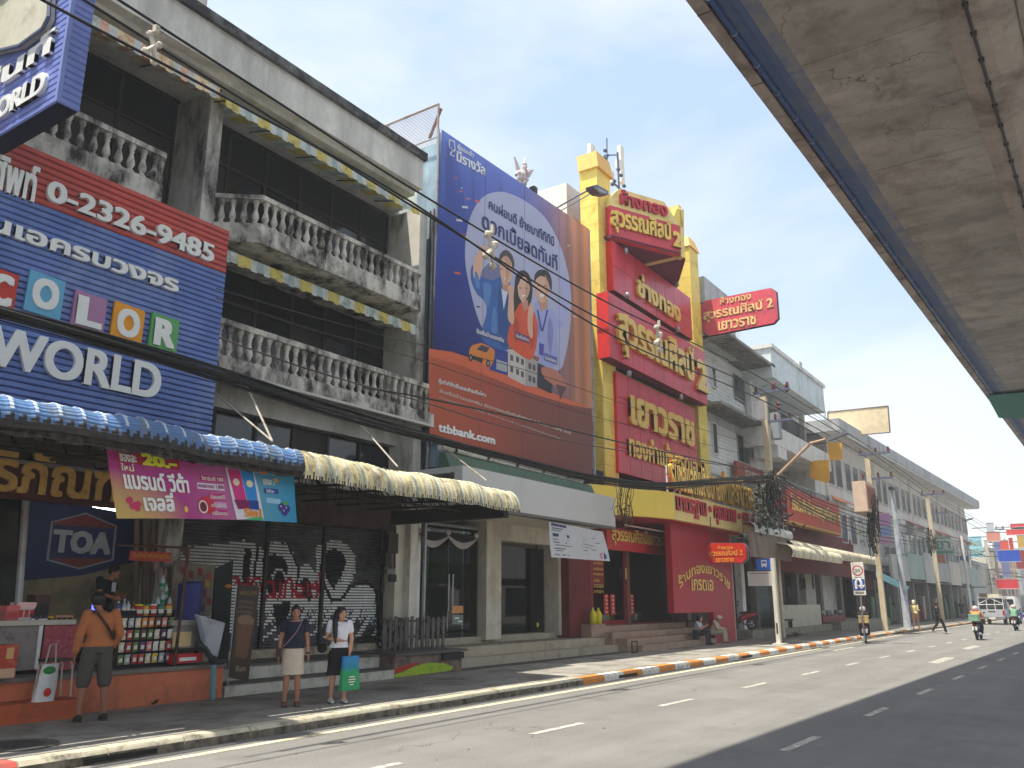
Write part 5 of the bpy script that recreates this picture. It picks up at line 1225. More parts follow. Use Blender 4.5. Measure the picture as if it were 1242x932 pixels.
fb.tube([(TL.x-.05,YPo+.06,BL_.z-.05),(TL.x-.05,YPo+.06,TL.z)],.04,6);fb.tube([(TR_.x+.1,YPo+.06,BR_.z),(TR_.x+.1,YPo+.06,TR_.z)],.04,6)
for k in range(7):
 f=k/6;X=TL.x+(TR_.x-TL.x)*f;fb.tube([(X,YPo+.06,BL_.z),(X,YPo+.06,TL.z-.1)],.03,5);fb.tube([(X,YPo+.06,TL.z-.2),(X,YPo+1.0,TL.z-.2)],.025,5)
fb.build('frame',STEEL,po)
# winged statue above the poster
sx0=P(636,226,14.2)
gs=thing('winged_statue','small pale winged bird-man statue perched above the poster top edge','statue',sx0)
STM=mat('statue_stone',srgb(214,200,196),.8,dirt=srgb(120,96,96),damt=.4,dscale=6)
def gp(x,y,o=0):return P(x,y,14.2+o)
mb=MB()
mb.ball(gp(633,214),.16,.13,.24,10,8).ball(gp(636.5,203),.09,.09,.11).lathe(gp(636.5,200.5),[(.09,0),(.05,.07),(.03,.16),(.005,.3)],8)
mb.tube([gp(632,215),gp(627,219),gp(629,224)],[.08,.07,.04],6).tube([gp(634,216),gp(640,219),gp(636,224)],[.08,.07,.04],6)
mb.tube([gp(630,208),gp(626,213),gp(627,208)],[.05,.05,.03],6).tube([gp(637,209),gp(641,205)],[.05,.03],6)
mb.ball(gp(634,224),.16,.14,.05)
mb.build('body',STM,gs,smooth=True)
for tipx,tipy,bx_,by_ in((624.5,190,632,210),(648,206,636,212)):
 wg=MB()
 for k in range(7):
  f=k/6;tx=tipx+(4.5 if tipx<630 else-3)*f;ty=tipy+(12 if tipx<630 else 9)*f
  a_=gp(bx_,by_+1.5*f,.05);t_=gp(tx,ty,.05);d=(t_-a_);s_=Vector((d.z,0,-d.x)).normalized()*.05
  wg.prism([p_+Vector((0,.012*k,0))for p_ in(a_-s_*.6,a_+s_*.6,a_+d*.6+s_,t_,a_+d*.6-s_)],(0,.05,0))
 wg.build('wing',STM,gs)
sp_=thing('roof_spotlight','small dark spotlight on the poster edge beside the winged statue','spotlight',gp(645,232))
MB().box(gp(642,230).x,gp(646,230).x,14.0,14.2,gp(642,231).z-.1,gp(642,227).z).build('housing',DSTEEL,sp_);MB().tube([gp(641,234),gp(644,230)],.03,5).build('arm',DSTEEL,sp_)
XK0,XK1=P(464,790,14.0),P(538,796,14.0)
pk_=thing('picket_barrier','low grey weathered picket barrier standing on the platform before the bank','fence',P(500,790,13.6))
GW=mat('grey_weathered_wood',srgb(112,108,104),.9,dirt=srgb(70,66,62),damt=.5,dscale=5)
pa_,pb2=P(466,786,14.2),P(537,789,13.5)
n=12
for k in range(n):
 f=k/(n-1);X=pa_.x+(pb2.x-pa_.x)*f;Y=14.2-.7*f;h=.72+.06*((k*7)%3)/3;w=.045 if k%4 else.07
 MB().box(X-w,X+w,Y-.015,Y+.015,.66,.66+h).build('picket',GW,pk_)
for zq in(.92,1.28):MB().prism([(pa_.x-.1,14.24,zq),(pb2.x+.1,13.54,zq),(pb2.x+.1,13.54,zq+.05),(pa_.x-.1,14.24,zq+.05)],(0,.03,0)).build('rail',GW,pk_)
bc=thing('parked_bicycle','small dark folded bicycle behind the picket barrier','bicycle',P(474,790,14.35))
def torus(mb,c,r,t,ax='y',n=20,mi=0,rz=0):
 pts=[]
 for i in range(n+1):
  a_=2*math.pi*i/n;v=Vector((r*math.cos(a_),0,r*math.sin(a_)))
  if ax=='x':v=Vector((0,v.x,v.z))
  if rz:v=Matrix.Rotation(rz,3,'Z')@v
  pts.append(Vector(c)+v)
 mb.tube(pts,t,6,mi,cap=False)
cb=P(474,788,14.45)
for dx in(-.3,.3):
 mb=MB();torus(mb,(cb.x+dx,14.45,.66+.26),.24,.022);w_=mb.build('wheel',BLACK,bc)
MB().tube([(cb.x-.3,14.45,.92),(cb.x-.05,14.45,1.2),(cb.x+.25,14.45,1.2),(cb.x+.3,14.45,.92)],.018,5).build('frame',DSTEEL,bc)
MB().box(cb.x-.12,cb.x+.04,14.41,14.49,1.27,1.31).build('saddle',BLACK,bc);MB().tube([(cb.x+.26,14.3,1.36),(cb.x+.26,14.6,1.36)],.015,5).build('handlebar',DSTEEL,bc);MB().tube([(cb.x+.25,14.45,1.2),(cb.x+.26,14.45,1.36)],.015,5).build('stem',DSTEEL,bc);MB().tube([(cb.x-.05,14.45,1.2),(cb.x-.05,14.45,1.28)],.015,5).build('seat_post',DSTEEL,bc)
# gold shop tower
YGf=14.2
gd=thing('gold_shop','tall yellow and red gold shop tower covered with big golden Thai lettering','building',(32,15,0))
YEL2=mat('yellow_tile',srgb(234,206,100),.55,dirt=srgb(190,150,60),damt=.35,dscale=2,rnd=.05,var=.06)
YELF=mat('yellow_grout',srgb(160,132,60),.8)
REDP=mat('red_panel',srgb(206,58,76),.3,dirt=srgb(188,62,78),damt=.5,dscale=1.0,streak=.8,rnd=.10,var=.10)
REDD=mat('deep_red_wall',srgb(168,26,46),.6,dirt=srgb(140,24,40),damt=.35,var=.08)
OCH=mat('ochre_panel',srgb(236,212,136),.6,dirt=srgb(196,168,96),damt=.35,var=.05)
GOLD=mat('gold_lettering',srgb(226,188,92),.35,metal=.35,var=.12)
GOLDS=mat('gold_letter_side',srgb(150,112,50),.5,metal=.3)
REDL=mat('red_lettering',srgb(186,36,56),.5,var=.08)
xc0,xc1=xa(730,YGf,400),xa(741.5,YGf,300)
xc0=27.05;xc1=28.15
ztop=P(729,208,YGf).z
xr0,xr1=35.9,37.3
zr=P(840,305,YGf).z
def tiled_column(x0,x1,y0,y1,z0,z1,th,lab):
 c=MB().box(x0+.01,x1-.01,y0+.01,y1,z0,z1).build('column',YELF,gd,label=lab)
 n=max(1,round((z1-z0)/th));h=(z1-z0)/n
 for i in range(n):
  MB().box(x0,x1,y0,y1-.02,z0+i*h+.012,z0+(i+1)*h).build('facing_tile',YEL2,c)
 return c
tiled_column(xc0,xc1,YGf,15.0,5.0,ztop,.78,'tall left yellow tiled column')
MB().prism([(xc0-.12,YGf-.12,ztop),(xc1+.12,YGf-.12,ztop),(xc1+.02,YGf+.0,ztop+.75),(xc0-.02,YGf+.0,ztop+.75)],(0,.9,0)).build('column_cap',mat('cap_ochre',srgb(226,176,92),.6),gd)
tiled_column(xr0+.3,xr1,YGf-.1,15.4,5.0,zr,.78,'right yellow tiled column')
MB().prism([(xr0+.22,YGf-.18,zr),(xr1+.08,YGf-.18,zr),(xr1-.1,YGf,zr+.62),(xr0+.5,YGf,zr+.62)],(0,1.1,0)).build('column_cap',MATS['cap_ochre'],gd)
MB().box(xc0,xr1,15.4,27,.4,P(745,300,15.4).z).build('body',mat('gold_body',srgb(196,178,150),.8,dirt=srgb(150,140,120),damt=.4),gd)
MB().box(xc1,xr0+.3,15.2,15.4,5,18.6).build('recess_wall',mat('dark_red_recess',srgb(100,30,46),.8,dirt=srgb(70,26,36),damt=.4),gd)
MB().box(P(687,222,16.4).x,30.5,16.4,22,10,P(690,224,16.4).z).build('white_rear_wall',mat('rear_white',srgb(222,214,206),.8,dirt=srgb(190,180,170),damt=.35,streak=.9),gd)
gb0=P(740.6,287.6,13.9);zb_=gb0.z
gb1=PZ(825.5,309.3,zb_)
d=(gb1-gb0);d.z=0;Ld=d.length;Ux=d.normalized();Nv=Vector((Ux.y,-Ux.x,0))
if Nv.y>0:Nv=-Nv
def SG(px,py):
 r=ray(px,py);den=r.dot(Nv);t=(gb0-Vector((0,0,H))).dot(Nv)/den;p=r*t;return Vector((p.x,p.y,p.z+H))
bk_=-Nv*0
tp=[SG(740.2,239),SG(751,229),SG(805.4,245),SG(818,263.5),SG(824.5,274),SG(740,249)]
MB().prism(tp,-Nv*.25).build('gable_board',OCH,gd)
rp=[SG(740,249),SG(824.5,274),SG(825.8,309.5),SG(740.6,287.6)]
sgn=MB().prism(rp,-Nv*.3).build('top_sign',REDP,gd)
MB().prism([SG(824.8,255),SG(829.5,254),SG(830.5,313),SG(826,311)],-Nv*.3).build('side_trim',OCH,gd)
sp=[SG(817.5,262),SG(821,252.5),SG(826,255.5),SG(828.5,262),SG(828.5,276),SG(824.5,275)]
MB().prism(sp,-Nv*.5).build('small_turret',YEL2,gd)
w0,w1=SG(740.6,287.6),SG(825.8,309.5)
MB().prism([(w0.x,w0.y,w0.z+.004),(w1.x,w1.y,w0.z+.004),(w1.x+.6,w1.y+.05,w0.z+.004),(xr0+.4,15.2,w0.z+.004),(w0.x,15.2,w0.z+.004)],(0,0,.1)).build('sign_soffit',mat('plum_soffit',srgb(112,48,78),.7),gd)
MB().prism([(w1.x+.05,w1.y,w1.z),(w1.x+.05,15.2,w1.z),(w1.x+.05,15.2,w1.z+2.3),(w1.x+.05,w1.y,w1.z+2.3)],(.3,0,0)).build('sign_side',OCH,gd)
def stext(body,x0,y0,x1,y1,h0,m,bold,depth=.1,**k):
 a=SG(x0,y0);b=SG(x1,y1);t=SG(x0,y0-h0);Ut=Ux
 return lettering(gd,body,a+Nv*.01,Ut,ZA,(b-a).dot(Ut),t.z-a.z,m,depth,bold,**k)
stext('ห้างทอง',752,248,808,266,17,REDL,.04)
stext('สุวรรณศิลป์',741,281,813,300,30,GOLD,.04);stext('2',816,299,824.5,301.2,17,GOLD,.05)
def red_sign(name,x0,x1,z0,z1,Y,nx,nz,lab,dep=.9):
 o=MB().box(x0+.01,x1-.01,Y+.02,Y+dep,z0+.01,z1-.01).build(name,mat('panel_joint_red',srgb(110,24,40),.8),gd,label=lab)
 for i in range(nx):
  for j in range(nz):
   MB().box(x0+(x1-x0)*i/nx+.012,x0+(x1-x0)*(i+1)/nx-.012,Y,Y+.03,z0+(z1-z0)*j/nz+.012,z0+(z1-z0)*(j+1)/nz-.012).build('red_tile',REDP,o)
 MB().box(x0-.012,x0+.008,Y-.0,Y+dep,z0,z1).build('side_face',mat('sunny_red',srgb(214,40,40),.6),o)  # brighter red: sunlight on the side face put into the colour
 return o
z=lambda x,y,Y:P(x,y,Y).z
Y2=13.9
a2,b2=P(743,297,Y2),P(837,357,Y2);z21=(a2.z+b2.z)/2;z20=(P(744,353,Y2).z+P(836,409,Y2).z)/2
s2_=red_sign('second_sign',a2.x,b2.x,z20,z21,Y2,8,2,'red sign with dark gold letters below the gable',.3)
lettering(s2_,'ช่างทอง',(xa(771,Y2,350),Y2-.01,P(771,358,Y2).z),XA,ZA,xa(822,Y2,385)-xa(771,Y2,350),.98,GOLD,.12,bold=.045)
Y3=13.7
a3,b3=P(737.5,357,Y3),P(854.6,424.4,Y3);z31=(a3.z+b3.z)/2;z30=(P(739,437,Y3).z+P(855,487,Y3).z)/2
s3_=red_sign('middle_sign',a3.x,b3.x,z30,z31,Y3,10,2,'widest red sign with tall golden letters',.5)
lettering(s3_,'สุวรรณศิลป์',(xa(748,Y3,420),Y3-.01,z30+.28),XA,ZA,xa(838,Y3,440)-xa(748,Y3,420),z31-z30-.62,GOLD,.14,bold=.045)
lettering(s3_,'2',(xa(844,Y3,460),Y3-.01,z30+.55),XA,ZA,xa(854,Y3,460)-xa(844,Y3,460),1.35,GOLD,.14,bold=.06)
Y4=14.08
a4,b4=P(747,456,Y4),P(843,494,Y4);z41=(a4.z+b4.z)/2+.05;z40=(P(750,572,Y4).z+P(848,600,Y4).z)/2
s4_=red_sign('lower_sign',a4.x,P(846,560,Y4).x,z40,z41,Y4,8,4,'large square red sign with two rows of golden letters',.14)
lettering(s4_,'เยาวราช',(xa(763,Y4,500),Y4-.01,P(763,513,Y4).z),XA,ZA,xa(838,Y4,520)-xa(763,Y4,500),P(763,481,Y4).z-P(763,513,Y4).z,GOLD,.12,bold=.045)
lettering(s4_,'ทองคำแท้เกรดเอ',(xa(761,Y4,540),Y4-.01,P(761,549,Y4).z-.12),XA,ZA,xa(843,Y4,560)-xa(761,Y4,540),.98,GOLD,.08,bold=.03)
LAT=mat('cream_lattice',srgb(214,190,120),.7)
def lattice(x0,x1,z0,z1,Y):
 mb=MB();n=int((x1-x0)/.16)
 for i in range(n):
  X=x0+i*.16;mb.box(X,X+.10,Y,Y+.05,z0,z0+(z1-z0)*.42);mb.box(X+.08,X+.18,Y,Y+.05,z0+(z1-z0)*.58,z1)
 o=mb.build('lattice',LAT,gd)
lattice(a4.x,b4.x,z41+.1,z30-.15,14.2);lattice(a2.x,b2.x,z21+.02,z21+.17,14.3);lattice(a3.x+.3,b3.x-.3,z31+.06,z20-.08,14.1)
for x,y,Y in((761,359,13.3),(822,400,13.3),(763,454,13.5),(826,482,13.5),(759,305,13.7),(821,345,13.7)):
 p=P(x,y,Y);MB().lathe(p,[(.09,-.09),(.09,.09),(.06,.13)],10).build('floodlight',STEEL,gd,smooth=True)
lp=thing('street_lamp','grey street lamp head on a thin arm in front of the yellow column','street lamp',P(729,232,11.5))
MB().prism([P(720,225,11.5),P(724,224,11.5),P(738,232,11.5),P(738,236.5,11.5),P(728,235,11.5),P(721,229,11.5)],(0,.3,0)).build('head',mat('lamp_grey',srgb(110,112,120),.4,metal=.4),lp)
MB().prism([P(724,227.5,11.49),P(735,233,11.49),P(735,235,11.49),P(726,232,11.49)],(0,.3,0)).build('lens',flat(180,180,176),lp)
MB().tube([P(721,227,11.6),P(700,238,12.6),P(676,252,13.8)],.03,6).build('arm',STEEL,lp);MB().tube([P(724,230,11.6),P(703,243,12.6),P(680,256,13.8)],.02,5).build('stay',STEEL,lp)
an=thing('cell_antennas','white mobile phone antennas and dark brackets on a mast above the yellow column','antenna',P(748,232,15.6))
AWH=mat('antenna_white',srgb(226,222,208),.5)
def pan(x,y0,y1,w,Y):a=P(x,y1,Y);b=P(x,y0,Y);MB().box(a.x-w,a.x+w,Y,Y+.18,a.z,b.z).build('panel_antenna',AWH,an)
pan(720,176.5,208,.20,15.7);pan(756,179,222,.17,15.7);pan(752,194,204,.12,15.6);pan(744,209,222,.12,15.6)
mb=MB()
mb.tube([P(736,168,15.6),P(737,235,15.6)],.03,5).tube([P(749,185,15.6),P(751,235,15.6)],.05,6).tube([P(733,189,15.6),P(749,188,15.6)],.035,5).tube([P(727,191,15.6),P(735,194,15.6),P(738,188,15.6)],.05,5).tube([P(744,222,15.6),P(755,232,15.6)],.05,5)
for x,y in((734,183),(750,206),(745,220),(753,213),(757,226),(743,224),(733,192)):mb.ball(P(x,y,15.6),.12,.1,.08,7,5)
mb.build('mast_and_brackets',mat('bracket_blue_grey',srgb(84,92,116),.5),an)
XPJ=37.6
pj=thing('projecting_sign','weathered red eight-sided sign with fading golden letters projecting over the street','sign',PX(856,400,XPJ))
oct_=[(849,372),(855,365),(934,349.5),(941,354),(943.5,386),(938,392),(860,407.5),(853,403)]
q=[PX(x,y,XPJ)for x,y in oct_]
body=MB().prism(q,(.28,0,0)).build('sign_box',mat('faded_red_sign',srgb(214,84,98),.45,dirt=srgb(178,78,92),damt=.5,dscale=1.3),pj)
MB().prism([p+(p-(q[0]+q[4])/2)*.02+Vector((.10,0,0))for p in q],(.1,0,0)).build('rim',mat('sign_rim',srgb(90,88,110),.5),pj)
def jt(body_,x0,y0,x1,y1,h,m,bold=.02):
 a=PX(x0,y0,XPJ-.01);b=PX(x1,y1,XPJ-.01);lettering(body,body_,(XPJ-.01,a.y,a.z),Vector((0,-1,0)),ZA,abs(a.y-b.y),PX(x0,y0-h,XPJ).z-a.z,m,.02,bold)
FADE=mat('fading_gold',srgb(236,206,140),.5,dirt=srgb(190,90,80),damt=.45,dscale=2)
jt('ห้างทอง',874,370,911,363,9,FADE);jt('สุวรรณศิลป์ 2',854,392,938,376,15,FADE,.03);jt('เยาวราช',872,401,917,392.5,10,FADE,.03)
MB().tube([PX(846,369,XPJ+.1)+Vector((0,.6,0)),PX(934,350.5,XPJ+.1)],.03,5).tube([PX(850,410,XPJ+.1)+Vector((0,.6,0)),PX(938,393.5,XPJ+.1)],.05,5).build('arm',DSTEEL,pj)
YCy=12.2
c0,c1=P(817,597,YCy),P(915,623,YCy);zc1=(c0.z+c1.z)/2;c2,c3=P(817,634,YCy),P(916,645,YCy);zc0=(c2.z+c3.z)/2
MB().box(c0.x,c1.x+.1,YCy,YCy+.2,zc0,zc1).build('canopy_fascia',OCH,gd)
SY=mat('sunny_yellow_panel',srgb(246,214,90),.5,var=.04)  # brighter than the fascia: sunlight on the side put into the colour
XL0=PZ(747,605,zc1);
lp0=Vector((c0.x,YCy,0));lp1=Vector((P(747,605,13.9).x,13.9,0))
zt_=zc1
pts=[(c0.x,YCy),(c0.x-1.0,YCy+.28),(c0.x-2.0,YCy+.72),(xf1+.05,13.6)]
for(xa_,ya_),(xb_,yb_)in zip(pts,pts[1:]):
 MB().prism([(xa_-.01,ya_,zc0),(xb_+.01,yb_,zc0),(xb_+.01,yb_,zt_),(xa_-.01,ya_,zt_)],(.05,.2,0)).build('canopy_side_panel',SY,gd)
MB().prism([(c0.x,YCy+.04,zc0+.004),(c1.x,YCy+.04,zc0+.004),(c1.x,15.3,zc0+.004),(xf1+.1,15.3,zc0+.004),(xf1+.1,13.64,zc0+.004),(c0.x-2,YCy+.76,zc0+.004)],(0,0,.1)).build('canopy_soffit',REDD,gd)
MB().prism([(c0.x,YCy+.04,zc1-.15),(c1.x,YCy+.04,zc1-.15),(c1.x,15.3,zc1-.15),(xf1+.1,15.3,zc1-.15),(xf1+.1,13.64,zc1-.15),(c0.x-2,YCy+.76,zc1-.15)],(0,0,.1)).build('canopy_roof',REDD,gd)
MB().box(c1.x-.1,c1.x+.1,YCy+.2,15.3,zc0,zc1).build('canopy_end',OCH,gd)
lettering(gd,'มาตรฐาน • คุณภาพ • ราคา',(xa(820,YCy,620),YCy-.005,zc0+.12),XA,ZA,xa(913,YCy,630)-xa(820,YCy,620),(zc1-zc0)*.78,REDL,.06,bold=.035)
st_=thing('standing_letters','row of shiny golden Thai letters standing on posts above the yellow canopy','lettering',(c0.x,YCy+.3,zc1))
l0,l1=P(811,590,YCy+.3),P(912,618,YCy+.3)
zl0=P(811,588,YCy+.3).z;zl1=P(911,614,YCy+.3).z;zz_=(zl0+zl1)/2
lettering(st_,'รับซื้อแลกเปลี่ยนทองคำและจำนำทอง',(l0.x,YCy+.3,zz_-.15),XA,ZA,l1.x-l0.x,1.35,mat('bright_gold',srgb(236,190,84),.25,metal=.6,var=.2,vscale=8),.14,bold=.03)
mb=MB();mb.box(l0.x,l1.x,YCy+.34,YCy+.38,zz_+.35,zz_+.40)
for k in range(9):
 X=l0.x+(l1.x-l0.x)*k/8;mb.box(X,X+.05,YCy+.34,YCy+.39,zc1-.02,zz_+.7)
for x0 in(1.6,5.2):mb.tube([(l0.x+x0-.6,YCy+.8,zc1),(l0.x+x0,YCy+.36,zz_+.2)],.03,5)
mb.build('support_posts',WHITEP,st_)
YQ=14.6;zg=.95
gz=lambda y,x=780:P(x,y,YQ).z
MRW=mat('maroon_wall',srgb(110,26,34),.7,dirt=srgb(80,22,28),damt=.4)
MB().box(26.0,P(690,700,14.3).x,14.3,15.2,.6,zc0).build('maroon_wall',MRW,gd)
MB().box(P(690,700,14.3).x,P(812,700,YQ).x,14.3,15.2,4.05,zc0).build('maroon_lintel',MRW,gd)
MB().box(P(737,700,YQ).x,P(757,700,YQ).x,14.8,14.9,.95,4.05).build('inner_panel',mat('dark_maroon',srgb(84,26,32),.8),gd)  # dark maroon panel behind the glass left of the door
MB().box(P(812,700,YQ).x,P(812,700,YQ).x+1.0,14.3,15.2,.6,zc0).build('maroon_wall',MRW,gd)
MB().box(27,40,16.5,16.7,.6,5).build('inner_back_wall',mat('gold_inner',srgb(160,84,60),.6,dirt=srgb(200,160,80),damt=.5,dscale=2.5),gd)
MB().box(27,38,14.7,18.5,.6,.94).build('shop_floor',mat('shop_red_floor',srgb(120,60,50),.4),gd)
YR_=13.9
a,b=P(736,640,YR_),P(818,652,YR_)
ob=MB().box(a.x,b.x,YR_,YR_+.2,P(736,666,YR_).z,P(736,639,YR_).z).build('door_board',mat('bright_red_board',srgb(190,34,40),.5,var=.06),gd)
lettering(ob,'สุวรรณศิลป์เยาวราช 2',(a.x+.3,YR_-.005,P(736,666,YR_).z+.18),XA,ZA,b.x-a.x-.5,.62,GOLD,.05,bold=.03)
MB().tube([P(758,637,13.3),P(845,652,13.3)],.03,5).build('ceiling_batten',flat(206,170,160),gd)
GLR=clear_glass('shop_glass',(.85,.85,.84),.04)
def wx(px,Y=YQ):return P(px,700,Y).x
FR=mat('window_red_frame',srgb(150,26,36),.5);FRS=mat('cream_frame',srgb(136,84,70),.5)
for(x0,x1,nm)in((692,716,'shop_window'),(717,756,'shop_window'),(761,812,'glass_door')):
 o=MB().box(wx(x0),wx(x1),YQ,YQ+.012,zg+(.15 if nm=='shop_window'else 0),zc0-.55).build(nm,GLR,gd)
 f=MB()
 for X in(wx(x0),wx(x1)):f.box(X-.03,X+.03,YQ-.04,YQ+.06,zg-.05,zc0-.4)
 f.box(wx(x0),wx(x1),YQ-.035,YQ+.05,zc0-.58,zc0-.5);f.box(wx(x0),wx(x1),YQ-.035,YQ+.05,zg-.05,zg+(.15 if nm=='shop_window'else.05))
 f.build('window_frame',FR,o)
rr=random.Random(3)
cab=thing('display_cabinet','shelved display cabinet with small goods in the left gold shop window','cabinet',(wx(700),15.3,zg))
for k in range(6):
 zz=zg+.2+k*.45;MB().box(wx(690)-.1,wx(716),15.2,15.8,zz,zz+.03).build('shelf',WHITEP,cab)
 for q in range(7):
  X=wx(691)+q*.26;o=MB().box(X,X+.2,15.25,15.5,zz+.032,zz+.032+rr.uniform(.1,.3)).build('boxed_good',flat(*rr.choice([(150,150,146),(180,60,60),(60,60,66),(200,170,70),(160,150,160),(120,130,150)])),cab)
MB().box(wx(689),wx(716),15.82,15.86,zg,4).build('cabinet_back',flat(120,60,60),cab)
pr_=thing('price_poster','dark red poster with yellow lines of writing in the gold shop window','poster',(wx(725),YQ-.03,3))
a,b=P(718,688,YQ-.03),P(733,709,YQ-.03)
MB().box(a.x,b.x,YQ-.03,YQ-.02,b.z,a.z+.3).build('sheet',flat(130,24,30),pr_)
for k in range(6):lettering(pr_,['ราคาทองวันนี้','ทองคำแท่ง','ทองรูปพรรณ','รับซื้อ','ขายออก','มาตรฐาน'][k],(a.x+.1,YQ-.032,a.z+.1-k*.2),XA,ZA,(b.x-a.x)*(.8 if k!=3 else.5),.12,flat(222,190,90),.003,bold=.01,split=False)
cb2=thing('gold_counter','yellow and red counter with small ornaments behind the poster','counter',(wx(727),15.6,zg))
for k in range(3):MB().box(wx(716),wx(736),15.5+.2*k,15.8+.2*k,zg+.3*k,zg+.3*k+.28).build('tier',flat(*[(190,150,50),(176,50,40),(200,160,70)][k]),cb2)
for k in range(12):MB().lathe((wx(717)+k*.17,15.45,zg+.58),[(.05,0),(.06,.08),(.02,.14)],8).build('ornament',GOLD,cb2)
for k,x in enumerate((735,743,766)):
 o=thing('couplet_banner',['narrow red and white scroll at the left of the gold shop pair','narrow red and white scroll at the right of the gold shop pair','narrow red and white scroll on the gold shop door glass'][k],'scroll',P(x,740,YQ-.06),'red and white scrolls in the gold shop window')
 a=P(x-2.3,746,YQ-.06);b=P(x+2.3,721,YQ-.06)
 MB().box(a.x,b.x,YQ-.07,YQ-.05,a.z,b.z).build('scroll',flat(196,50,44),o);
 for q in range(5):zq=a.z+(b.z-a.z)*(.08+.19*q);MB().lathe(((a.x+b.x)/2,YQ-.075,zq),[(.02,0),(.055,.04),(.02,.08)],6).build('printed_flower',flat(236,214,206),o)
MB().box(wx(757),wx(761),YQ-.1,YQ+.1,zg,zc0).build('door_post',FRS,gd);a=P(759,696,YQ-.11);MB().box(a.x-.06,a.x+.08,YQ-.12,YQ-.11,a.z-.2,a.z+.2).build('door_notice',flat(214,190,110),gd)
for k,(x0,y0,x1,y1,c)in enumerate(((763,690,771,700,(190,170,150)),(772,691,786,703,(170,60,56)),(765,703,773,716,(206,196,180)),(774,706,790,722,(120,90,74)),(766,720,780,732,(150,120,140)),(783,724,792,738,(200,190,184)),(789,692,800,712,(136,110,96)))):
 a=P(x0,y1,15.1);b=P(x1,y0,15.1);o=MB().box(a.x,b.x,15.1,15.12,a.z,b.z).build('inner_poster',flat(*c),gd)
 for q in range(3):MB().box(a.x+.06,b.x-.06-.05*q,15.09,15.098,a.z+(b.z-a.z)*(.2+.25*q),a.z+(b.z-a.z)*(.28+.25*q)).build('text_line',flat(*(c[0]//2,c[1]//2,c[2]//2)),o)
ins=thing('shop_interior_desk','red desk with screen seen through the gold shop door','desk',(wx(785),16.5,zg))
MB().box(wx(768,16),wx(800,16),15.7,16.3,zg,zg+.9).build('desk',flat(150,30,36),ins);MB().box(wx(772,16),wx(786,16),16.3,16.34,zg+1.3,zg+1.8).build('screen',flat(90,60,110),ins);MB().box(wx(779,16),wx(788,16),16.26,16.28,zg+1.35,zg+1.6).build('paper',WHITE,ins)
for k in range(14):
 o=MB().box(wx(763+(k%7)*6,16.2),wx(767.5+(k%7)*6,16.2),16.2,16.24,(2.0,3.0)[k//7]+(k%3)*.1,(2.8,3.8)[k//7]+(k%4)*.1).build('wall_frame',flat(*rr.choice([(210,180,110),(160,60,50),(200,200,190),(120,90,60)])),gd)
SP=mat('pink_beige_terrazzo',srgb(166,140,122),.6,dirt=srgb(126,106,92),damt=.4,dscale=2)
gst=thing('gold_shop_steps','four pinkish beige steps in front of the red gold shop','steps',(31,13,.15))
xg0,xg1=P(735,780,13.6).x+.2,33.3
for k in range(4):MB().box(xg0+.25*(3-k)-.6+.6,xg1,12.75+.42*k,15,.13,.35+.2*k).build('step',SP,gst)
for nm,x in(('left',723),('right',721)):pass
yb_=PZ(720,756,.95)
for k,x in enumerate((719.5,726)):
 p=P(x,757,14.0);zb2=P(x,757,14.0).z
 o=thing('yellow_bottle',['left yellow bottle of the pair on the gold shop step','right yellow bottle of the pair on the gold shop step'][k],'bottle',(p.x,14.0,zb2),'yellow bottles on the gold shop step')
 MB().lathe((p.x,14.0,zb2),[(.11,0),(.115,.3),(.09,.38),(.035,.46)],12).build('body',flat(222,214,40),o,smooth=True);MB().lathe((p.x,14.0,zb2+.45),[(.035,0),(.035,.07)],8).build('cap',flat(230,230,120),o)
MB().box(P(714,757,14).x,P(732,757,14).x,13.9,14.4,.6,P(720,757.3,14.0).z-.002).build('side_plinth',SP,gst)
YA=12.9
a0,a1,a2_,a3_=P(816,655,YA),P(889,664,YA),P(891,780,YA),P(815,744,YA)
XRB0,XRB1=P(816,700,YA).x,P(888,700,YA).x
zra,zrb=zc0,P(820,744,YA).z
rbrd=MB().box(XRB0,XRB1,YA,YA+.25,zrb,zra).build('red_side_board',mat('crimson_board',srgb(168,24,46),.5,var=.05),gd)
MB().box(XRB0+(XRB1-XRB0)*.62,XRB1,YA+.01,YA+.25,.15,zrb).build('red_side_board_foot',MATS['crimson_board'],gd)
MB().box(XRB1,XRB1+.05,YA-.02,YA+.3,.15,zra).build('white_edge',flat(214,190,190),gd)
lettering(rbrd,'ร้านทองเยาวราช',(P(818,697,YA).x+.3,YA-.005,P(850,695,YA).z+.0),XA,ZA,XRB1-XRB0-.9,.46,GOLD,.03,bold=.015,arc=.95)
lettering(rbrd,'เกรดเอ',(P(838,708,YA).x,YA-.005,P(838,708,YA).z-.25),XA,ZA,P(864,708,YA).x-P(838,708,YA).x,.42,GOLD,.03,bold=.02)
YH_=12.0
os_=thing('hanging_red_sign','small eight-sided red sign with golden letters hanging below the yellow canopy','sign',P(881,672,YH_))
o8=[(857,663),(862,659),(901,659),(905,664),(905,678),(900,683),(862,683),(857,678)]
XHS=31.0
def XH(x,y):return PX(x,y,XHS)
q8=[XH(x,y)for x,y in o8]
bo=MB().prism(q8,(.25,0,0)).build('sign_box',mat('orange_red_sign',srgb(190,44,30),.45),os_)
MB().prism([p+(p-(q8[0]+q8[4])/2)*.05+Vector((.08,0,0))for p in q8],(.1,0,0)).build('rim',mat('sign_rim',srgb(90,88,110),.5),os_)
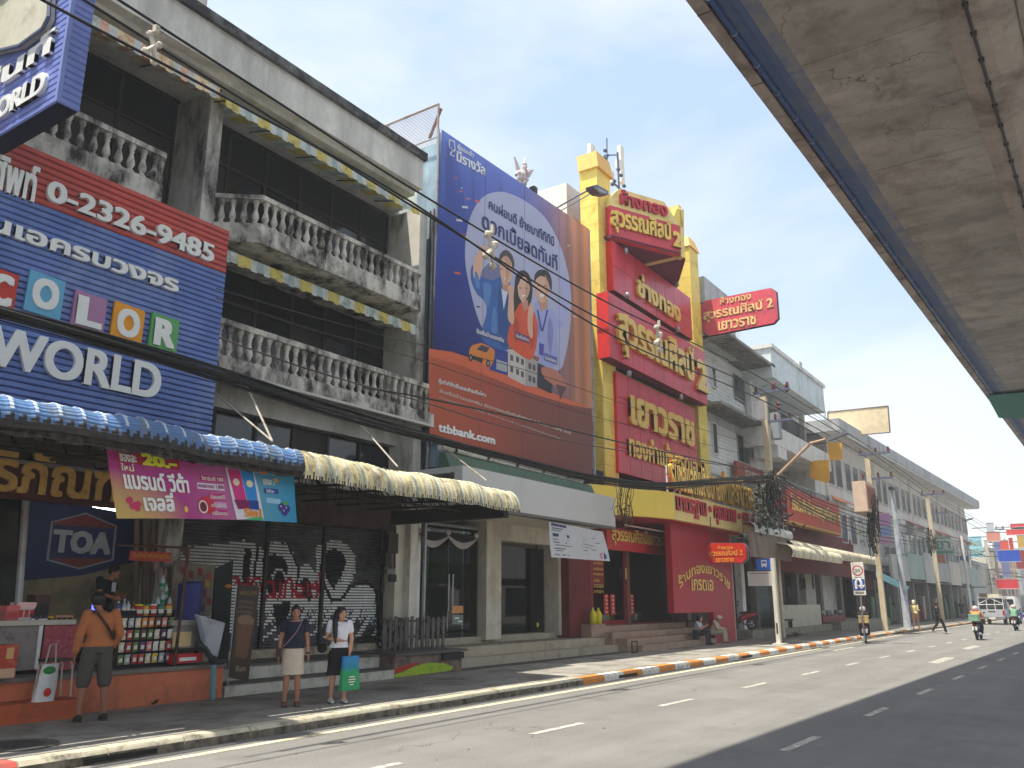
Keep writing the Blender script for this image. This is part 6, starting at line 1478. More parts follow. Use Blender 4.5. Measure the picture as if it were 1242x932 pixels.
for body_,x0,y0,x1,h in(('ห้างทอง',871,667,889,5),('สุวรรณศิลป์ 2',861,677,901,9),('เยาวราช',869,682,890,4.5)):
 A=XH(x0,y0);B=XH(x1,y0);lettering(bo,body_,(XHS,A.y,A.z),Vector((0,-1,0)),ZA,abs(A.y-B.y),XH(x0,y0-h).z-A.z,flat(230,150,50),.02,bold=.02)
MB().tube([q8[1]+Vector((.1,0,0)),q8[1]+Vector((.1,0,1.0))],.02,4).tube([q8[2]+Vector((.1,0,0)),q8[2]+Vector((.1,0,1.0))],.02,4).build('hanger',DSTEEL,os_)
# the buildings further down the street
WGREY=mat('grey_siding',srgb(220,222,220),.7,dirt=srgb(150,152,152),damt=.35,streak=.8,rnd=.03)
GWALL=mat('grey_wall',srgb(176,178,176),.85,dirt=srgb(130,132,130),damt=.45,streak=.8)
PALEB=mat('pale_grey_blue_wall',srgb(212,222,224),.8,dirt=srgb(160,170,172),damt=.4,streak=.9)
WHT=mat('white_render',srgb(222,222,218),.8,dirt=srgb(176,176,170),damt=.42,streak=.9)
def win(parent,x0,x1,z0,z1,Y,nx=2,frame=WHT,glass=DGLASS,louvre=False,T=None):
 w=MB(T).box(x0-.06,x1+.06,Y-.05,Y+.05,z0-.06,z0).box(x0-.06,x1+.06,Y-.05,Y+.05,z1,z1+.06).box(x0-.06,x0,Y-.05,Y+.05,z0,z1).box(x1,x1+.06,Y-.05,Y+.05,z0,z1).build('window',frame,parent)
 for i in range(nx):
  a=x0+(x1-x0)*i/nx+.02;b=x0+(x1-x0)*(i+1)/nx-.02
  MB(T).box(a,b,Y-.012,Y,z0,z1).build('pane',glass if not(louvre and i%2)else GREYGLASS,w)
 return w
YJ=14.6
gy=thing('sided_building','narrow grey building with horizontal siding and two ribbed eaves right of the gold tower','building',(43,YJ,0))
gx0,gx1=37.5,P(924,500,YJ).x
ztJ=P(900,449,YJ).z
MB().box(gx0,gx1,YJ+.05,26,.2,ztJ+.6).build('body',GWALL,gy)
z_=lambda x,y,Y=YJ:P(x,y,Y).z
def siding(x0,x1,z0,z1,Y=YJ,holes=()):
 h=.19;n=int((z1-z0)/h)
 for i in range(n):
  za_=z0+i*h;segs=[(x0,x1)]
  for(a,b,c,d_)in holes:
   if za_<d_ and za_+h>c:
    ns=[]
    for(p,q)in segs:
     if b<=p or a>=q:ns.append((p,q))
     else:
      if a>p:ns.append((p,a))
      if b<q:ns.append((b,q))
    segs=ns
  for p,q in segs:
   MB().add([],[],0)if False else None
   m_=MB();m_.add([(p,Y-.03,za_),(q,Y-.03,za_),(q,Y-.002,za_+h),(p,Y-.002,za_+h),(p,Y+.02,za_),(q,Y+.02,za_)],[(0,1,2,3),(4,5,1,0)])
   m_.build('siding_board',WGREY,gy)
w1=(P(889,470,YJ).x,P(901,470,YJ).x,z_(895,484),z_(895,458));w2=(P(894,545,YJ).x,P(907,545,YJ).x,z_(900,561),z_(900,530))
zs_top=(P(868,500,13.8).z);
sx=gx0+.9
siding(sx,gx1-.15,P(905,509,YJ).z,ztJ,holes=[w1]);siding(sx,gx1-.15,P(880,600,YJ).z,P(905,520,YJ).z-.4,holes=[w2])
win(gy,*w1,YJ-.02,2,GWALL,DGLASS,True);win(gy,*w2,YJ-.02,2,GWALL,DGLASS,True)
w3=(P(863,470,YJ).x,P(867,470,YJ).x,z_(865,470),z_(865,449));win(gy,*w3,YJ-.05,1);w3=(P(864,545,YJ).x,P(869,545,YJ).x,z_(866,550),z_(866,515));win(gy,*w3,YJ-.05,1)
def eave(px_l,px_r,yl,ytip,Yf,lab):
 zE=P(px_l,yl,Yf).z;X1=P(px_r,ytip,Yf).x
 MB().prism([(gx0+.2,Yf,zE),(X1,Yf,zE),(X1,YJ+.1,zE),(gx0+.2,YJ+.1,zE)],(0,0,.14)).build('eave_slab',mat('grey_slab',srgb(150,150,146),.9,dirt=srgb(104,104,102),damt=.5),gy,label=lab)
 n=int((X1-gx0)/.35)
 for i in range(n):MB().box(gx0+.3+i*.35,gx0+.36+i*.35,Yf+.05,YJ,zE-.07,zE).build('eave_batten',MATS['grey_slab'],gy)
eave(884,940,406,444,12.9,'top eave');eave(865,928,484,514,13.5,'middle eave')
MB().box(gx0+.2,gx0+4.4,14.0,18,P(846,360,15).z-3,P(846,352,15).z).build('roof_room',GWALL,gy);MB().box(gx0+4.5,gx0+7.6,14.8,18,ztJ,P(900,404,15).z+.2).build('roof_tank_room',PALEB,gy)
MB().prism([(gx0,13.4,P(862,590,13.4).z),(gx1,13.4,P(862,590,13.4).z),(gx1,YJ,P(862,570,13.4).z+.3),(gx0,YJ,P(862,570,13.4).z+.3)],(0,0,.08)).build('low_awning',mat('olive_awning',srgb(150,150,130),.8,dirt=srgb(100,100,90),damt=.5),gy)
rs_=thing('small_red_shop_sign','small dusty red sign with white Thai letters on the sided grey building','sign',P(905,570,14.3))
a,b=P(893,560,14.2),P(928,590,14.2);zt_,zb2=P(893,559,14.2).z,P(893,577,14.2).z
q=MB().box(a.x,b.x,14.2,14.35,zb2,zt_).build('board',mat('dusty_red',srgb(150,70,60),.7,dirt=srgb(120,70,62),damt=.5),rs_)
lettering(q,'ร้านทอง',(a.x+1.2,14.19,zb2+.12),XA,ZA,(b.x-a.x)*.55,(zt_-zb2)*.66,flat(200,180,170),.03,bold=.03)
gs2=thing('corner_shop','dim ground floor with grey shutter between the red board and the bus stop post','shop front',(41,14.5,.15))
MB().box(38.2,48.5,14.4,14.5,.5,5).build('front_wall',mat('dim_wall',srgb(110,108,104),.9,dirt=srgb(70,70,68),damt=.5),gs2)
a,b=P(907,690,14.3),P(922,690,14.3)
sh=MB()
for i in range(34):z0_=.6+i*.09;sh.add([(a.x,14.3,z0_),(b.x+1,14.3,z0_),(b.x+1,14.27,z0_+.045),(a.x,14.27,z0_+.045),(b.x+1,14.3,z0_+.09),(a.x,14.3,z0_+.09)],[(0,1,2,3),(3,2,4,5)])
sh.build('rolling_shutter',mat('grey_blue_shutter',srgb(116,124,128),.6),gs2)
MB().box(P(899,700,13.6).x,P(903,700,13.6).x,13.6,13.9,.4,P(901,680,13.6).z+.3).build('post',WHITEP,gs2)
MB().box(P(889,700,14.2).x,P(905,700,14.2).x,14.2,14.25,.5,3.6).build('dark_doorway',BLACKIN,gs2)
PL=mat('grey_plinth',srgb(150,144,130),.8,dirt=srgb(110,104,94),damt=.45,dscale=2)
pl_=thing('raised_shop_plinth','long raised beige plinth running below the shops past the gold shop','plinth',(48,13,.15))
MB().box(38.1,52,12.9,16,.13,.50).build('lower_slab',PL,pl_);MB().box(52,66,12.4,16,.13,.62).build('upper_slab',PL,pl_);MB().box(39.5,44.5,13.5,16,.5,.52).build('floor_tile',mat('brown_floor',srgb(120,100,90),.7),pl_)
rw=thing('red_front_shops','row of dark shop openings with red lintels under scalloped cream canopies','building',(55,14,0))
YW2=13.6
RW=mat('red_lintel',srgb(112,26,34),.7,dirt=srgb(84,22,30),damt=.4)
X0_,X1_=P(918,700,YW2).x,P(1064,700,YW2).x
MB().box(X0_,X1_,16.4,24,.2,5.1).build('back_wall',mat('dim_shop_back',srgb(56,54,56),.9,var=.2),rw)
MB().box(X0_,X1_,YW2,YW2+.2,P(960,694,YW2).z,P(960,655,YW2).z+.8).build('lintel',RW,rw)
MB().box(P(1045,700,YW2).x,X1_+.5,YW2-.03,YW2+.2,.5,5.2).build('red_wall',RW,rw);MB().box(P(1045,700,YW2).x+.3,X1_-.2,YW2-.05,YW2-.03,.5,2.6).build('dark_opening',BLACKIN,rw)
for x in(918,968,996,1020,1043):MB().box(P(x,700,YW2).x,P(x+2,700,YW2).x+.12,YW2+.1,YW2+.4,.4,5).build('post',mat('grey_post',srgb(110,104,100),.8),rw)
a,b=P(945,735,13.0),P(995,735,13.0)
MB().box(a.x,b.x,13.0,13.15,.5,P(960,734,13.0).z).build('low_white_wall',mat('low_wall_white',srgb(200,196,182),.8,dirt=srgb(166,160,146),damt=.35),rw)
rr=random.Random(5)
for k in range(10):
 x=946+k*10;y=700+rr.uniform(0,22);p=P(x,y,15.5)
 MB().box(p.x,p.x+rr.uniform(.2,.6),15.5,15.8,p.z-.3,p.z+rr.uniform(.2,.7)).build('dim_shelf_goods',flat(*rr.choice([(60,60,66),(90,70,60),(120,116,110),(50,56,60)])),rw)
MB().box(P(997,742,13).x,P(1024,740,13).x,13.0,13.8,.6,.95).build('display_table',flat(120,36,44),rw)
for k in range(5):
 p=P(1000+k*5,738,13.1);MB().ball((p.x,13.2,1.12),.2,.15,.14,8,6).build('bundle',flat(*[(190,190,190),(120,124,130),(200,196,190),(90,94,100),(170,170,176)][k]),rw)
CC=mat('cream_canopy',srgb(214,206,180),.6,dirt=srgb(120,114,100),damt=.45,dscale=3,streak=.6)
def far_canopy(px0,px1,ytop,ybot,Y,lab,mname=CC,rise=.35,cyl=True):
 cz=P(px1,(ytop+ybot)/2,Y);x0=P(px0,650,Y).x;x1=cz.x;r=.32
 o=thing('rolled_canopy',lab,'canopy',((x0+x1)/2,Y,cz.z),'cream rolled canopies over the shops past the gold shop')
 n=int((x1-x0)/.22)
 def fn(u,v):
  t=math.radians(-40+130*v);rr_=r+.02*math.sin(u*n*math.pi*2/2)
  return((x0+(x1-x0)*u),Y+r-rr_*math.cos(t),cz.z+rr_*math.sin(t)-r*.4)
 MB().grid(fn,n*2,7).build('rolled_edge',mname,o)
 MB().prism([(x0,Y+r,cz.z+r*.6),(x1,Y+r,cz.z+r*.6),(x1,Y+2.4,cz.z+r*.6+rise),(x0,Y+2.4,cz.z+r*.6+rise)],(0,0,.05)).build('roof_sheet',mname,o)
 return o
far_canopy(962,1069,672,688,10.9,'long cream rolled canopy edge over the red-fronted shops',rise=.5)
far_canopy(960,1022,668,684,10.5,'shorter stained white rolled canopy overlapping the long one in front')
bc_=thing('brown_box_canopy','brown boxed canopy with white rolled top beside the bus stop','canopy',P(935,660,11.2))
a,b=P(913,660,11.2),P(959,660,11.2);zt_,zb2=P(935,647,11.2).z,P(935,678,11.2).z
MB().box(a.x,b.x,11.2,11.35,zb2,zt_).build('boxed_front',mat('brown_board',srgb(136,122,110),.8,dirt=srgb(104,92,84),damt=.5,streak=.9),bc_)
n=60
MB().grid(lambda u,v:(a.x+.1+(b.x-a.x)*u,11.5-(.42+.02*math.sin(u*130))*math.cos(math.radians(-30+130*v)),zt_+.05+.3*math.sin(math.radians(-30+130*v))),n,7).build('rolled_top',mat('white_grey_canopy',srgb(204,206,200),.6,dirt=srgb(120,120,116),damt=.45,dscale=4),bc_)
mb=MB()
for k in range(7):X=a.x+.2+k*(b.x-a.x)/7;mb.tube([(X,11.3,zt_+.3),(X,11.3,zt_+.75)],.02,4)
mb.tube([(a.x,11.3,zt_+.75),(b.x,11.3,zt_+.75)],.025,4).tube([(a.x,11.3,zt_+.5),(b.x,11.3,zt_+.5)],.02,4);mb.build('railing',STEEL,bc_)
pz=thing('clear_plastic_roll','crumpled clear plastic roll hanging under the canopy beside the hanging red sign','plastic',P(909,652,11.6))
MB().grid(lambda u,v:(lambda p:(p.x+.3*math.sin(v*6.28)+.04*math.sin(u*37),p.y+.2*math.cos(v*6.28),p.z+.22*math.cos(v*6.28+.6)+.03*math.sin(u*51+v*9)))(P(904+14*u,653+2*u,11.6)),20,10).build('sheet',mat('cloudy_plastic',srgb(190,196,196),.3),pz,smooth=True)
YZ=12.6
rg=thing('red_gold_board','wide red board packed with golden letters on the white balcony building','sign',P(985,620,YZ))
a,b=P(953,600,YZ),P(1016,600,YZ);zt_=(P(955,590,YZ).z+P(1014,612,YZ).z)/2;zb2=(P(956,630,YZ).z+P(1015,647,YZ).z)/2
q=MB().box(a.x,b.x,YZ,YZ+.4,zb2,zt_).build('board',mat('brick_red_board',srgb(196,76,56),.6,dirt=srgb(170,66,50),damt=.4),rg)
MB().box(a.x-.05,b.x+.05,YZ-.03,YZ+.42,zb2-.12,zb2).build('bottom_trim',flat(200,150,80),rg);MB().box(a.x-.08,a.x,YZ-.03,YZ+.9,zb2-.12,zt_).build('side_trim',flat(150,30,40),rg)
lettering(q,'โรงรับจำนำซอยซุนหลีสาขา ๒',(a.x+.7,YZ-.01,zb2+.35),XA,ZA,(b.x-a.x)-.9,(zt_-zb2)*.62,flat(236,204,110,.4),.05,bold=.02)
YK2=14.2
wb2=thing('balcony_building','white and pale blue building with corner balconies and a dark railing beyond the grey one','building',(54,YK2,0))
kx0,kx1=gx1+.05,P(1001,500,YK2).x
ztK=P(960,447,YK2).z
MB().box(kx0,kx1-1.5,YK2+1.2,26,5.2,ztK-.3).build('body',mat('dim_inner_wall',srgb(150,150,146),.9,dirt=srgb(100,102,104),damt=.5),wb2)
def slab(px,y0,y1,Yf,m,nm,x0=None,x1=None,back=None):
 za1,za0=P(px,y0,Yf).z,P(px,y1,Yf).z
 MB().box(x0 if x0 else kx0,x1 if x1 else kx1,Yf,back or YK2+1.4,za0,za1).build(nm,m,wb2);return za0,za1
Yk=12.9
kx1=P(1001,500,Yk).x;kx0b=P(942,440,Yk).x-1
slab(950,434,466,Yk,PALEB,'roof_parapet',kx0b,kx1,16)
zz1=P(950,434,Yk).z
MB().box(kx0b-.1,kx1+.12,Yk-.12,16,zz1,zz1+.22).build('coping',WHT,wb2);MB().box(kx0b+5.3,kx0b+5.9,Yk-.1,Yk+.3,zz1+.22,zz1+.5).build('coping_block',WHT,wb2)
z2b,z2t=slab(955,524,546,Yk,WHT,'balcony_front',kx0b-.5,kx1+.2,16)
z3b=P(950,600,Yk).z
MB().box(kx0b-1,kx1+1,Yk+.2,16,z3b-.5,z3b).build('floor_slab',WHT,wb2)
def balrail(z0,z1,x0,x1,Y,n,nm,m=DSTEEL):
 o=MB().box(x0,x1,Y-.03,Y+.03,z1-.05,z1).box(x0,x1,Y-.02,Y+.02,z0,z0+.04).build(nm,m,wb2)
 bm=MB().box(-.012,.012,-.012,.012,0,z1-z0).mesh('railing_bar',m)
 for i in range(n):link('railing_bar',bm,o,(x0+(x1-x0)*(i+.5)/n,Y,z0))
balrail(z2t,z2t+.95,kx0b,kx1-.1,Yk+.1,60,'railing');balrail(z3b,z3b+.95,kx0b,kx1,Yk+.3,60,'railing',STEEL)
for X in(kx0b+.2,kx0b+5,kx1-.4):MB().box(X,X+.3,YK2,YK2+.3,z2t,zz1-1.2).build('pillar',WHT,wb2)
for zf,zh in((z2t,2.1),(z3b,2.2)):
 for k in range(3):X=kx0b+1.2+k*3.2;win(wb2,X,X+2.0,zf+.1,zf+zh,YK2+1.17,3,WHT,DGLASS)
MB().box(kx0b,kx0b+1.6,Yk+.02,YK2,z2b-.6,z2t).build('corner_return',WHT,wb2)
MB().box(kx1-.6,kx1+6,13.8,26,5.2,z2b+.2).build('side_body',WHT,wb2)
for k,pts in enumerate((((1004,537),(1021,537),(1021,556),(1018,558),(1004,558)),((982,559),(1005,558),(1006,583),(1003,586),(983,580)))):
 Xs_=47.0-4*k;o=thing('yellow_sign',['upper small yellow sign on the white balcony building','lower larger yellow sign hanging over the balcony railing'][k],'sign',PX(pts[0][0],pts[0][1],Xs_+8))
 MB().prism([PX(x,y,Xs_+8)for x,y in pts],(.12,0,0)).build('board',mat('amber_board',srgb(236,176,60),.6,dirt=srgb(214,150,50),damt=.4),o)
 p0=PX(pts[0][0],pts[0][1],Xs_+8);MB().tube([p0+Vector((.06,0,0)),p0+Vector((.06,1.0,0))],.03,4).build('arm',DSTEEL,o)
SLT=-.037;TX0,TY0=57.0,13.2
def TT(p):return Vector((TX0+p.x,TY0+SLT*p.x+p.y,p.z))
def PT(px,py):
 r=ray(px,py);t=(TY0-SLT*TX0)/(r.y-SLT*r.x);p=r*t;return Vector((p.x-TX0,0,p.z+H))
tr_=thing('terrace_row','long three-storey white terrace with overhanging roof running into the distance','building',(100,13,0))
e0,e1=PT(1003,538),PT(1180,622)
LT=e1.x;ztT=12.9
TWALL=mat('terrace_wall',srgb(226,222,216),.85,dirt=srgb(184,180,172),damt=.3,streak=.9)
MB(TT).box(0,LT-2,.6,12,3.9,ztT-.4).box(0,LT-2,2.4,12,.2,3.95).build('body',TWALL,tr_)
MB(TT).box(-.5,LT,-.8,12,ztT-.35,ztT+.45).build('roof_parapet',mat('terrace_parapet',srgb(184,186,188),.8,dirt=srgb(140,142,146),damt=.5,streak=.9),tr_)
MB(TT).box(-.4,LT-.2,-.75,.6,ztT-.5,ztT-.352).build('eave_soffit',WHT,tr_)
for zf in(4.6,8.3):
 MB(TT).box(0,LT-2,.35,.6,zf-.25,zf+.1).build('floor_band',WHT,tr_)
nb_=13;bw=(LT-2)/nb_
AWN=mat('maroon_awning',srgb(150,74,66),.7,dirt=srgb(120,60,56),damt=.4)
for i in range(nb_):
 X=i*bw
 if i%3==0:MB(TT).box(X,X+.25,.42,.6,3.9,ztT-.5).build('pilaster',TWALL,tr_)
 for zf in(5.6,9.3):
  for k in range(2):win(tr_,X+.5+k*bw*.46,X+.5+k*bw*.46+bw*.34,zf,zf+1.9,.54,3,WHT,GREYGLASS,T=TT)
 if i%3!=1:MB(TT).prism([(X+.4,-.3,8.0),(X+bw*.9,-.3,8.0),(X+bw*.9,.58,8.5),(X+.4,.58,8.5)],(0,0,.06)).build('window_awning',AWN if i%4 else flat(214,130,96),tr_)
SHP=[((60,60,62),(176,176,172)),((52,50,54),(150,176,172)),((44,46,50),(186,186,184)),((66,60,56),(160,166,168)),((50,54,58),(200,196,186))]
names=['grey','pale green','pale','blue grey','cream']
rr=random.Random(11)
for i in range(14):
 X0q=8+i*5.6;X1q=X0q+5.4
 if X1q>LT-3:break
 o=thing('street_shop',['shop with grey fascia after the red-fronted shops','shop with a pale green fascia beside the small pharmacy sign','pale fascia shop further along the terrace'][min(i,2)]if i<3 else 'small shop with %s fascia low in the distant terrace'%names[i%5],'shop front',TT(Vector((X0q,0,.15))),'shops under the long terrace')
 cbk,cf=SHP[i%5]
 MB(TT).box(X0q,X1q,-.2,1.2,.15,3.4).build('dark_opening',flat(*cbk),o)if False else MB(TT).box(X0q,X1q,1.9,2.0,.15,3.6).build('dark_opening',flat(*[int(c*.7)for c in cbk]),o)
 MB(TT).box(X0q,X1q,-1.2,-1.0,3.2+.2*(i%2),5.0+.3*(i%3)).build('fascia',mat('shop_fascia_%d'%(i%5),srgb(*cf),.6,dirt=srgb(*[int(c*.75)for c in cf]),damt=.45,streak=.9),o)
 MB(TT).box(X0q,X1q,-1.0,2.0,3.2,3.3).build('soffit',flat(90,90,88),o)
 MB(TT).box(X0q,X0q+.3,-.2,0.1,.15,3.2).build('post',flat(150,148,144),o)
 for k in range(4):
  c=rr.choice([(150,60,60),(60,90,130),(180,170,150),(70,110,80),(120,80,120),(60,60,60)])
  a_=X0q+.5+k*1.2;MB(TT).box(a_,a_+rr.uniform(.5,1),rr.uniform(.1,.6),.9,.2,.2+rr.uniform(.6,2.2)).build('goods',flat(*c),o)
lw=thing('teal_awning','sloping pale turquoise awning after the last cream canopy','awning',P(1080,700,11.6))
MB().prism([P(1062,693,12.2),P(1098,712,11.0),P(1096,716,11.0),P(1062,700,12.2)],(1.5,0,.0)).build('sheet',mat('turquoise_sheet',srgb(130,186,190),.6),lw)
MB().tube([P(1064,700,12.2),P(1064,720,12.2)],.05,5).build('post',DSTEEL,lw)
def flagsign(px0,py0,px1,py1,X,c,nm,lab,words=(),frame=(200,200,200),grp=None,wc=(60,90,80)):
 a=PX(px0,py0,X);b=PX(px1,py1,X)
 o=thing(nm,lab,'sign',((X),b.y,b.z),grp)
 bd=MB().box(X,X+.18,a.y,b.y,b.z,a.z).build('board',flat(*c),o)
 MB().box(X-.02,X+.2,min(a.y,b.y)-.05,max(a.y,b.y)+.05,a.z,a.z+.06).box(X-.02,X+.2,min(a.y,b.y)-.05,max(a.y,b.y)+.05,b.z-.06,b.z).build('rim',flat(*frame),o)
 MB().tube([(X+.1,max(a.y,b.y),(a.z+b.z)/2),(X+.1,max(a.y,b.y)+1.5,(a.z+b.z)/2)],.04,4).build('arm',DSTEEL,o)
 n=len(words)
 for i,w_ in enumerate(words):
  hh=(a.z-b.z)/n;wd_=abs(a.y-b.y)
  lettering(bd,w_,(X-.01,max(a.y,b.y)-wd_*.1,a.z-hh*(i+.85)),Vector((0,-1,0)),ZA,wd_*.8,hh*.65,flat(*wc),.02,bold=.02,split=False)
 return o
flagsign(1132,654,1155,668,90,(206,216,208),'pharmacy_sign','white and green pharmacy sign reading ยา projecting from the terrace',['ยา'],(70,160,120),wc=(60,140,110))
flagsign(1132,668.5,1156,671.5,90,(60,160,120),'green_sign_strip','thin green strip sign under the pharmacy sign')
flagsign(1133,673,1147,683,92,(226,150,120),'orange_sign','small salmon orange sign below the pharmacy sign')
flagsign(1070,661,1093,674,70,(210,212,208),'number_sign','pale sign reading 20 beside the tall blue lamp post',['20 บาท'],wc=(120,120,116))
flagsign(1064,624,1080,638,66,(196,140,196),'pink_sign','upper mauve pink sign behind the transformer pole');flagsign(1064,639,1082,650,66,(150,170,220),'blue_violet_sign','lavender blue sign below the mauve pink one');flagsign(1064,651,1081,660,66,(206,160,190),'rose_sign','rose pink sign lowest of three behind the transformer pole')
flagsign(1172,652,1193,675,120,(150,206,226),'turquoise_sign','turquoise and white hanging sign at the end of the terrace',['ทันต','กรรม'],(100,190,214),wc=(150,170,140))
flagsign(1158,675,1175,681,106,(80,110,150),'blue_round_sign','small dull blue sign beside the pharmacy sign')
flagsign(1147,683,1165,700,100,(196,206,212),'list_sign','pale sign with dark list of words under the terrace',['บริการ','ถ่ายเอกสาร','ด่วน'],wc=(60,60,80));flagsign(1160,692,1178,712,106,(204,210,214),'list_sign','pale board beside the list sign with blue right edge',['ราคาส่ง','ทุกวัน','ถูก'],wc=(60,60,80))
flagsign(1135,700,1147,712,96,(96,112,96),'dull_green_sign','dull green lettered sign low under the terrace',['คลินิก'],wc=(190,196,180))
flagsign(1100,640,1108,648,80,(190,196,200),'tiny_sign','tiny pale sign on the terrace near the lamp post')
FB=[(0,12,6,(190,196,196)),(12,22,8.2,(214,208,190)),(24,40,8.6,(190,168,162)),(42,60,8,(176,184,190)),(62,90,10,(200,190,180)),(92,130,12,(186,190,196)),(132,180,12,(190,180,176))]
for k,(a,b,h,c)in enumerate(FB):
 o=thing('distant_building',['pale low house just past the end of the terrace','cream wall behind the turquoise hanging sign','pinkish red block behind the red gate signs','grey blue block deep in the street','beige block deep in the street','pale grey block furthest but one in the street','dull pink block at the very end of the street'][k],'building',TT(Vector((LT+a,1,0))),'distant buildings beyond the terrace')
 MB(TT).box(LT+a,LT+b,1.0-k*.3,14,0,h).build('wall',flat(*c,rough=.85),o)
 MB(TT).box(LT+a-.1,LT+b+.1,.7-k*.3,14,h,h+.4).build('roof',flat(*[int(q*.8)for q in c]),o)
 for j in range(int((b-a)/4)):
  for zf in(3.6,):win(o,LT+a+1+j*4,LT+a+3+j*4,zf,zf+1.5,.98-k*.3,2,WHT,GREYGLASS,T=TT)
for k,(x0,y0,x1,y1,X,c,lab)in enumerate(((1196,646,1214,656,109,(224,150,136),'salmon banner left of the red gate signs'),(1205,658,1222,680,114,(110,130,196),'dull blue slanted board above the bright blue sign'),(1210,668,1238,681,104,(36,84,196),'bright blue road sign board over the far street'),(1225,636,1250,642,119,(220,60,66),'long red sign highest at the far right edge'),(1220,643,1250,648,118,(230,70,70),'red sign second from the top at the far right'),(1223,653,1230,668,116,(214,64,60),'upright red lantern-like sign at the far right'),(1228,640,1250,643.5,119,(236,206,180),'cream strip between the two red signs'),(1208,703,1236,714,109,(206,44,56),'wide crimson awning sign low at the far right'),(1228,684,1232,706,112,(214,176,60),'thin upright yellow sign at the far right'),(1193,656,1202,690,107,(226,222,204),'upright cream wall sign beside the turquoise sign'),(1196,620+15,1206,645,109,(200,206,214),'small white boxy board on the distant pole top'),(1212,656,1224,667,109,(226,96,76),'orange red sign above the bright blue board'),(1230,668,1250,690,112,(150,60,60),'maroon sign column at the right edge'),(1214,682,1226,700,116,(120,130,176),'dim violet sign under the bright blue board'),(1233,650,1250,664,114,(206,170,90),'golden framed sign below the red signs at the right edge'))):
 flagsign(x0,y0,x1,y1,X,c,'far_sign',lab,grp='signs crowding the far end of the street')
for k in range(16):
 x=1198+k*3.2;X=120+9*k%60;y=690+(k*13%17);p=PX(x,y,X)
 c=[(190,196,196),(210,60,60),(60,90,150),(214,206,190),(110,110,114)][k%5];o=thing('market_umbrella','%s shade sheet, %s of those at the street end'%(['pale','red','blue','cream','grey'][k%5],['farthest left','second from left','third from left','fourth from left','fifth from left','sixth from left','seventh from left','left of middle','right of middle','seventh from right','sixth from right','fifth from right','fourth from right','third from right','second from right','farthest right'][k]),'shade',(X,p.y,0.15),'shade sheets at the far end of the street')
 MB().prism([(X,p.y-1.2,p.z),(X,p.y+1.2,p.z+.3),(X+3,p.y+1.2,p.z+.3),(X+3,p.y-1.2,p.z)],(0,0,.08)).build('sheet',flat(*c),o);MB().tube([(X+1,p.y,.1),(X+1,p.y,p.z)],.04,4).build('pole',DSTEEL,o)
XB_=62.0
bb2=thing('roof_billboard','blank cream billboard on poles above the white balcony building','billboard',PX(1004,531,XB_))
q=[PX(x,y,XB_)for x,y in((1004,500),(1077,492.5),(1079.5,524.5),(1005,531))]
MB().prism(q,(.2,0,0)).build('panel',mat('blank_cream',srgb(222,204,168),.8,dirt=srgb(204,186,150),damt=.4),bb2)
for p,q_ in zip(q,q[1:]+q[:1]):MB().tube([p,q_],.05,4).build('rim',flat(120,110,100),bb2)
MB().tube([q[0]+Vector((.3,0,.2)),q[0]+Vector((.3,0,-6))],.09,6).build('pole',flat(190,196,200),bb2);MB().tube([PX(1000,498,XB_),PX(1000,548,XB_)],.09,6).build('pole',flat(190,196,200),bb2)
# power poles, street lamps, wires
POLE=mat('concrete_pole',srgb(206,192,164),.85,dirt=srgb(160,148,126),damt=.4,streak=.9)
INS=mat('insulator_brown',srgb(110,54,46),.35)
def power_pole(px,ytop,pxb,Y,lab,arms=2,dirx=1,low=None):
 t=P(px,ytop,Y);X=t.x
 o=thing('power_pole',lab,'power pole',(X,Y,.15),'concrete power poles along the pavement')
 MB().prism([(X-.14,Y-.14,.1),(X+.14,Y-.14,.1),(X+.14,Y+.14,.1),(X-.14,Y+.14,.1)],(0,0,t.z-.1)).build('shaft',POLE,o)
 for k in range(arms):
  z=t.z+.25-k*1.5
  MB().box(X-.06,X+.06,Y-1.3,Y+.5,z-.06,z+.06).build('crossarm',mat('arm_blue_grey',srgb(96,100,124),.6),o)
  for yy in(-1.2,-.5,.35):
   MB().lathe((X,Y+yy,z+.06),[(.04,0),(.09,.06),(.05,.10),(.09,.15),(.05,.2),(.08,.25),(.03,.3)],8).build('insulator',INS,o)
 return X,Y,t.z,o
pp1=power_pole(926,482,936,12.3,'concrete power pole with transformer gear in front of the white balcony building')
pp2=power_pole(1052,556,1062,10.3,'concrete power pole carrying a beige transformer box')
pp3=power_pole(1125,604,1130,10.3,'concrete power pole before the far part of the terrace')
pp4=power_pole(1203,645,1206,9.4,'furthest power pole at the end of the street')
def gear(px,py,w,h,Y,m,nm,par,d=.4):
 a=P(px,py,Y);MB().box(a.x,a.x+w,Y,Y+d,a.z-h,a.z).build(nm,m,par)
gear(943,500,.5,1.3,11.9,mat('gear_grey',srgb(150,156,164),.5),'transformer',pp1[3]);gear(926,486,.22,.9,11.9,WHITEP,'fuse_cutout',pp1[3])
for x,y in((938,466),(954,468),(944,490)):MB().lathe(P(x,y,11.9),[(.05,-.35),(.11,-.2),(.06,-.1),(.11,0),(.05,.1)],8).build('insulator',INS,pp1[3])
gear(1049,583,2.4,1.7,9.9,mat('transformer_beige',srgb(214,190,170),.6),'transformer_box',pp2[3],.7)
a=P(1049,583,9.88)
for k in range(9):MB().box(a.x+.1+k*.27,a.x+.2+k*.27,9.84,9.9,a.z-1.5,a.z-.2).build('cooling_fin',flat(160,110,96),pp2[3])
lf=thing('vine_tangle','dark leafy tangle of vines and cables around the pole left of the red board','vines',P(930,620,11.6))
mb=MB();rr=random.Random(4)
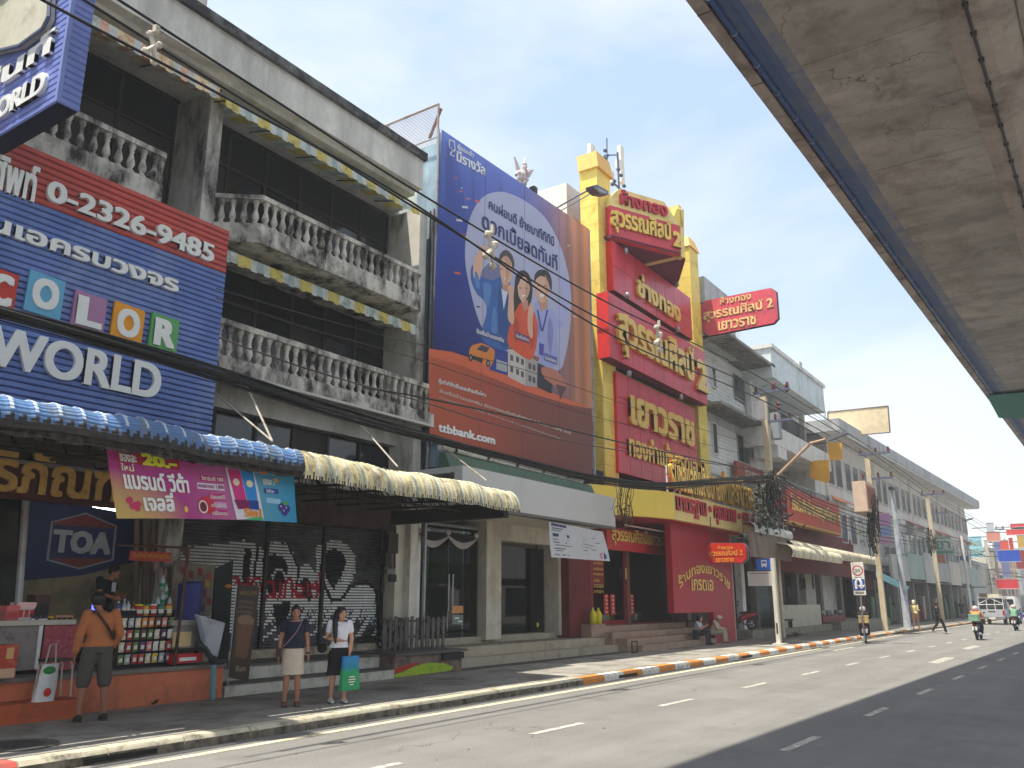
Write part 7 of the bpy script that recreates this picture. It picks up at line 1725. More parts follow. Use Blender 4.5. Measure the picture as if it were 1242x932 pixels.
for k in range(900):
 x=919+abs(rr.gauss(0,15));y=rr.uniform(588,648);c=P(x,y,11.6+rr.uniform(-.6,.6));l=rr.uniform(.12,.32);d=Vector((rr.gauss(0,1),rr.gauss(0,1),rr.gauss(0,1))).normalized();e=d.orthogonal().normalized()*l*.45
 mb.add([c,c+d*l*.5+e,c+d*l,c+d*l*.5-e],[(0,1,2,3)])
mb.build('foliage',mat('vine_leaf',(.045,.055,.045),.7,var=.5),lf)
def coil(px,py,Y,r,par,n=14,lab=None):
 mb=MB();rr=random.Random(int(px))
 c=P(px,py,Y)
 for k in range(n):
  rx_,rz_=r*rr.uniform(.5,1),r*rr.uniform(.6,1.2);t0=rr.uniform(-.3,.3);cx_=c+Vector((rr.uniform(-r,r)*.4,rr.uniform(-.2,.2),rr.uniform(-r,r)))
  pts=[cx_+Vector((rx_*math.cos(a_),t0*math.sin(a_)*.5,rz_*math.sin(a_)))for a_ in[2*math.pi*i/12 for i in range(13)]]
  mb.tube(pts,.022,4,cap=False)
 return mb.build('cable_coil',CABLE,par)
coil(1059,632,9.95,.7,pp2[3],22);coil(1058,655,9.95,.6,pp2[3],16);coil(1057,612,9.95,.5,pp2[3],10);coil(935,600,10.2,.5,pp1[3],14);coil(1129,655,9.95,.6,pp3[3],10)
def lamp(xb,yb,xt,yt,xh,yh,X,lab,post=None):
 base,top,head=PX(xb,yb,X),PX(xt,yt,X),PX(xh,yh,X)
 o=thing('street_lamp',lab,'street lamp',(X,base.y,base.z),'street lamps over the road')
 MB().tube([base,base.lerp(top,.9),top,head],[.07,.07,.065,.05],8).build('arm',mat('lamp_arm',srgb(190,160,132),.6),o)
 e=head;d=(head-top).normalized()
 MB().prism([e+Vector((0,0,.08)),e+d*.9+Vector((0,0,.12)),e+d*1.0,e+d*.1-Vector((0,0,.1))],(.3,0,0)).build('head',flat(110,112,118),o)
 return o
lamp(939,581,983,538,1001,533,38,'long-armed street lamp reaching over the road from the first power pole')
lamp(1148,640,1158,634,1168,632,100,'far street lamp arm in front of the terrace')
tb=thing('tall_lamp_post','tall slim blue and white lamp post leaning in front of the pale shop fascias','lamp post',P(1100,762,10.1))
b0=PZ(1101,763,.15);t0_=P(1084,594,b0.y)
MB().tube([(b0.x,b0.y,.15),(b0.x,b0.y,t0_.z)],[.22,.13],10).build('shaft',mat('pale_post',srgb(186,192,200),.6,dirt=srgb(110,130,160),damt=.4),tb)
MB().box(b0.x-.5,b0.x+.5,b0.y-.12,b0.y+.12,t0_.z-.1,t0_.z+.05).build('cap',DSTEEL,tb)
tb2=thing('slim_post','slim white post before the last shops of the terrace','post',P(1170,720,10));p_=P(1166,650,10.0);MB().tube([(p_.x,10,.15),(p_.x,10,p_.z)],.12,8).build('shaft',WHITEP,tb2)
WY=10.0
def wire(pts,r,lab,Y=WY,n=8,m=CABLE,grp='overhead wires along the street',nm='wire',smoothit=True):
 q=[P(x,y,Y if not isinstance(Y,list)else Y[i])for i,(x,y)in enumerate(pts)]
 out=[]
 for i in range(len(q)-1):
  p0,p1,p2,p3=q[max(i-1,0)],q[i],q[i+1],q[min(i+2,len(q)-1)]
  for j in range(n):
   t=j/n;out.append(.5*((2*p1)+(-p0+p2)*t+(2*p0-5*p1+4*p2-p3)*t*t+(-p0+3*p1-3*p2+p3)*t**3))
 out.append(q[-1]);o=MB().tube(out,r,5).build(nm,m)
 return tag(o,lab,'cable',grp)
wire([(100,-28),(144,0),(320,113),(518,240),(740,369),(922,458),(1062,548),(1140,604),(1205,642)],.022,'top wire of three running down the street, meeting the first pole highest')
wire([(60,-28),(102,0),(320,137),(518,261),(745,396),(925,474),(1050,545),(1130,601),(1200,643)],.022,'middle wire of three running down the street past the parapet')
wire([(10,-26),(55,2),(280,122),(500,246),(748,410),(925,486),(1048,553),(1128,606),(1198,648)],.022,'lowest wire of the upper three, crossing the smiling people on the poster',Y=9.6)
for x,y in((187,57),(597,303),(800,411)):
 c=P(x,y,9.8);o=thing('cable_spacer',{187:'white plastic cable spacer hanging near the top left parapet',597:'white plastic cable spacer in front of the raised fist on the poster',800:'white plastic cable spacer in front of the middle red sign'}[x],'cable spacer',c,'white cable spacers on the upper wires')
 s=.22 if x<300 else.38;mb=MB();SPM=mat('spacer_white',srgb(214,206,190),.5,dirt=srgb(170,150,120),damt=.4,dscale=9)
 for a_ in range(4):
  t=a_*math.pi/2+.5;mb.tube([c,c+Vector((math.cos(t)*s*.5,.05,math.sin(t)*s))],[.05*s/.3,.035*s/.3],6);mb.ball(c+Vector((math.cos(t)*s*.5,.05,math.sin(t)*s)),.07*s/.3,n=7,m=5)
 mb.tube([c+Vector((0,0,s)),c+Vector((0,0,s*1.5))],.05,5);mb.build('spacer',SPM,o)
rr=random.Random(9)
base=[(-20,372),(120,410),(260,452),(400,497),(520,531),(640,562),(720,580),(800,588),(870,583),(935,580)]
for k in range(9):
 off=-7+2*k+rr.uniform(-.5,.5);wob=rr.uniform(0,6.28)
 pts=[(x,y+off*(1-x/1500)+2.5*math.sin(x/130+wob))for x,y in base]
 wire(pts,rr.choice([.010,.014,.02,.028]),'%s of the nine thinner black cables in the sagging bundle below the balconies'%['first','second','third','fourth','fifth','sixth','seventh','eighth','ninth'][k],Y=10.25+rr.uniform(-.1,.1),grp='bundle of black telephone cables',n=5)
wire(base,.04,'thickest black cable of the bundle sagging past the balconies',Y=10.2,grp='bundle of black telephone cables')
wire([(262,350),(350,376),(480,411),(640,450),(800,505),(932,545)],.008,'thin wire crossing the lower balcony opening',Y=10.5,grp='thin wires')
wire([(262,362),(380,400),(520,440),(700,500),(860,540),(935,560)],.008,'second thin wire just under the first',Y=10.5,grp='thin wires')
wire([(266,410),(380,450),(520,490),(620,520),(760,548),(935,572)],.015,'brown wire crossing the lower balustrade',Y=10.4,m=mat('brown_cable',srgb(70,50,48),.6),grp='thin wires')
wire([(440,470),(520,484),(640,510),(790,545),(935,575)],.02,'dark wire crossing the orange part of the poster',Y=10.3,grp='thin wires')
for k in range(6):
 wire([(935,572+k*4),(990,605+k*4),(1056,628+k*5),(1100,640+k*4),(1130,650+k*3),(1200,676+k*2)],.02 if k%2 else.03,'%s of six black cables sagging from the vine tangle to the far poles'%['topmost','second','third','fourth','fifth','lowest'][k],Y=10.2,n=4,grp='far telephone cables')
wire([(930,478),(990,505),(1052,552),(1125,600)],.012,'thin grey wire from the first pole top',Y=10.4,m=flat(110,112,116),grp='thin wires')
cm=thing('dangling_cables','tangle of dangling dry cables over the sunny side of the yellow canopy','cables',P(757,600,12.4))
mb=MB();rr=random.Random(2)
for k in range(14):
 x=rr.uniform(745,768);mb.tube([P(x,584,12.0),P(x-rr.uniform(-3,6),600,11.9),P(x-rr.uniform(0,9),622+rr.uniform(-8,8),11.9)],.012,4)
for k in range(10):
 c=P(rr.uniform(746,764),rr.uniform(616,634),12.0);pts=[c+Vector((.3*math.cos(a_),0,.22*math.sin(a_)))for a_ in[2*math.pi*i/10 for i in range(11)]];mb.tube(pts,.012,4,cap=False)
mb.build('cable_loops',mat('dry_cable',srgb(70,58,44),.8),cm)
op=thing('opposite_row','plain pale shop row across the road behind the camera','building',(30,-24,0))
MB().box(-40,160,-34,-24,0,9.5).build('wall',WHT,op);MB().box(-40,160,-24.6,-24,3.4,4.2).build('canopy',flat(120,110,100),op)
for k in range(20):MB().box(-38+k*9,-31+k*9,-23.98,-23.9,.2,3.2).build('shop_opening',BLACKIN,op)
lv=MB();rr=random.Random(21)
for k in range(900):
 v=Vector((rr.gauss(0,1),rr.gauss(0,1),rr.gauss(0,1))).normalized()*rr.uniform(.5,1);c=Vector((v.x*2.4,v.y*2.2,4.6+v.z*1.9));l=rr.uniform(.25,.5);d=Vector((rr.gauss(0,1),rr.gauss(0,1),rr.gauss(0,1))).normalized();e=d.orthogonal().normalized()*l*.4
 lv.add([c,c+d*l*.5+e,c+d*l,c+d*l*.5-e],[(0,1,2,3)])
cm_=lv.mesh('crown',mat('tree_leaf',(.05,.09,.035),.7,var=.4));tm_=MB().tube([(0,0,0),(.1,0,2),(0,.1,4.6)],[.2,.15,.08],8).mesh('trunk',mat('tree_bark',(.12,.09,.07),.9))
for k,X in enumerate((12,36,52,58,76)):
 o=thing('tree','broad dark street tree, %s of five across the road'%['first','second','third','fourth','fifth'][k],'tree',(X,-14,0),'trees across the road');link('crown',cm_,o);link('trunk',tm_,o)
# people
def remeshed(mb,vox,sm=6):
 me=mb.mesh('tmp',[])
 o=bpy.data.objects.new('tmp',me);COL.objects.link(o)
 m=o.modifiers.new('r','REMESH');m.mode='VOXEL';m.voxel_size=vox
 s_=o.modifiers.new('s','SMOOTH');s_.iterations=sm;s_.factor=.5
 dg=bpy.context.evaluated_depsgraph_get();out=bpy.data.meshes.new_from_object(o.evaluated_get(dg))
 bpy.data.objects.remove(o);bpy.data.meshes.remove(me)
 out.polygons.foreach_set('use_smooth',[True]*len(out.polygons));return out
def limb(mb,pts,rad):
 pts=[Vector(p)for p in pts]
 q=[];r=[]
 for i in range(len(pts)-1):
  for k in range(4):
   t=k/4;q.append(pts[i].lerp(pts[i+1],t));r.append(rad[i]+(rad[i+1]-rad[i])*t)
 q.append(pts[-1]);r.append(rad[-1])
 mb.tube(q,r,12)
 for p,rr_ in zip(pts,rad):mb.ball(p,rr_*.99,n=12,m=8)
def loft(mb,rings,W,n=20):
 """rings: (centre, half width, half depth); W: width direction"""
 vs=[];k=len(rings);W=Vector(W).normalized()
 for i,(c,rx,ry)in enumerate(rings):
  a=Vector(rings[max(i-1,0)][0]);b=Vector(rings[min(i+1,k-1)][0]);d=(b-a).normalized();D=d.cross(W).normalized();W2=D.cross(d)
  for j in range(n):
   t=2*math.pi*j/n;vs.append(Vector(c)+W2*rx*math.cos(t)+D*ry*math.sin(t))
 fs=[(i*n+j,i*n+(j+1)%n,(i+1)*n+(j+1)%n,(i+1)*n+j)for i in range(k-1)for j in range(n)]
 fs+=[list(range(n-1,-1,-1)),[(k-1)*n+j for j in range(n)]]
 mb.add(vs,fs)
STAND=dict(head=(0,-.01,1.475),neck=(0,.015,1.355),chest=(0,.0,1.21),waist=(0,0,1.02),pelvis=(0,.0,.90),sR=(-.165,.01,1.315),eR=(-.215,.03,1.05),wR=(-.225,-.03,.82),sL=(.165,.01,1.315),eL=(.215,.03,1.05),wL=(.225,-.03,.82),hR=(-.085,0,.87),kR=(-.085,-.015,.47),aR=(-.085,.02,.085),hL=(.085,0,.87),kL=(.085,-.015,.47),aL=(.085,.02,.085),toe=(0,-1))
def hand(mb,wrist,elbow,side,curl=.5,thumb=None,s=1.0):
 w=Vector(wrist);d=(w-Vector(elbow)).normalized();sd=Vector((0,-1,0))if abs(d.y)<.8 else Vector((0,0,1))
 up_=(sd-d*sd.dot(d)).normalized();nrm=d.cross(up_)*side
 palm=w+d*.045
 mb.ball(palm,.022*s,.036*s,.042*s,10,8,rot=Matrix((nrm,up_,d)).transposed())
 for i,(off,ln)in enumerate(((.027,.070),(.009,.078),(-.009,.072),(-.026,.056))):
  b=w+d*.075+up_*off;c=curl*(1+.15*i)
  p1=b+(d*math.cos(c*.5)+nrm*math.sin(c*.5)*-1)*ln*.5
  p2=p1+(d*math.cos(c*1.5)+nrm*math.sin(c*1.5)*-1)*ln*.32
  mb.tube([b-d*.02,b,p1,p2],[.0095*s,.0095*s,.009*s,.007*s],7)
 b=w+d*.03+up_*.03;p1=b+(up_*.6+d*.8).normalized()*.035;mb.tube([b,p1,p1+(d*.9+up_*.2-nrm*.3).normalized()*.03],[.012*s,.010*s,.008*s],7)
def person(label,loc,rotz,J,h=1.6,skin=(196,146,118),top=None,sleeve=.5,bottom=None,legs=None,shoes=None,hair=None,hat=None,vox=.012,group=None,width=1.0,headyaw=0,pinch=0.0,hoodie=False,extra=None,helmet=None,bare=False):
 """top/bottom/shoes: colour; sleeve 0-2 to the wrist; legs 0-2 to the ankle; bottom 'skirt' when legs is a hem height"""
 g=dict(STAND);g.update(J);g={k:(Vector(v)if k!='toe'else v)for k,v in g.items()}
 o=thing('person',label,'person',loc,group,rotz);sc_=h/1.6;o.scale=(sc_,sc_,sc_)
 WL[o.name]=Vector((0,0,0))
 SKN=mat('skin_%d'%skin[0],srgb(*skin),.55,var=.05,vscale=8)
 W=(g['sL']-g['sR']).normalized();Wh=(g['hL']-g['hR']).normalized();w_=width
 tor=[(g['pelvis']+Vector((0,0,-.06))if g['pelvis'].z>.7 else g['pelvis'],.13*w_,.10),(g['pelvis'],.155*w_,.108),(g['pelvis'].lerp(g['waist'],.6),.138*w_,.098),(g['waist'],.122*w_,.088),(g['waist'].lerp(g['chest'],.55),.135*w_,.098),(g['chest'],.148*w_,.105),(g['chest'].lerp(g['neck'],.5),.150*w_,.088),(g['chest'].lerp(g['neck'],.8),.105*w_,.066),(g['neck'],.052,.052)]
 b=MB();loft(b,tor,W)
 hd=g['head'];yawm=Matrix.Rotation(headyaw,3,'Z');fd=yawm@Vector((0,-1,0));sdv=yawm@Vector((1,0,0))
 limb(b,[g['neck']+Vector((0,0,-.03)),hd+Vector((0,0,-.04))-fd*.015],[.05,.046])
 b.ball(hd+Vector((0,0,.02)),.074,.090,.098,16,12,rot=yawm);b.ball(hd+fd*.02+Vector((0,0,-.045)),.052,.060,.066,14,10,rot=yawm)
 b.ball(hd+fd*.088+Vector((0,0,-.018)),.013,.020,.022,8,6);b.ball(hd+sdv*.076+Vector((0,0,-.005)),.010,.02,.03,8,6,rot=yawm);b.ball(hd-sdv*.076+Vector((0,0,-.005)),.010,.02,.03,8,6,rot=yawm)
 for s_ in 'RL':
  limb(b,[g['s'+s_],g['e'+s_],g['w'+s_]],[.048*w_,.037,.026]);hand(b,g['w'+s_],g['e'+s_],1 if s_=='R'else-1,g.get('curl',Vector((.5,0,0))).x if isinstance(g.get('curl'),Vector)else.5)
  limb(b,[g['h'+s_],g['k'+s_]],[.084*w_,.055]);limb(b,[g['k'+s_],g['k'+s_].lerp(g['a'+s_],.35),g['a'+s_]],[.053,.052,.032])
  tx=Vector((g['toe'][0],g['toe'][1],0));a=g['a'+s_]
  limb(b,[a+Vector((0,0,-.03)),a+tx*.13+Vector((0,0,-.06))],[.036,.026])
 me=remeshed(b,vox);me.name='body';me.materials.append(SKN);body=link('body',me,o)
 def cloth(mb,nm,c,v=vox,par=o,m=None,sm=4):
  me=remeshed(mb,v,sm);me.materials.append(m or mat('cloth_%d_%d_%d'%c,srgb(*c),.85,var=.10,vscale=14,bump=.15,bscale=50));return link(nm,me,par)
 if top:
  t=MB();e=.016 if not hoodie else.03
  rg_=[(c,rx+e,ry+e)for c,rx,ry in tor[1 if bottom else 0:8]];rg_[0]=(rg_[0][0]+Vector((0,0,.01)),rg_[0][1]+.01,rg_[0][2]+.01);rg_[-1]=(rg_[-1][0],rg_[-1][1]*.92,rg_[-1][2])
  loft(t,rg_,W)
  for s_ in 'RL':
   S,E,Wr=g['s'+s_],g['e'+s_],g['w'+s_];r0=.048*w_+e-.002
   if sleeve<=1:limb(t,[S,S.lerp(E,sleeve)],[r0,r0*.95])
   else:limb(t,[S,E,E.lerp(Wr,sleeve-1)],[r0,.037+e+.006,.030+e])
  if hoodie:t.ball(g['neck']+Vector((0,.05,.02)),.10,.08,.07)
  cloth(t,'top'if not hoodie else 'sweatshirt',top)
 if legs is not None and bottom:
  t=MB();loft(t,[(g['pelvis']+Vector((0,0,.09)),.140*w_,.105),(g['pelvis'],.168*w_,.122),(g['hR'].lerp(g['hL'],.5)+Vector((0,0,-.04)),.15*w_,.11)],Wh)
  for s_ in 'RL':
   Hh,K,A=g['h'+s_],g['k'+s_],g['a'+s_]
   if legs<=1:limb(t,[Hh,Hh.lerp(K,legs)],[.095*w_,.095*w_-.018*legs])
   else:limb(t,[Hh,K,K.lerp(A,legs-1)],[.097*w_,.073,.062+pinch])
  cloth(t,'trousers'if legs>1.3 else 'shorts',bottom)
 elif bottom:
  hem=g['hem'].z;t=MB();pz=g['pelvis'];n=40
  def sk(u,v):
   a_=2*math.pi*u;z=(pz.z+.11)*(1-v)+hem*v;rx=[.128,.172,.178,.19][min(3,int(v*3.999))]
   f=v*3;i=min(2,int(f));q=f-i;RX=[.130,.176,.182,.192];RY=[.098,.13,.132,.138]
   rx=RX[i]+(RX[i+1]-RX[i])*q;ry=RY[i]+(RY[i+1]-RY[i])*q;fl=1+.02*v*math.sin(a_*7)
   return(pz.x+rx*w_*math.cos(a_)*fl,pz.y+ry*math.sin(a_)*fl,z)
  t.grid(sk,n,14);m_=mat('skirt_%d_%d_%d'%bottom,srgb(*bottom),.85,var=.08,vscale=10,bump=.12);t.build('skirt',m_,o,smooth=True,local=True)
 if shoes:
  for s_ in 'RL':
   a=g['a'+s_];tx=Vector((g['toe'][0],g['toe'][1],0));t=MB()
   limb(t,[a+Vector((0,0,-.035))-tx*.03,a+tx*.07+Vector((0,0,-.05)),a+tx*.15+Vector((0,0,-.058))],[.046,.040,.030])
   cloth(t,'shoe',shoes,vox)
   MB().prism([a+Vector((q*.042,0,-.083))+tx*w2+Vector((0,0,0))for q,w2 in((-1,-.07),(1,-.07),(1.05,.14),(.5,.19),(-.5,.19),(-1.05,.14))],(0,0,.012)).build('sole',flat(70,66,62),o,local=True)
 if hair:
  t=MB();c,ln,vol=hair
  t.ball(hd+Vector((0,0,.040))-fd*.013,.086*vol,.096*vol,.096*vol,16,10,rot=yawm)
  if ln:limb(t,[hd-fd*.06+Vector((0,0,.0)),hd-fd*.075+Vector((0,0,-ln*.5))],[.07,.06]);t.ball(hd-fd*.02+sdv*.066+Vector((0,0,-.02)),.022,.05,.07);t.ball(hd-fd*.02-sdv*.066+Vector((0,0,-.02)),.022,.05,.07)
  for q in g.get('_tail',[]):pass
  cloth(t,'hair',c,vox,m=mat('hair_%d'%c[0],srgb(*c),.45,var=.2,vscale=30),sm=2)
 if vox<.011:
  for s_ in(-1,1):
   e_=hd+fd*.089+sdv*s_*.030+Vector((0,0,.012))
   MB().ball(e_-fd*.006,.0125,.008,.0065,8,6,rot=yawm).build('eye',flat(40,30,28),o,local=True)
   MB().ball(e_+Vector((0,0,.018))-fd*.006,.017,.006,.004,8,5,rot=yawm).build('eyebrow',flat(50,38,34),o,local=True)
  MB().ball(hd+fd*.080+Vector((0,0,-.052)),.021,.007,.0065,8,6,rot=yawm).build('lips',flat(160,84,80),o,local=True)
 if helmet:
  t=MB();t.ball(hd+Vector((0,0,.03)),.125,.14,.13,16,12);me=t.build('helmet',flat(*helmet,rough=.25),o,local=True,smooth=True)
 if hat:
  t=MB();t.ball(hd+Vector((0,0,.06)),.10,.11,.08,14,8);t.lathe(hd+Vector((0,0,.03)),[(.17,0),(.165,.012),(.09,.03)],16);t.build('hat',mat('hat_cloth',srgb(*hat),.9),o,local=True,smooth=True)
 return o,g
def strap(o,pts,r,c,nm):return MB().tube(pts,r,6).build(nm,flat(*c),o,local=True)
def faced(x,y):return math.atan2(y,x)+math.pi/2
p1=PZ(352,857,.15)
w1_,g1=person('woman in navy top and beige skirt standing on the pavement before the steps',p1,faced(-.6,-.8),dict(hem=(0,0,.50),wL=(.235,-.04,.80),wR=(-.235,.0,.80),aR=(-.10,.02,.085),aL=(.10,0.01,.085)),h=1.56,skin=(176,122,98),top=(30,38,58),sleeve=.42,bottom=(206,190,172),shoes=(120,84,68),hair=((34,26,26),.09,1.0),vox=.008)
strap(w1_,[(.10,-.075,1.34),(.02,-.135,1.18),(-.12,-.12,1.0),(-.19,-.02,.92)],.007,(170,130,130),'bag_strap');MB().box(-.28,-.20,-.05,.07,.78,.92).build('shoulder_bag',flat(60,40,36),w1_,local=True)
MB().tube([g1['wL']+Vector((.0,0,.02)),g1['wL']+Vector((.0,0,.045))],.033,10).build('watch',BLACK,w1_,local=True)
p2=PZ(408,853,.15)
J=dict(hem=(0,0,.46),head=(.015,-.02,1.47),eR=(-.22,.0,1.07),wR=(-.02,-.17,1.035),eL=(.21,-.03,1.06),wL=(.16,-.12,.83),aL=(.12,-.02,.085),kL=(.10,-.03,.47),aR=(-.10,.02,.085))
w2_,g2=person('young woman with long ponytail, white blouse and black skirt holding a green bag',p2,faced(-.5,-.86),J,h=1.54,skin=(200,148,122),top=(226,228,236),sleeve=.5,bottom=(28,28,32),shoes=(214,208,196),hair=((30,24,26),.06,1.02),vox=.008,headyaw=.25)
t=MB();limb(t,[(-.05,.05,1.50),(-.10,-.04,1.36),(-.115,-.11,1.18),(-.10,-.125,1.0)],[.05,.052,.048,.02]);me=remeshed(t,.008);me.materials.append(MATS['hair_30']);link('ponytail',me,w2_)
MB().ball((-.30,-.02,.90),.09,.06,.075).build('black_pouch',mat('black_fluff',srgb(24,24,28),.9),w2_,local=True,smooth=True);strap(w2_,[(-.30,-.02,.97),(-.16,-.09,1.16),(.10,-.08,1.34)],.006,(40,36,40),'pouch_strap')
t=MB()
col_=[(.07,-.10,1.335),(.0,-.115,1.28),(-.07,-.10,1.335)]
MB().tube(col_,.012,6).build('collar',flat(232,234,240),w2_,local=True)
bgp=Vector(p2)
M2=Matrix.Rotation(faced(-.5,-.86),3,'Z')
hw=M2@(g2['wL']+Vector((0,-.01,-.09)))*(1.54/1.6)+bgp
gb=thing('carrier_bag','bright green carrier bag with a sky blue bag inside held by the young woman','bag',hw)
Bx,By,Bz=hw.x,hw.y,hw.z
def bagm(w,d,z0,z1,flare):
 def fn(u,v):
  a_=2*math.pi*u;ww=w*(1-flare*v);
  cx__=max(-1,min(1,1.25*math.cos(a_)))*ww;cy__=max(-1,min(1,1.25*math.sin(a_)))*d*(1-.3*v)*(1+.08*math.sin(6*a_+5*v))
  return(Bx+cx__,By-.02+cy__,z0+(z1-z0)*v)
 return fn
BG=mat('green_bag',srgb(40,168,110),.45,var=.12,vscale=10,tr=.2)
b_=MB().grid(bagm(.205,.06,Bz-.50,Bz-.16,.10),28,8).build('bag_body',BG,gb,smooth=True);MB().box(Bx-.19,Bx+.19,By-.07,By+.03,Bz-.505,Bz-.495).build('bag_base',BG,gb)
MB().grid(bagm(.175,.045,Bz-.2,Bz+.03,-.02),28,5).build('inner_blue_bag',mat('sky_blue_bag',srgb(50,150,214),.4,tr=.3),gb,smooth=True)
for s_ in(-1,1):
 MB().tube([(Bx+s_*.10,By-.07,Bz-.18),(Bx+s_*.05,By-.05,Bz-.06),(Bx+s_*.01,By,Bz+.0)],.012,5).build('handle',BG,gb)
for k,w in enumerate((.12,.16,.14,.08)):MB().box(Bx-w/2-.02,Bx+w/2-.02,By-.094,By-.088,Bz-.30-.04*k,Bz-.285-.04*k).build('white_print',WHITE,gb)
p3=PZ(108,875,.15)
J=dict(head=(.05,-.06,1.47),neck=(.02,-.0,1.355),chest=(.01,.0,1.21),eR=(-.24,.06,1.06),wR=(-.20,-.06,.90),eL=(.24,.04,1.05),wL=(.25,-.02,.83),aR=(-.16,.02,.085),kR=(-.13,-.02,.47),aL=(.14,.02,.085),kL=(.12,-.03,.47))
m1_,g3=person('man in rust orange sweatshirt and grey shorts seen from behind at the snack rack',p3,faced(.35,1),J,h=1.76,skin=(150,100,76),top=(176,108,66),sleeve=1.85,bottom=(78,76,72),legs=1.0,shoes=(52,48,48),hair=((28,24,26),0,1.06),vox=.010,width=1.12)
strap(m1_,[(.13,-.09,1.36),(.08,.10,1.34),(-.06,.145,1.16),(-.17,.08,1.0)],.018,(44,34,30),'shoulder_strap')
t=MB();t.ball(g3['head']+Vector((0,0,.055)),.088,.10,.07,14,8);t.box(g3['head'].x-.07,g3['head'].x+.07,g3['head'].y-.17,g3['head'].y-.06,1.49,1.50);t.build('cap',flat(30,34,52),m1_,local=True,smooth=True)
p4=Vector((P(122,760,14.1).x,14.1,.80))
J=dict(head=(.04,-.12,1.44),neck=(.02,-.06,1.34),chest=(0,-.03,1.20),eR=(-.23,-.06,1.08),wR=(-.16,-.26,1.02),eL=(.22,-.08,1.07),wL=(.10,-.28,1.04))
m2_,g4=person('shopkeeper in black shirt leaning over the snack counter in the shade',p4,faced(.55,-1),J,h=1.62,skin=(168,110,84),top=(28,28,32),sleeve=.55,bottom=(36,36,42),legs=1.9,shoes=(40,36,34),hair=((26,22,24),0,1.04),vox=.010,width=1.1)
MB().box(-.05,.06,-.155,-.145,1.12,1.27).build('white_chest_print',flat(206,206,210),m2_,local=True)
ph=thing('phone','glowing blue phone screen held up between the two men','phone',P(115,737,13.2));a=P(111,742,13.25);b=P(119,734,13.25)
MB().box(a.x,b.x,13.25,13.26,a.z,b.z).build('screen',mat('lit_screen',(.05,.08,1.0),.3,emit=2.2,var=0),ph);MB().box(a.x-.01,b.x+.01,13.262,13.272,a.z-.01,b.z+.01).build('case',BLACK,ph)
p5=P(858,778,12.6);p5=PZ(862,779,.15);Ys_=12.55
SIT=dict(pelvis=(0,.10,.36),waist=(0,.10,.50),chest=(0,.03,.68),neck=(0,-.02,.82),head=(0,-.06,.935),sR=(-.165,-.0,.78),sL=(.165,.0,.78),hR=(-.09,.06,.36),hL=(.09,.06,.36),kR=(-.12,-.34,.44),kL=(.12,-.34,.44),aR=(-.12,-.34,.085),aL=(.13,-.36,.085),eR=(-.20,-.12,.55),wR=(-.06,-.26,.66),eL=(.20,-.12,.55),wL=(.05,-.26,.68))
px5=xa(857,Ys_,770);px6=xa(877,Ys_,770)
person('seated person in pale top and dark trousers, hands raised, by the crimson board',(px5,12.85,.17),faced(.1,-1),SIT,h=1.62,skin=(190,140,114),top=(190,196,206),sleeve=.6,bottom=(34,38,54),legs=1.95,shoes=(30,30,34),hair=((30,26,28),.05,1.04),vox=.014)
S2=dict(SIT);S2.update(head=(0,-.16,.88),neck=(0,-.10,.79),chest=(0,-.02,.66),wR=(-.06,-.38,.50),wL=(.08,-.38,.50))
q6,_=person('seated person in beige clothes and pale hat bending forward by the crimson board',(px6,12.85,.17),faced(.15,-1),S2,h=1.66,skin=(180,130,104),top=(196,184,164),sleeve=1.8,bottom=(186,176,158),legs=1.95,shoes=(170,110,110),hat=(206,196,190),vox=.014)
MB().box(px5-.45,px5-.22,12.75,12.95,.36,.72).build('backpack',flat(36,36,44),None);tag(bpy.data.objects['backpack'],'dark backpack on the step left of the seated pair','backpack')
p7=PZ(1140,769,0)
STR=dict(hR=(-.08,0,.87),kR=(-.08,-.20,.50),aR=(-.08,-.30,.10),hL=(.08,0,.87),kL=(.08,.06,.47),aL=(.08,.34,.16),eR=(-.21,.10,1.06),wR=(-.21,.02,.84),eL=(.21,-.10,1.07),wL=(.20,-.26,.92),toe=(0,-1))
person('man in black striding across the road in front of the terrace',p7,faced(.55,-.83),STR,h=1.72,skin=(150,104,84),top=(26,28,34),sleeve=1.3,bottom=(24,26,32),legs=1.95,shoes=(200,200,200),hair=((24,22,24),0,1.05),vox=.018)
p8=PZ(1112,765,.15)
person('pedestrian in pale yellow top with raised towel on the head walking on the far pavement',p8,faced(1,-.2),dict(STR,kR=(-.08,-.14,.49),aR=(-.08,-.2,.09),aL=(.08,.2,.13),wR=(-.18,-.28,1.08),wL=(.18,-.28,1.08)),h=1.66,skin=(206,160,134),top=(226,208,150),sleeve=1.2,bottom=(196,140,110),legs=.6,shoes=(220,200,190),hair=((226,214,176),.1,1.15),vox=.018)
p9=PZ(1168,751,.15)
person('distant pedestrian in dark clothes on the far pavement before the last shops',p9,faced(1,0),{},h=1.68,skin=(150,110,90),top=(26,28,40),sleeve=.8,bottom=(28,30,40),legs=1.0,shoes=(40,40,40),hair=((24,22,24),0,1.05),vox=.02)
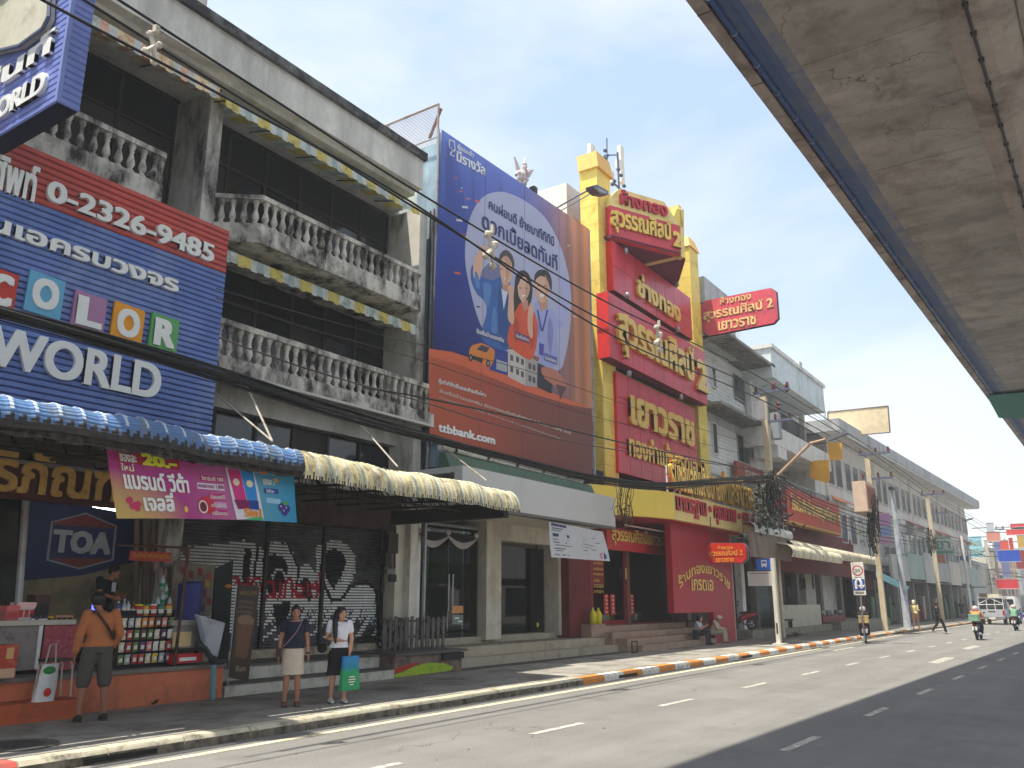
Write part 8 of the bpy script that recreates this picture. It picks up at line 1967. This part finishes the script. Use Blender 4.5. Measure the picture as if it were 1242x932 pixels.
# vehicles
RUB=mat('tyre_rubber',srgb(28,28,30),.8);CHR=mat('chrome',srgb(200,200,204),.2,metal=.9)
def scooter(label,loc,rotz,c1,plate=True,group=None,box=None):
 o=thing('scooter',label,'motorcycle',loc,group,rotz);WL[o.name]=Vector((0,0,0))
 B=lambda mb,nm,m,par=o,**k:mb.build(nm,m,par,local=True,**k)
 P1=flat(*c1,rough=.25)
 for x in(-.62,.62):
  mb=MB();torus(mb,(x,0,.27),.225,.05,n=24);w=B(mb,'wheel',RUB,smooth=True)
  mb=MB();torus(mb,(x,0,.27),.17,.014,n=20)
  for k in range(5):t=2*math.pi*k/5;mb.tube([(x,0,.27),(x+.17*math.cos(t),0,.27+.17*math.sin(t))],.016,5)
  mb.ball((x,0,.27),.05,.06,.05);B(mb,'rim',CHR,w)
 rear=MB();loft(rear,[((-.95,0,.70),.05,.03),((-.75,0,.66),.12,.10),((-.4,0,.60),.15,.14),((-.1,0,.50),.12,.13),((.05,0,.38),.10,.08)],(0,1,0));B(rear,'rear_fairing',P1,smooth=True)
 fl=MB();fl.box(-.1,.42,-.16,.16,.28,.33);B(fl,'footboard',flat(40,40,44))
 sh=MB();loft(sh,[((.40,0,.30),.15,.05),((.46,0,.55),.20,.07),((.42,0,.80),.17,.08),((.36,0,.95),.10,.07)],(0,1,0));B(sh,'leg_shield',P1,smooth=True)
 ff=MB();loft(ff,[((.42,0,.42),.06,.03),((.60,0,.54),.075,.03),((.80,0,.46),.06,.02)],(0,1,0));B(ff,'front_fender',P1,smooth=True)
 st=MB();loft(st,[((-.80,0,.80),.08,.03),((-.5,0,.78),.14,.05),((-.15,0,.74),.13,.045),((.0,0,.72),.08,.03)],(0,1,0));B(st,'seat',flat(30,28,28),smooth=True)
 B(MB().tube([(.36,0,.95),(.33,0,1.04)],.03,6).tube([(.28,-.32,1.06),(.35,0,1.03),(.28,.32,1.06)],.016,6),'handlebar',RUB)
 for s_ in(-1,1):
  B(MB().tube([(.30,s_*.24,1.07),(.30,s_*.30,1.20)],.008,5).ball((.30,s_*.30,1.23),.015,.06,.035),'mirror',RUB)
  B(MB().tube([(.58,s_*.07,.27),(.40,s_*.07,.80)],.02,6),'fork',CHR)
 B(MB().ball((.50,0,.88),.05,.09,.06),'headlight',flat(220,224,228),smooth=True)
 B(MB().ball((-.94,0,.70),.03,.09,.035),'tail_light',flat(190,30,30),smooth=True)
 if plate:B(MB().box(-1.02,-1.0,-.11,.11,.45,.62),'number_plate',flat(226,226,220))
 B(MB().tube([(-.98,0,.68),(-1.0,0,.42)],.05,4),'rear_fender',RUB)
 B(MB().tube([(-.1,-.14,.25),(-.5,-.17,.24),(-.85,-.18,.32)],[.025,.05,.055],8),'exhaust',CHR)
 if box:B(MB().box(-1.05,-.72,-.2,.2,.86,1.16),'rear_box',flat(*box));B(MB().box(-1.06,-.71,-.21,.21,1.12,1.17),'box_lid',flat(*[min(255,c+20)for c in box]))
 return o
RIDE=dict(pelvis=(0,.30,.82),waist=(0,.28,.98),chest=(0,.20,1.15),neck=(0,.14,1.29),head=(0,.10,1.40),sR=(-.18,.16,1.25),sL=(.18,.16,1.25),eR=(-.25,-.02,1.05),eL=(.25,-.02,1.05),wR=(-.27,-.24,1.06),wL=(.27,-.24,1.06),hR=(-.10,.26,.80),hL=(.10,.26,.80),kR=(-.17,-.12,.72),kL=(.17,-.12,.72),aR=(-.16,-.02,.36),aL=(.16,-.02,.36))
s1p=PZ(1188,776,0)
scooter('dark scooter with white plate and green crate going away down the road',s1p,math.atan(SL),(40,44,54),group='motorcycles on the street',box=(130,172,146))
person('motorcycle rider in orange vest and white helmet seen from behind on the green-boxed scooter',s1p,math.pi/2+math.atan(SL),RIDE,h=1.6,skin=(180,130,104),top=(214,150,92),sleeve=1.9,bottom=(50,56,70),legs=1.95,shoes=(40,40,44),helmet=(226,196,190),vox=.018,width=1.15)
s2p=PZ(1233,765,0)
scooter('black scooter with white plate at the right edge of the road',s2p,math.atan(SL),(30,30,34),group='motorcycles on the street')
person('motorcycle rider in green vest and pale helmet near the right edge',s2p,math.pi/2+math.atan(SL),RIDE,h=1.6,skin=(180,130,104),top=(120,168,140),sleeve=1.9,bottom=(40,44,56),legs=1.95,shoes=(40,40,44),helmet=(214,196,180),vox=.018,width=1.1)
s3p=PZ(1056,780,0)
scooter('dark scooter with cream and red trim standing at the kerb by the U-turn sign',(s3p.x,s3p.y+.2,0),math.atan(SL)+.25,(60,50,56),group='motorcycles on the street',box=(206,176,120))
person('rider in dark jacket and white helmet sitting on the scooter at the kerb',(s3p.x,s3p.y+.2,0),math.pi/2+math.atan(SL)+.25,RIDE,h=1.6,skin=(180,130,104),top=(46,40,44),sleeve=1.9,bottom=(40,40,50),legs=1.95,shoes=(40,40,44),helmet=(214,210,206),vox=.018)
p_=P(898,762,13.3)
scooter('red scooter parked on the plinth right of the crimson board',(p_.x+.3,13.4,.52),2.6,(150,34,44),plate=False,group='motorcycles on the street')
for k,(x,y)in enumerate(((1238,757),(1246,760))):
 q=PZ(x,y,0);scooter(['blue scooter behind the green-vested rider','grey scooter at the far right edge'][k],q,math.atan(SL),[(50,100,180),(120,124,130)][k],group='motorcycles on the street')
tkp=PZ(1205,758,0);tk=thing('pickup_truck','silver pickup truck with a white framed cage canopy driving away','pickup truck',tkp,None,math.atan(SL));WL[tk.name]=Vector((0,0,0))
SIL=mat('silver_paint',srgb(186,190,196),.3,metal=.4,var=.04)
B=lambda mb,nm,m,par=tk,**k:mb.build(nm,m,par,local=True,**k)
B(MB().box(0,2.2,-.88,.88,.55,1.15),'load_bed',SIL);B(MB().box(-.04,0,-.80,.80,.58,1.12),'tailgate',mat('silver_gate',srgb(200,204,208),.35,metal=.3));B(MB().box(-.055,-.041,-.25,.25,.95,1.02),'gate_handle',DSTEEL)
hood=MB();hood.prism([(2.2,-.85,.5),(5.1,-.85,.5),(5.1,-.85,.95),(4.1,-.85,1.1),(3.6,-.80,1.68),(2.3,-.80,1.72),(2.2,-.85,1.1)],(0,1.7,0));B(hood,'cab',SIL)
B(MB().box(2.17,2.2,-.65,.65,1.2,1.6),'rear_window',DGLASS);B(MB().box(-.16,-.0,-.85,.85,.42,.56),'rear_bumper',CHR);B(MB().box(-.18,-.165,-.22,.22,.44,.55),'number_plate',WHITE)
for s_ in(-1,1):
 B(MB().box(-.05,.02,s_*.80-.08,s_*.80+.08,.72,1.05),'tail_light',flat(180,40,40))
 B(MB().box(2.4,3.5,s_*.855-.01,s_*.855+.01,1.15,1.58),'side_window',DGLASS)
 for x in(.75,4.2):
  mb=MB();mb.tube([(x,s_*.88,.34),(x,s_*.66,.34)],.34,16);w=B(mb,'wheel',RUB);B(MB().tube([(x,s_*.89,.34),(x,s_*.86,.34)],.18,10),'hub',CHR,w)
cg=MB()
for y in(-.84,-.28,.28,.84):cg.tube([(0,y,1.12),(0,y,2.0)],.03,5)
for z in(1.5,2.0):cg.tube([(0,-.84,z),(0,.84,z)],.03,5)
cg.tube([(0,-.84,1.55),(0,0,1.98)],.025,5).tube([(0,.84,1.55),(0,0,1.98)],.025,5)
for y in(-.84,.84):cg.tube([(0,y,2.0),(2.2,y,2.0)],.03,5).tube([(2.2,y,1.1),(2.2,y,2.0)],.03,5).tube([(1.1,y,1.1),(1.1,y,2.0)],.03,5)
B(cg,'cage_frame',WHITEP);B(MB().box(-.05,2.6,-.9,.9,2.02,2.08),'cage_roof',WHITEP);B(MB().box(.1,.12,-.8,.8,1.15,1.95),'cage_tarp',flat(70,70,76));B(MB().box(.3,2.0,-.6,.6,2.08,2.3),'roof_load',flat(190,180,160));B(MB().box(-.1,.5,.2,.7,2.08,2.35),'roof_load',flat(90,70,60))
vp=PZ(1222,750,0);vn=thing('white_van','white box van ahead of the pickup truck in the traffic','van',vp,None,math.atan(SL));WL[vn.name]=Vector((0,0,0))
B=lambda mb,nm,m,par=vn,**k:mb.build(nm,m,par,local=True,**k)
bd=MB();bd.prism([(0,-.95,.45),(4.6,-.95,.45),(4.7,-.95,1.0),(3.9,-.95,1.2),(3.3,-.9,2.1),(.1,-.9,2.25),(0,-.95,1.2)],(0,1.9,0));B(bd,'body',mat('van_white',srgb(220,222,220),.35));B(MB().box(-.02,0.05,-.75,.75,1.35,1.95),'rear_window',DGLASS);B(MB().box(-.1,.0,-.9,.9,.38,.55),'bumper',flat(60,60,64))
for s_ in(-1,1):
 B(MB().box(-.03,.02,s_*.86-.05,s_*.86+.05,.9,1.3),'tail_light',flat(170,40,40))
 for x in(.8,3.8):B(MB().tube([(x,s_*.96,.33),(x,s_*.72,.33)],.33,14),'wheel',RUB)
# street furniture
bsp=PZ(945,782,.15);Xb,Yb=bsp.x,bsp.y
bs=thing('bus_stop_post','leaning-looking cream bus stop post with blue bus sign and blank white plate','bus stop sign',(Xb,Yb,.15))
topb=P(936,677,Yb).z
MB().prism([(Xb-.30,Yb-.14,.15),(Xb+.14,Yb-.14,.15),(Xb+.14,Yb+.05,.15),(Xb-.30,Yb+.05,.15)],(0,0,.0001))
MB().box(Xb-.35,Xb+.30,Yb-.25,Yb+.15,.14,.20).build('base_plate',mat('cream_metal',srgb(214,210,196),.5,dirt=srgb(160,150,130),damt=.35),bs)
MB().box(Xb-.10,Xb+.12,Yb-.07,Yb+.07,.2,topb).build('column',MATS['cream_metal'],bs);MB().box(Xb-.107,Xb-.09,Yb-.03,Yb+.03,.55,.95).build('service_hatch',DSTEEL,bs)
def xpl(x,y,t=0):return PX(x,y,Xb+.0)
q=[xpl(917,677),xpl(934,677),xpl(935,693),xpl(918,692)]
yl,yr=xpl(917,680).y,Yb+.07
blu=MB().box(Xb-.02,Xb+.03,yr,yl,xpl(917,692).z,topb-.02).build('blue_bus_sign',flat(30,100,196),bs)
yc_=(yl+yr)/2-.02;zc_=(xpl(917,692).z+topb)/2+.02
MB().box(Xb-.03,Xb-.021,yc_-.11,yc_+.11,zc_-.10,zc_+.14).build('bus_symbol',WHITE,blu);MB().box(Xb-.035,Xb-.031,yc_-.08,yc_+.08,zc_+.01,zc_+.09).build('bus_symbol_window',flat(30,100,196),blu)
for s_ in(-1,1):MB().box(Xb-.03,Xb-.021,yc_+s_*.07-.02,yc_+s_*.07+.02,zc_-.14,zc_-.10).build('bus_symbol_wheel',WHITE,blu)
yl2=xpl(907,700).y
pw=MB().box(Xb-.02,Xb+.03,yr,yl2,xpl(907,711).z,xpl(907,693.5).z).build('white_route_plate',flat(196,196,192),bs)
MB().box(Xb-.026,Xb-.021,yr+.12,yl2-.08,xpl(907,696.5).z,xpl(907,695.5).z).build('thin_line',flat(150,120,90),pw)
us=PZ(1046,770,.15);Xu=39.5;Yu=PX(1046,730,Xu).y;Yu=PX(1041,700,Xu).y
ut=thing('u_turn_sign','tall road sign with red ring plate over a blue U-turn plate','road sign',(Xu,Yu,.15))
zt_,zb2=PX(1040,682,Xu).z,PX(1042,722,Xu).z;wv=abs(PX(1034,700,Xu).y-PX(1049,700,Xu).y)/2
MB().tube([(Xu+.04,Yu,.12),(Xu+.04,Yu,zt_)],.035,8).build('pole',STEEL,ut)
pl1=MB().box(Xu-.02,Xu,Yu-wv,Yu+wv,zb2,zt_).build('white_plate',flat(226,224,216),ut)
zm=zt_-(zt_-zb2)*.26
def disc(c,r,nm,m,x):return MB().poly([(x,c[0]-r*math.cos(t),c[1]+r*math.sin(t))for t in[2*math.pi*i/24 for i in range(24)]]).build(nm,m,pl1)
disc((Yu,zm),wv*.88,'red_ring',flat(190,40,50),Xu-.024);disc((Yu,zm),wv*.68,'ring_field',flat(226,224,216),Xu-.028)
lettering(pl1,'20',(Xu-.03,Yu+wv*.4,zm-wv*.28),Vector((0,-1,0)),ZA,wv*.8,wv*.55,flat(120,120,124),.003,bold=.03,split=False)
zs_=zt_-(zt_-zb2)*.52;ze_=zt_-(zt_-zb2)*.86
MB().box(Xu-.026,Xu-.021,Yu-wv*.95,Yu+wv*.95,ze_,zs_).build('blue_plate',flat(30,80,170),pl1)
zz=zs_-(zs_-ze_)*.62
MB().tube([(Xu-.04,Yu+wv*.45,zz-.12),(Xu-.04,Yu+wv*.45,zz+.15),(Xu-.04,Yu+wv*.2,zz+.28),(Xu-.04,Yu-wv*.15,zz+.28),(Xu-.04,Yu-wv*.4,zz+.15),(Xu-.04,Yu-wv*.4,zz+.0)],.055,6).build('u_turn_arrow',WHITE,pl1)
MB().poly([(Xu-.05,Yu-wv*.4-.16,zz+.05),(Xu-.05,Yu-wv*.4+.16,zz+.05),(Xu-.05,Yu-wv*.4,zz-.14)]).build('arrow_head',WHITE,pl1)
for k in range(2):MB().box(Xu-.026,Xu-.021,Yu-wv*.6,Yu+wv*.6,zt_-(zt_-zb2)*(.455+.0)-.04,zt_-(zt_-zb2)*.455).build('text_line',flat(150,150,150),pl1)if k==0 else MB().box(Xu-.026,Xu-.021,Yu-wv*.7,Yu+wv*.7,zb2+.06,zb2+.12).build('text_line',flat(120,110,90),pl1)
bt_=thing('metal_stand','small dark metal frame standing at the corner of the bank steps','frame',P(764,790,12.7))
c=P(757,787,12.9);
for a_,b_ in(((0,0),(.38,0)),((0,.34),(.38,.34)),((0,0),(0,.34)),((.38,0),(.38,.34))):MB().tube([(c.x+a_[0],12.62,.17+a_[1]),(c.x+b_[0],12.62,.17+b_[1])],.02,5).build('bar',DSTEEL,bt_)
cbx=thing('cardboard_pile','flat dark cardboard pile on the pavement past the bus stop','cardboard',P(965,772,11.8));c=PZ(966,772,.15)
MB().box(c.x-.6,c.x+.7,c.y-.25,c.y+.3,.15,.22).build('sheet',flat(90,76,66),cbx);MB().prism([(c.x-.4,c.y-.2,.224),(c.x+.3,c.y-.2,.224),(c.x+.5,c.y+.2,.30),(c.x-.2,c.y+.2,.30)],(0,0,.02)).build('sheet',flat(70,60,54),cbx)
ch_=thing('bench_frame','small dark bench against the low white wall','bench',P(955,755,12.8));c=P(953,752,12.75)
MB().box(c.x-.8,c.x+.8,12.6,12.9,c.z-.03,c.z+.03).build('seat',DSTEEL,ch_)
for x in(-.7,.7):MB().box(c.x+x-.03,c.x+x+.03,12.65,12.85,.50,c.z-.03).build('leg',DSTEEL,ch_)
if HAZE:
 hzm=bpy.data.materials.new('haze');hzm.use_nodes=True;n_=hzm.node_tree.nodes;n_.clear()
 out=n_.new('ShaderNodeOutputMaterial');pv=n_.new('ShaderNodeVolumePrincipled');pv.inputs['Density'].default_value=HAZE;pv.inputs['Color'].default_value=(.9,.95,1,1);pv.inputs['Anisotropy'].default_value=.2
 hzm.node_tree.links.new(pv.outputs[0],out.inputs['Volume'])
 hzo=MB().box(-60,420,-60,60,-1.2,24).build('haze',hzm);hzo['kind']='stuff'
 SC.cycles.volume_bounces=1
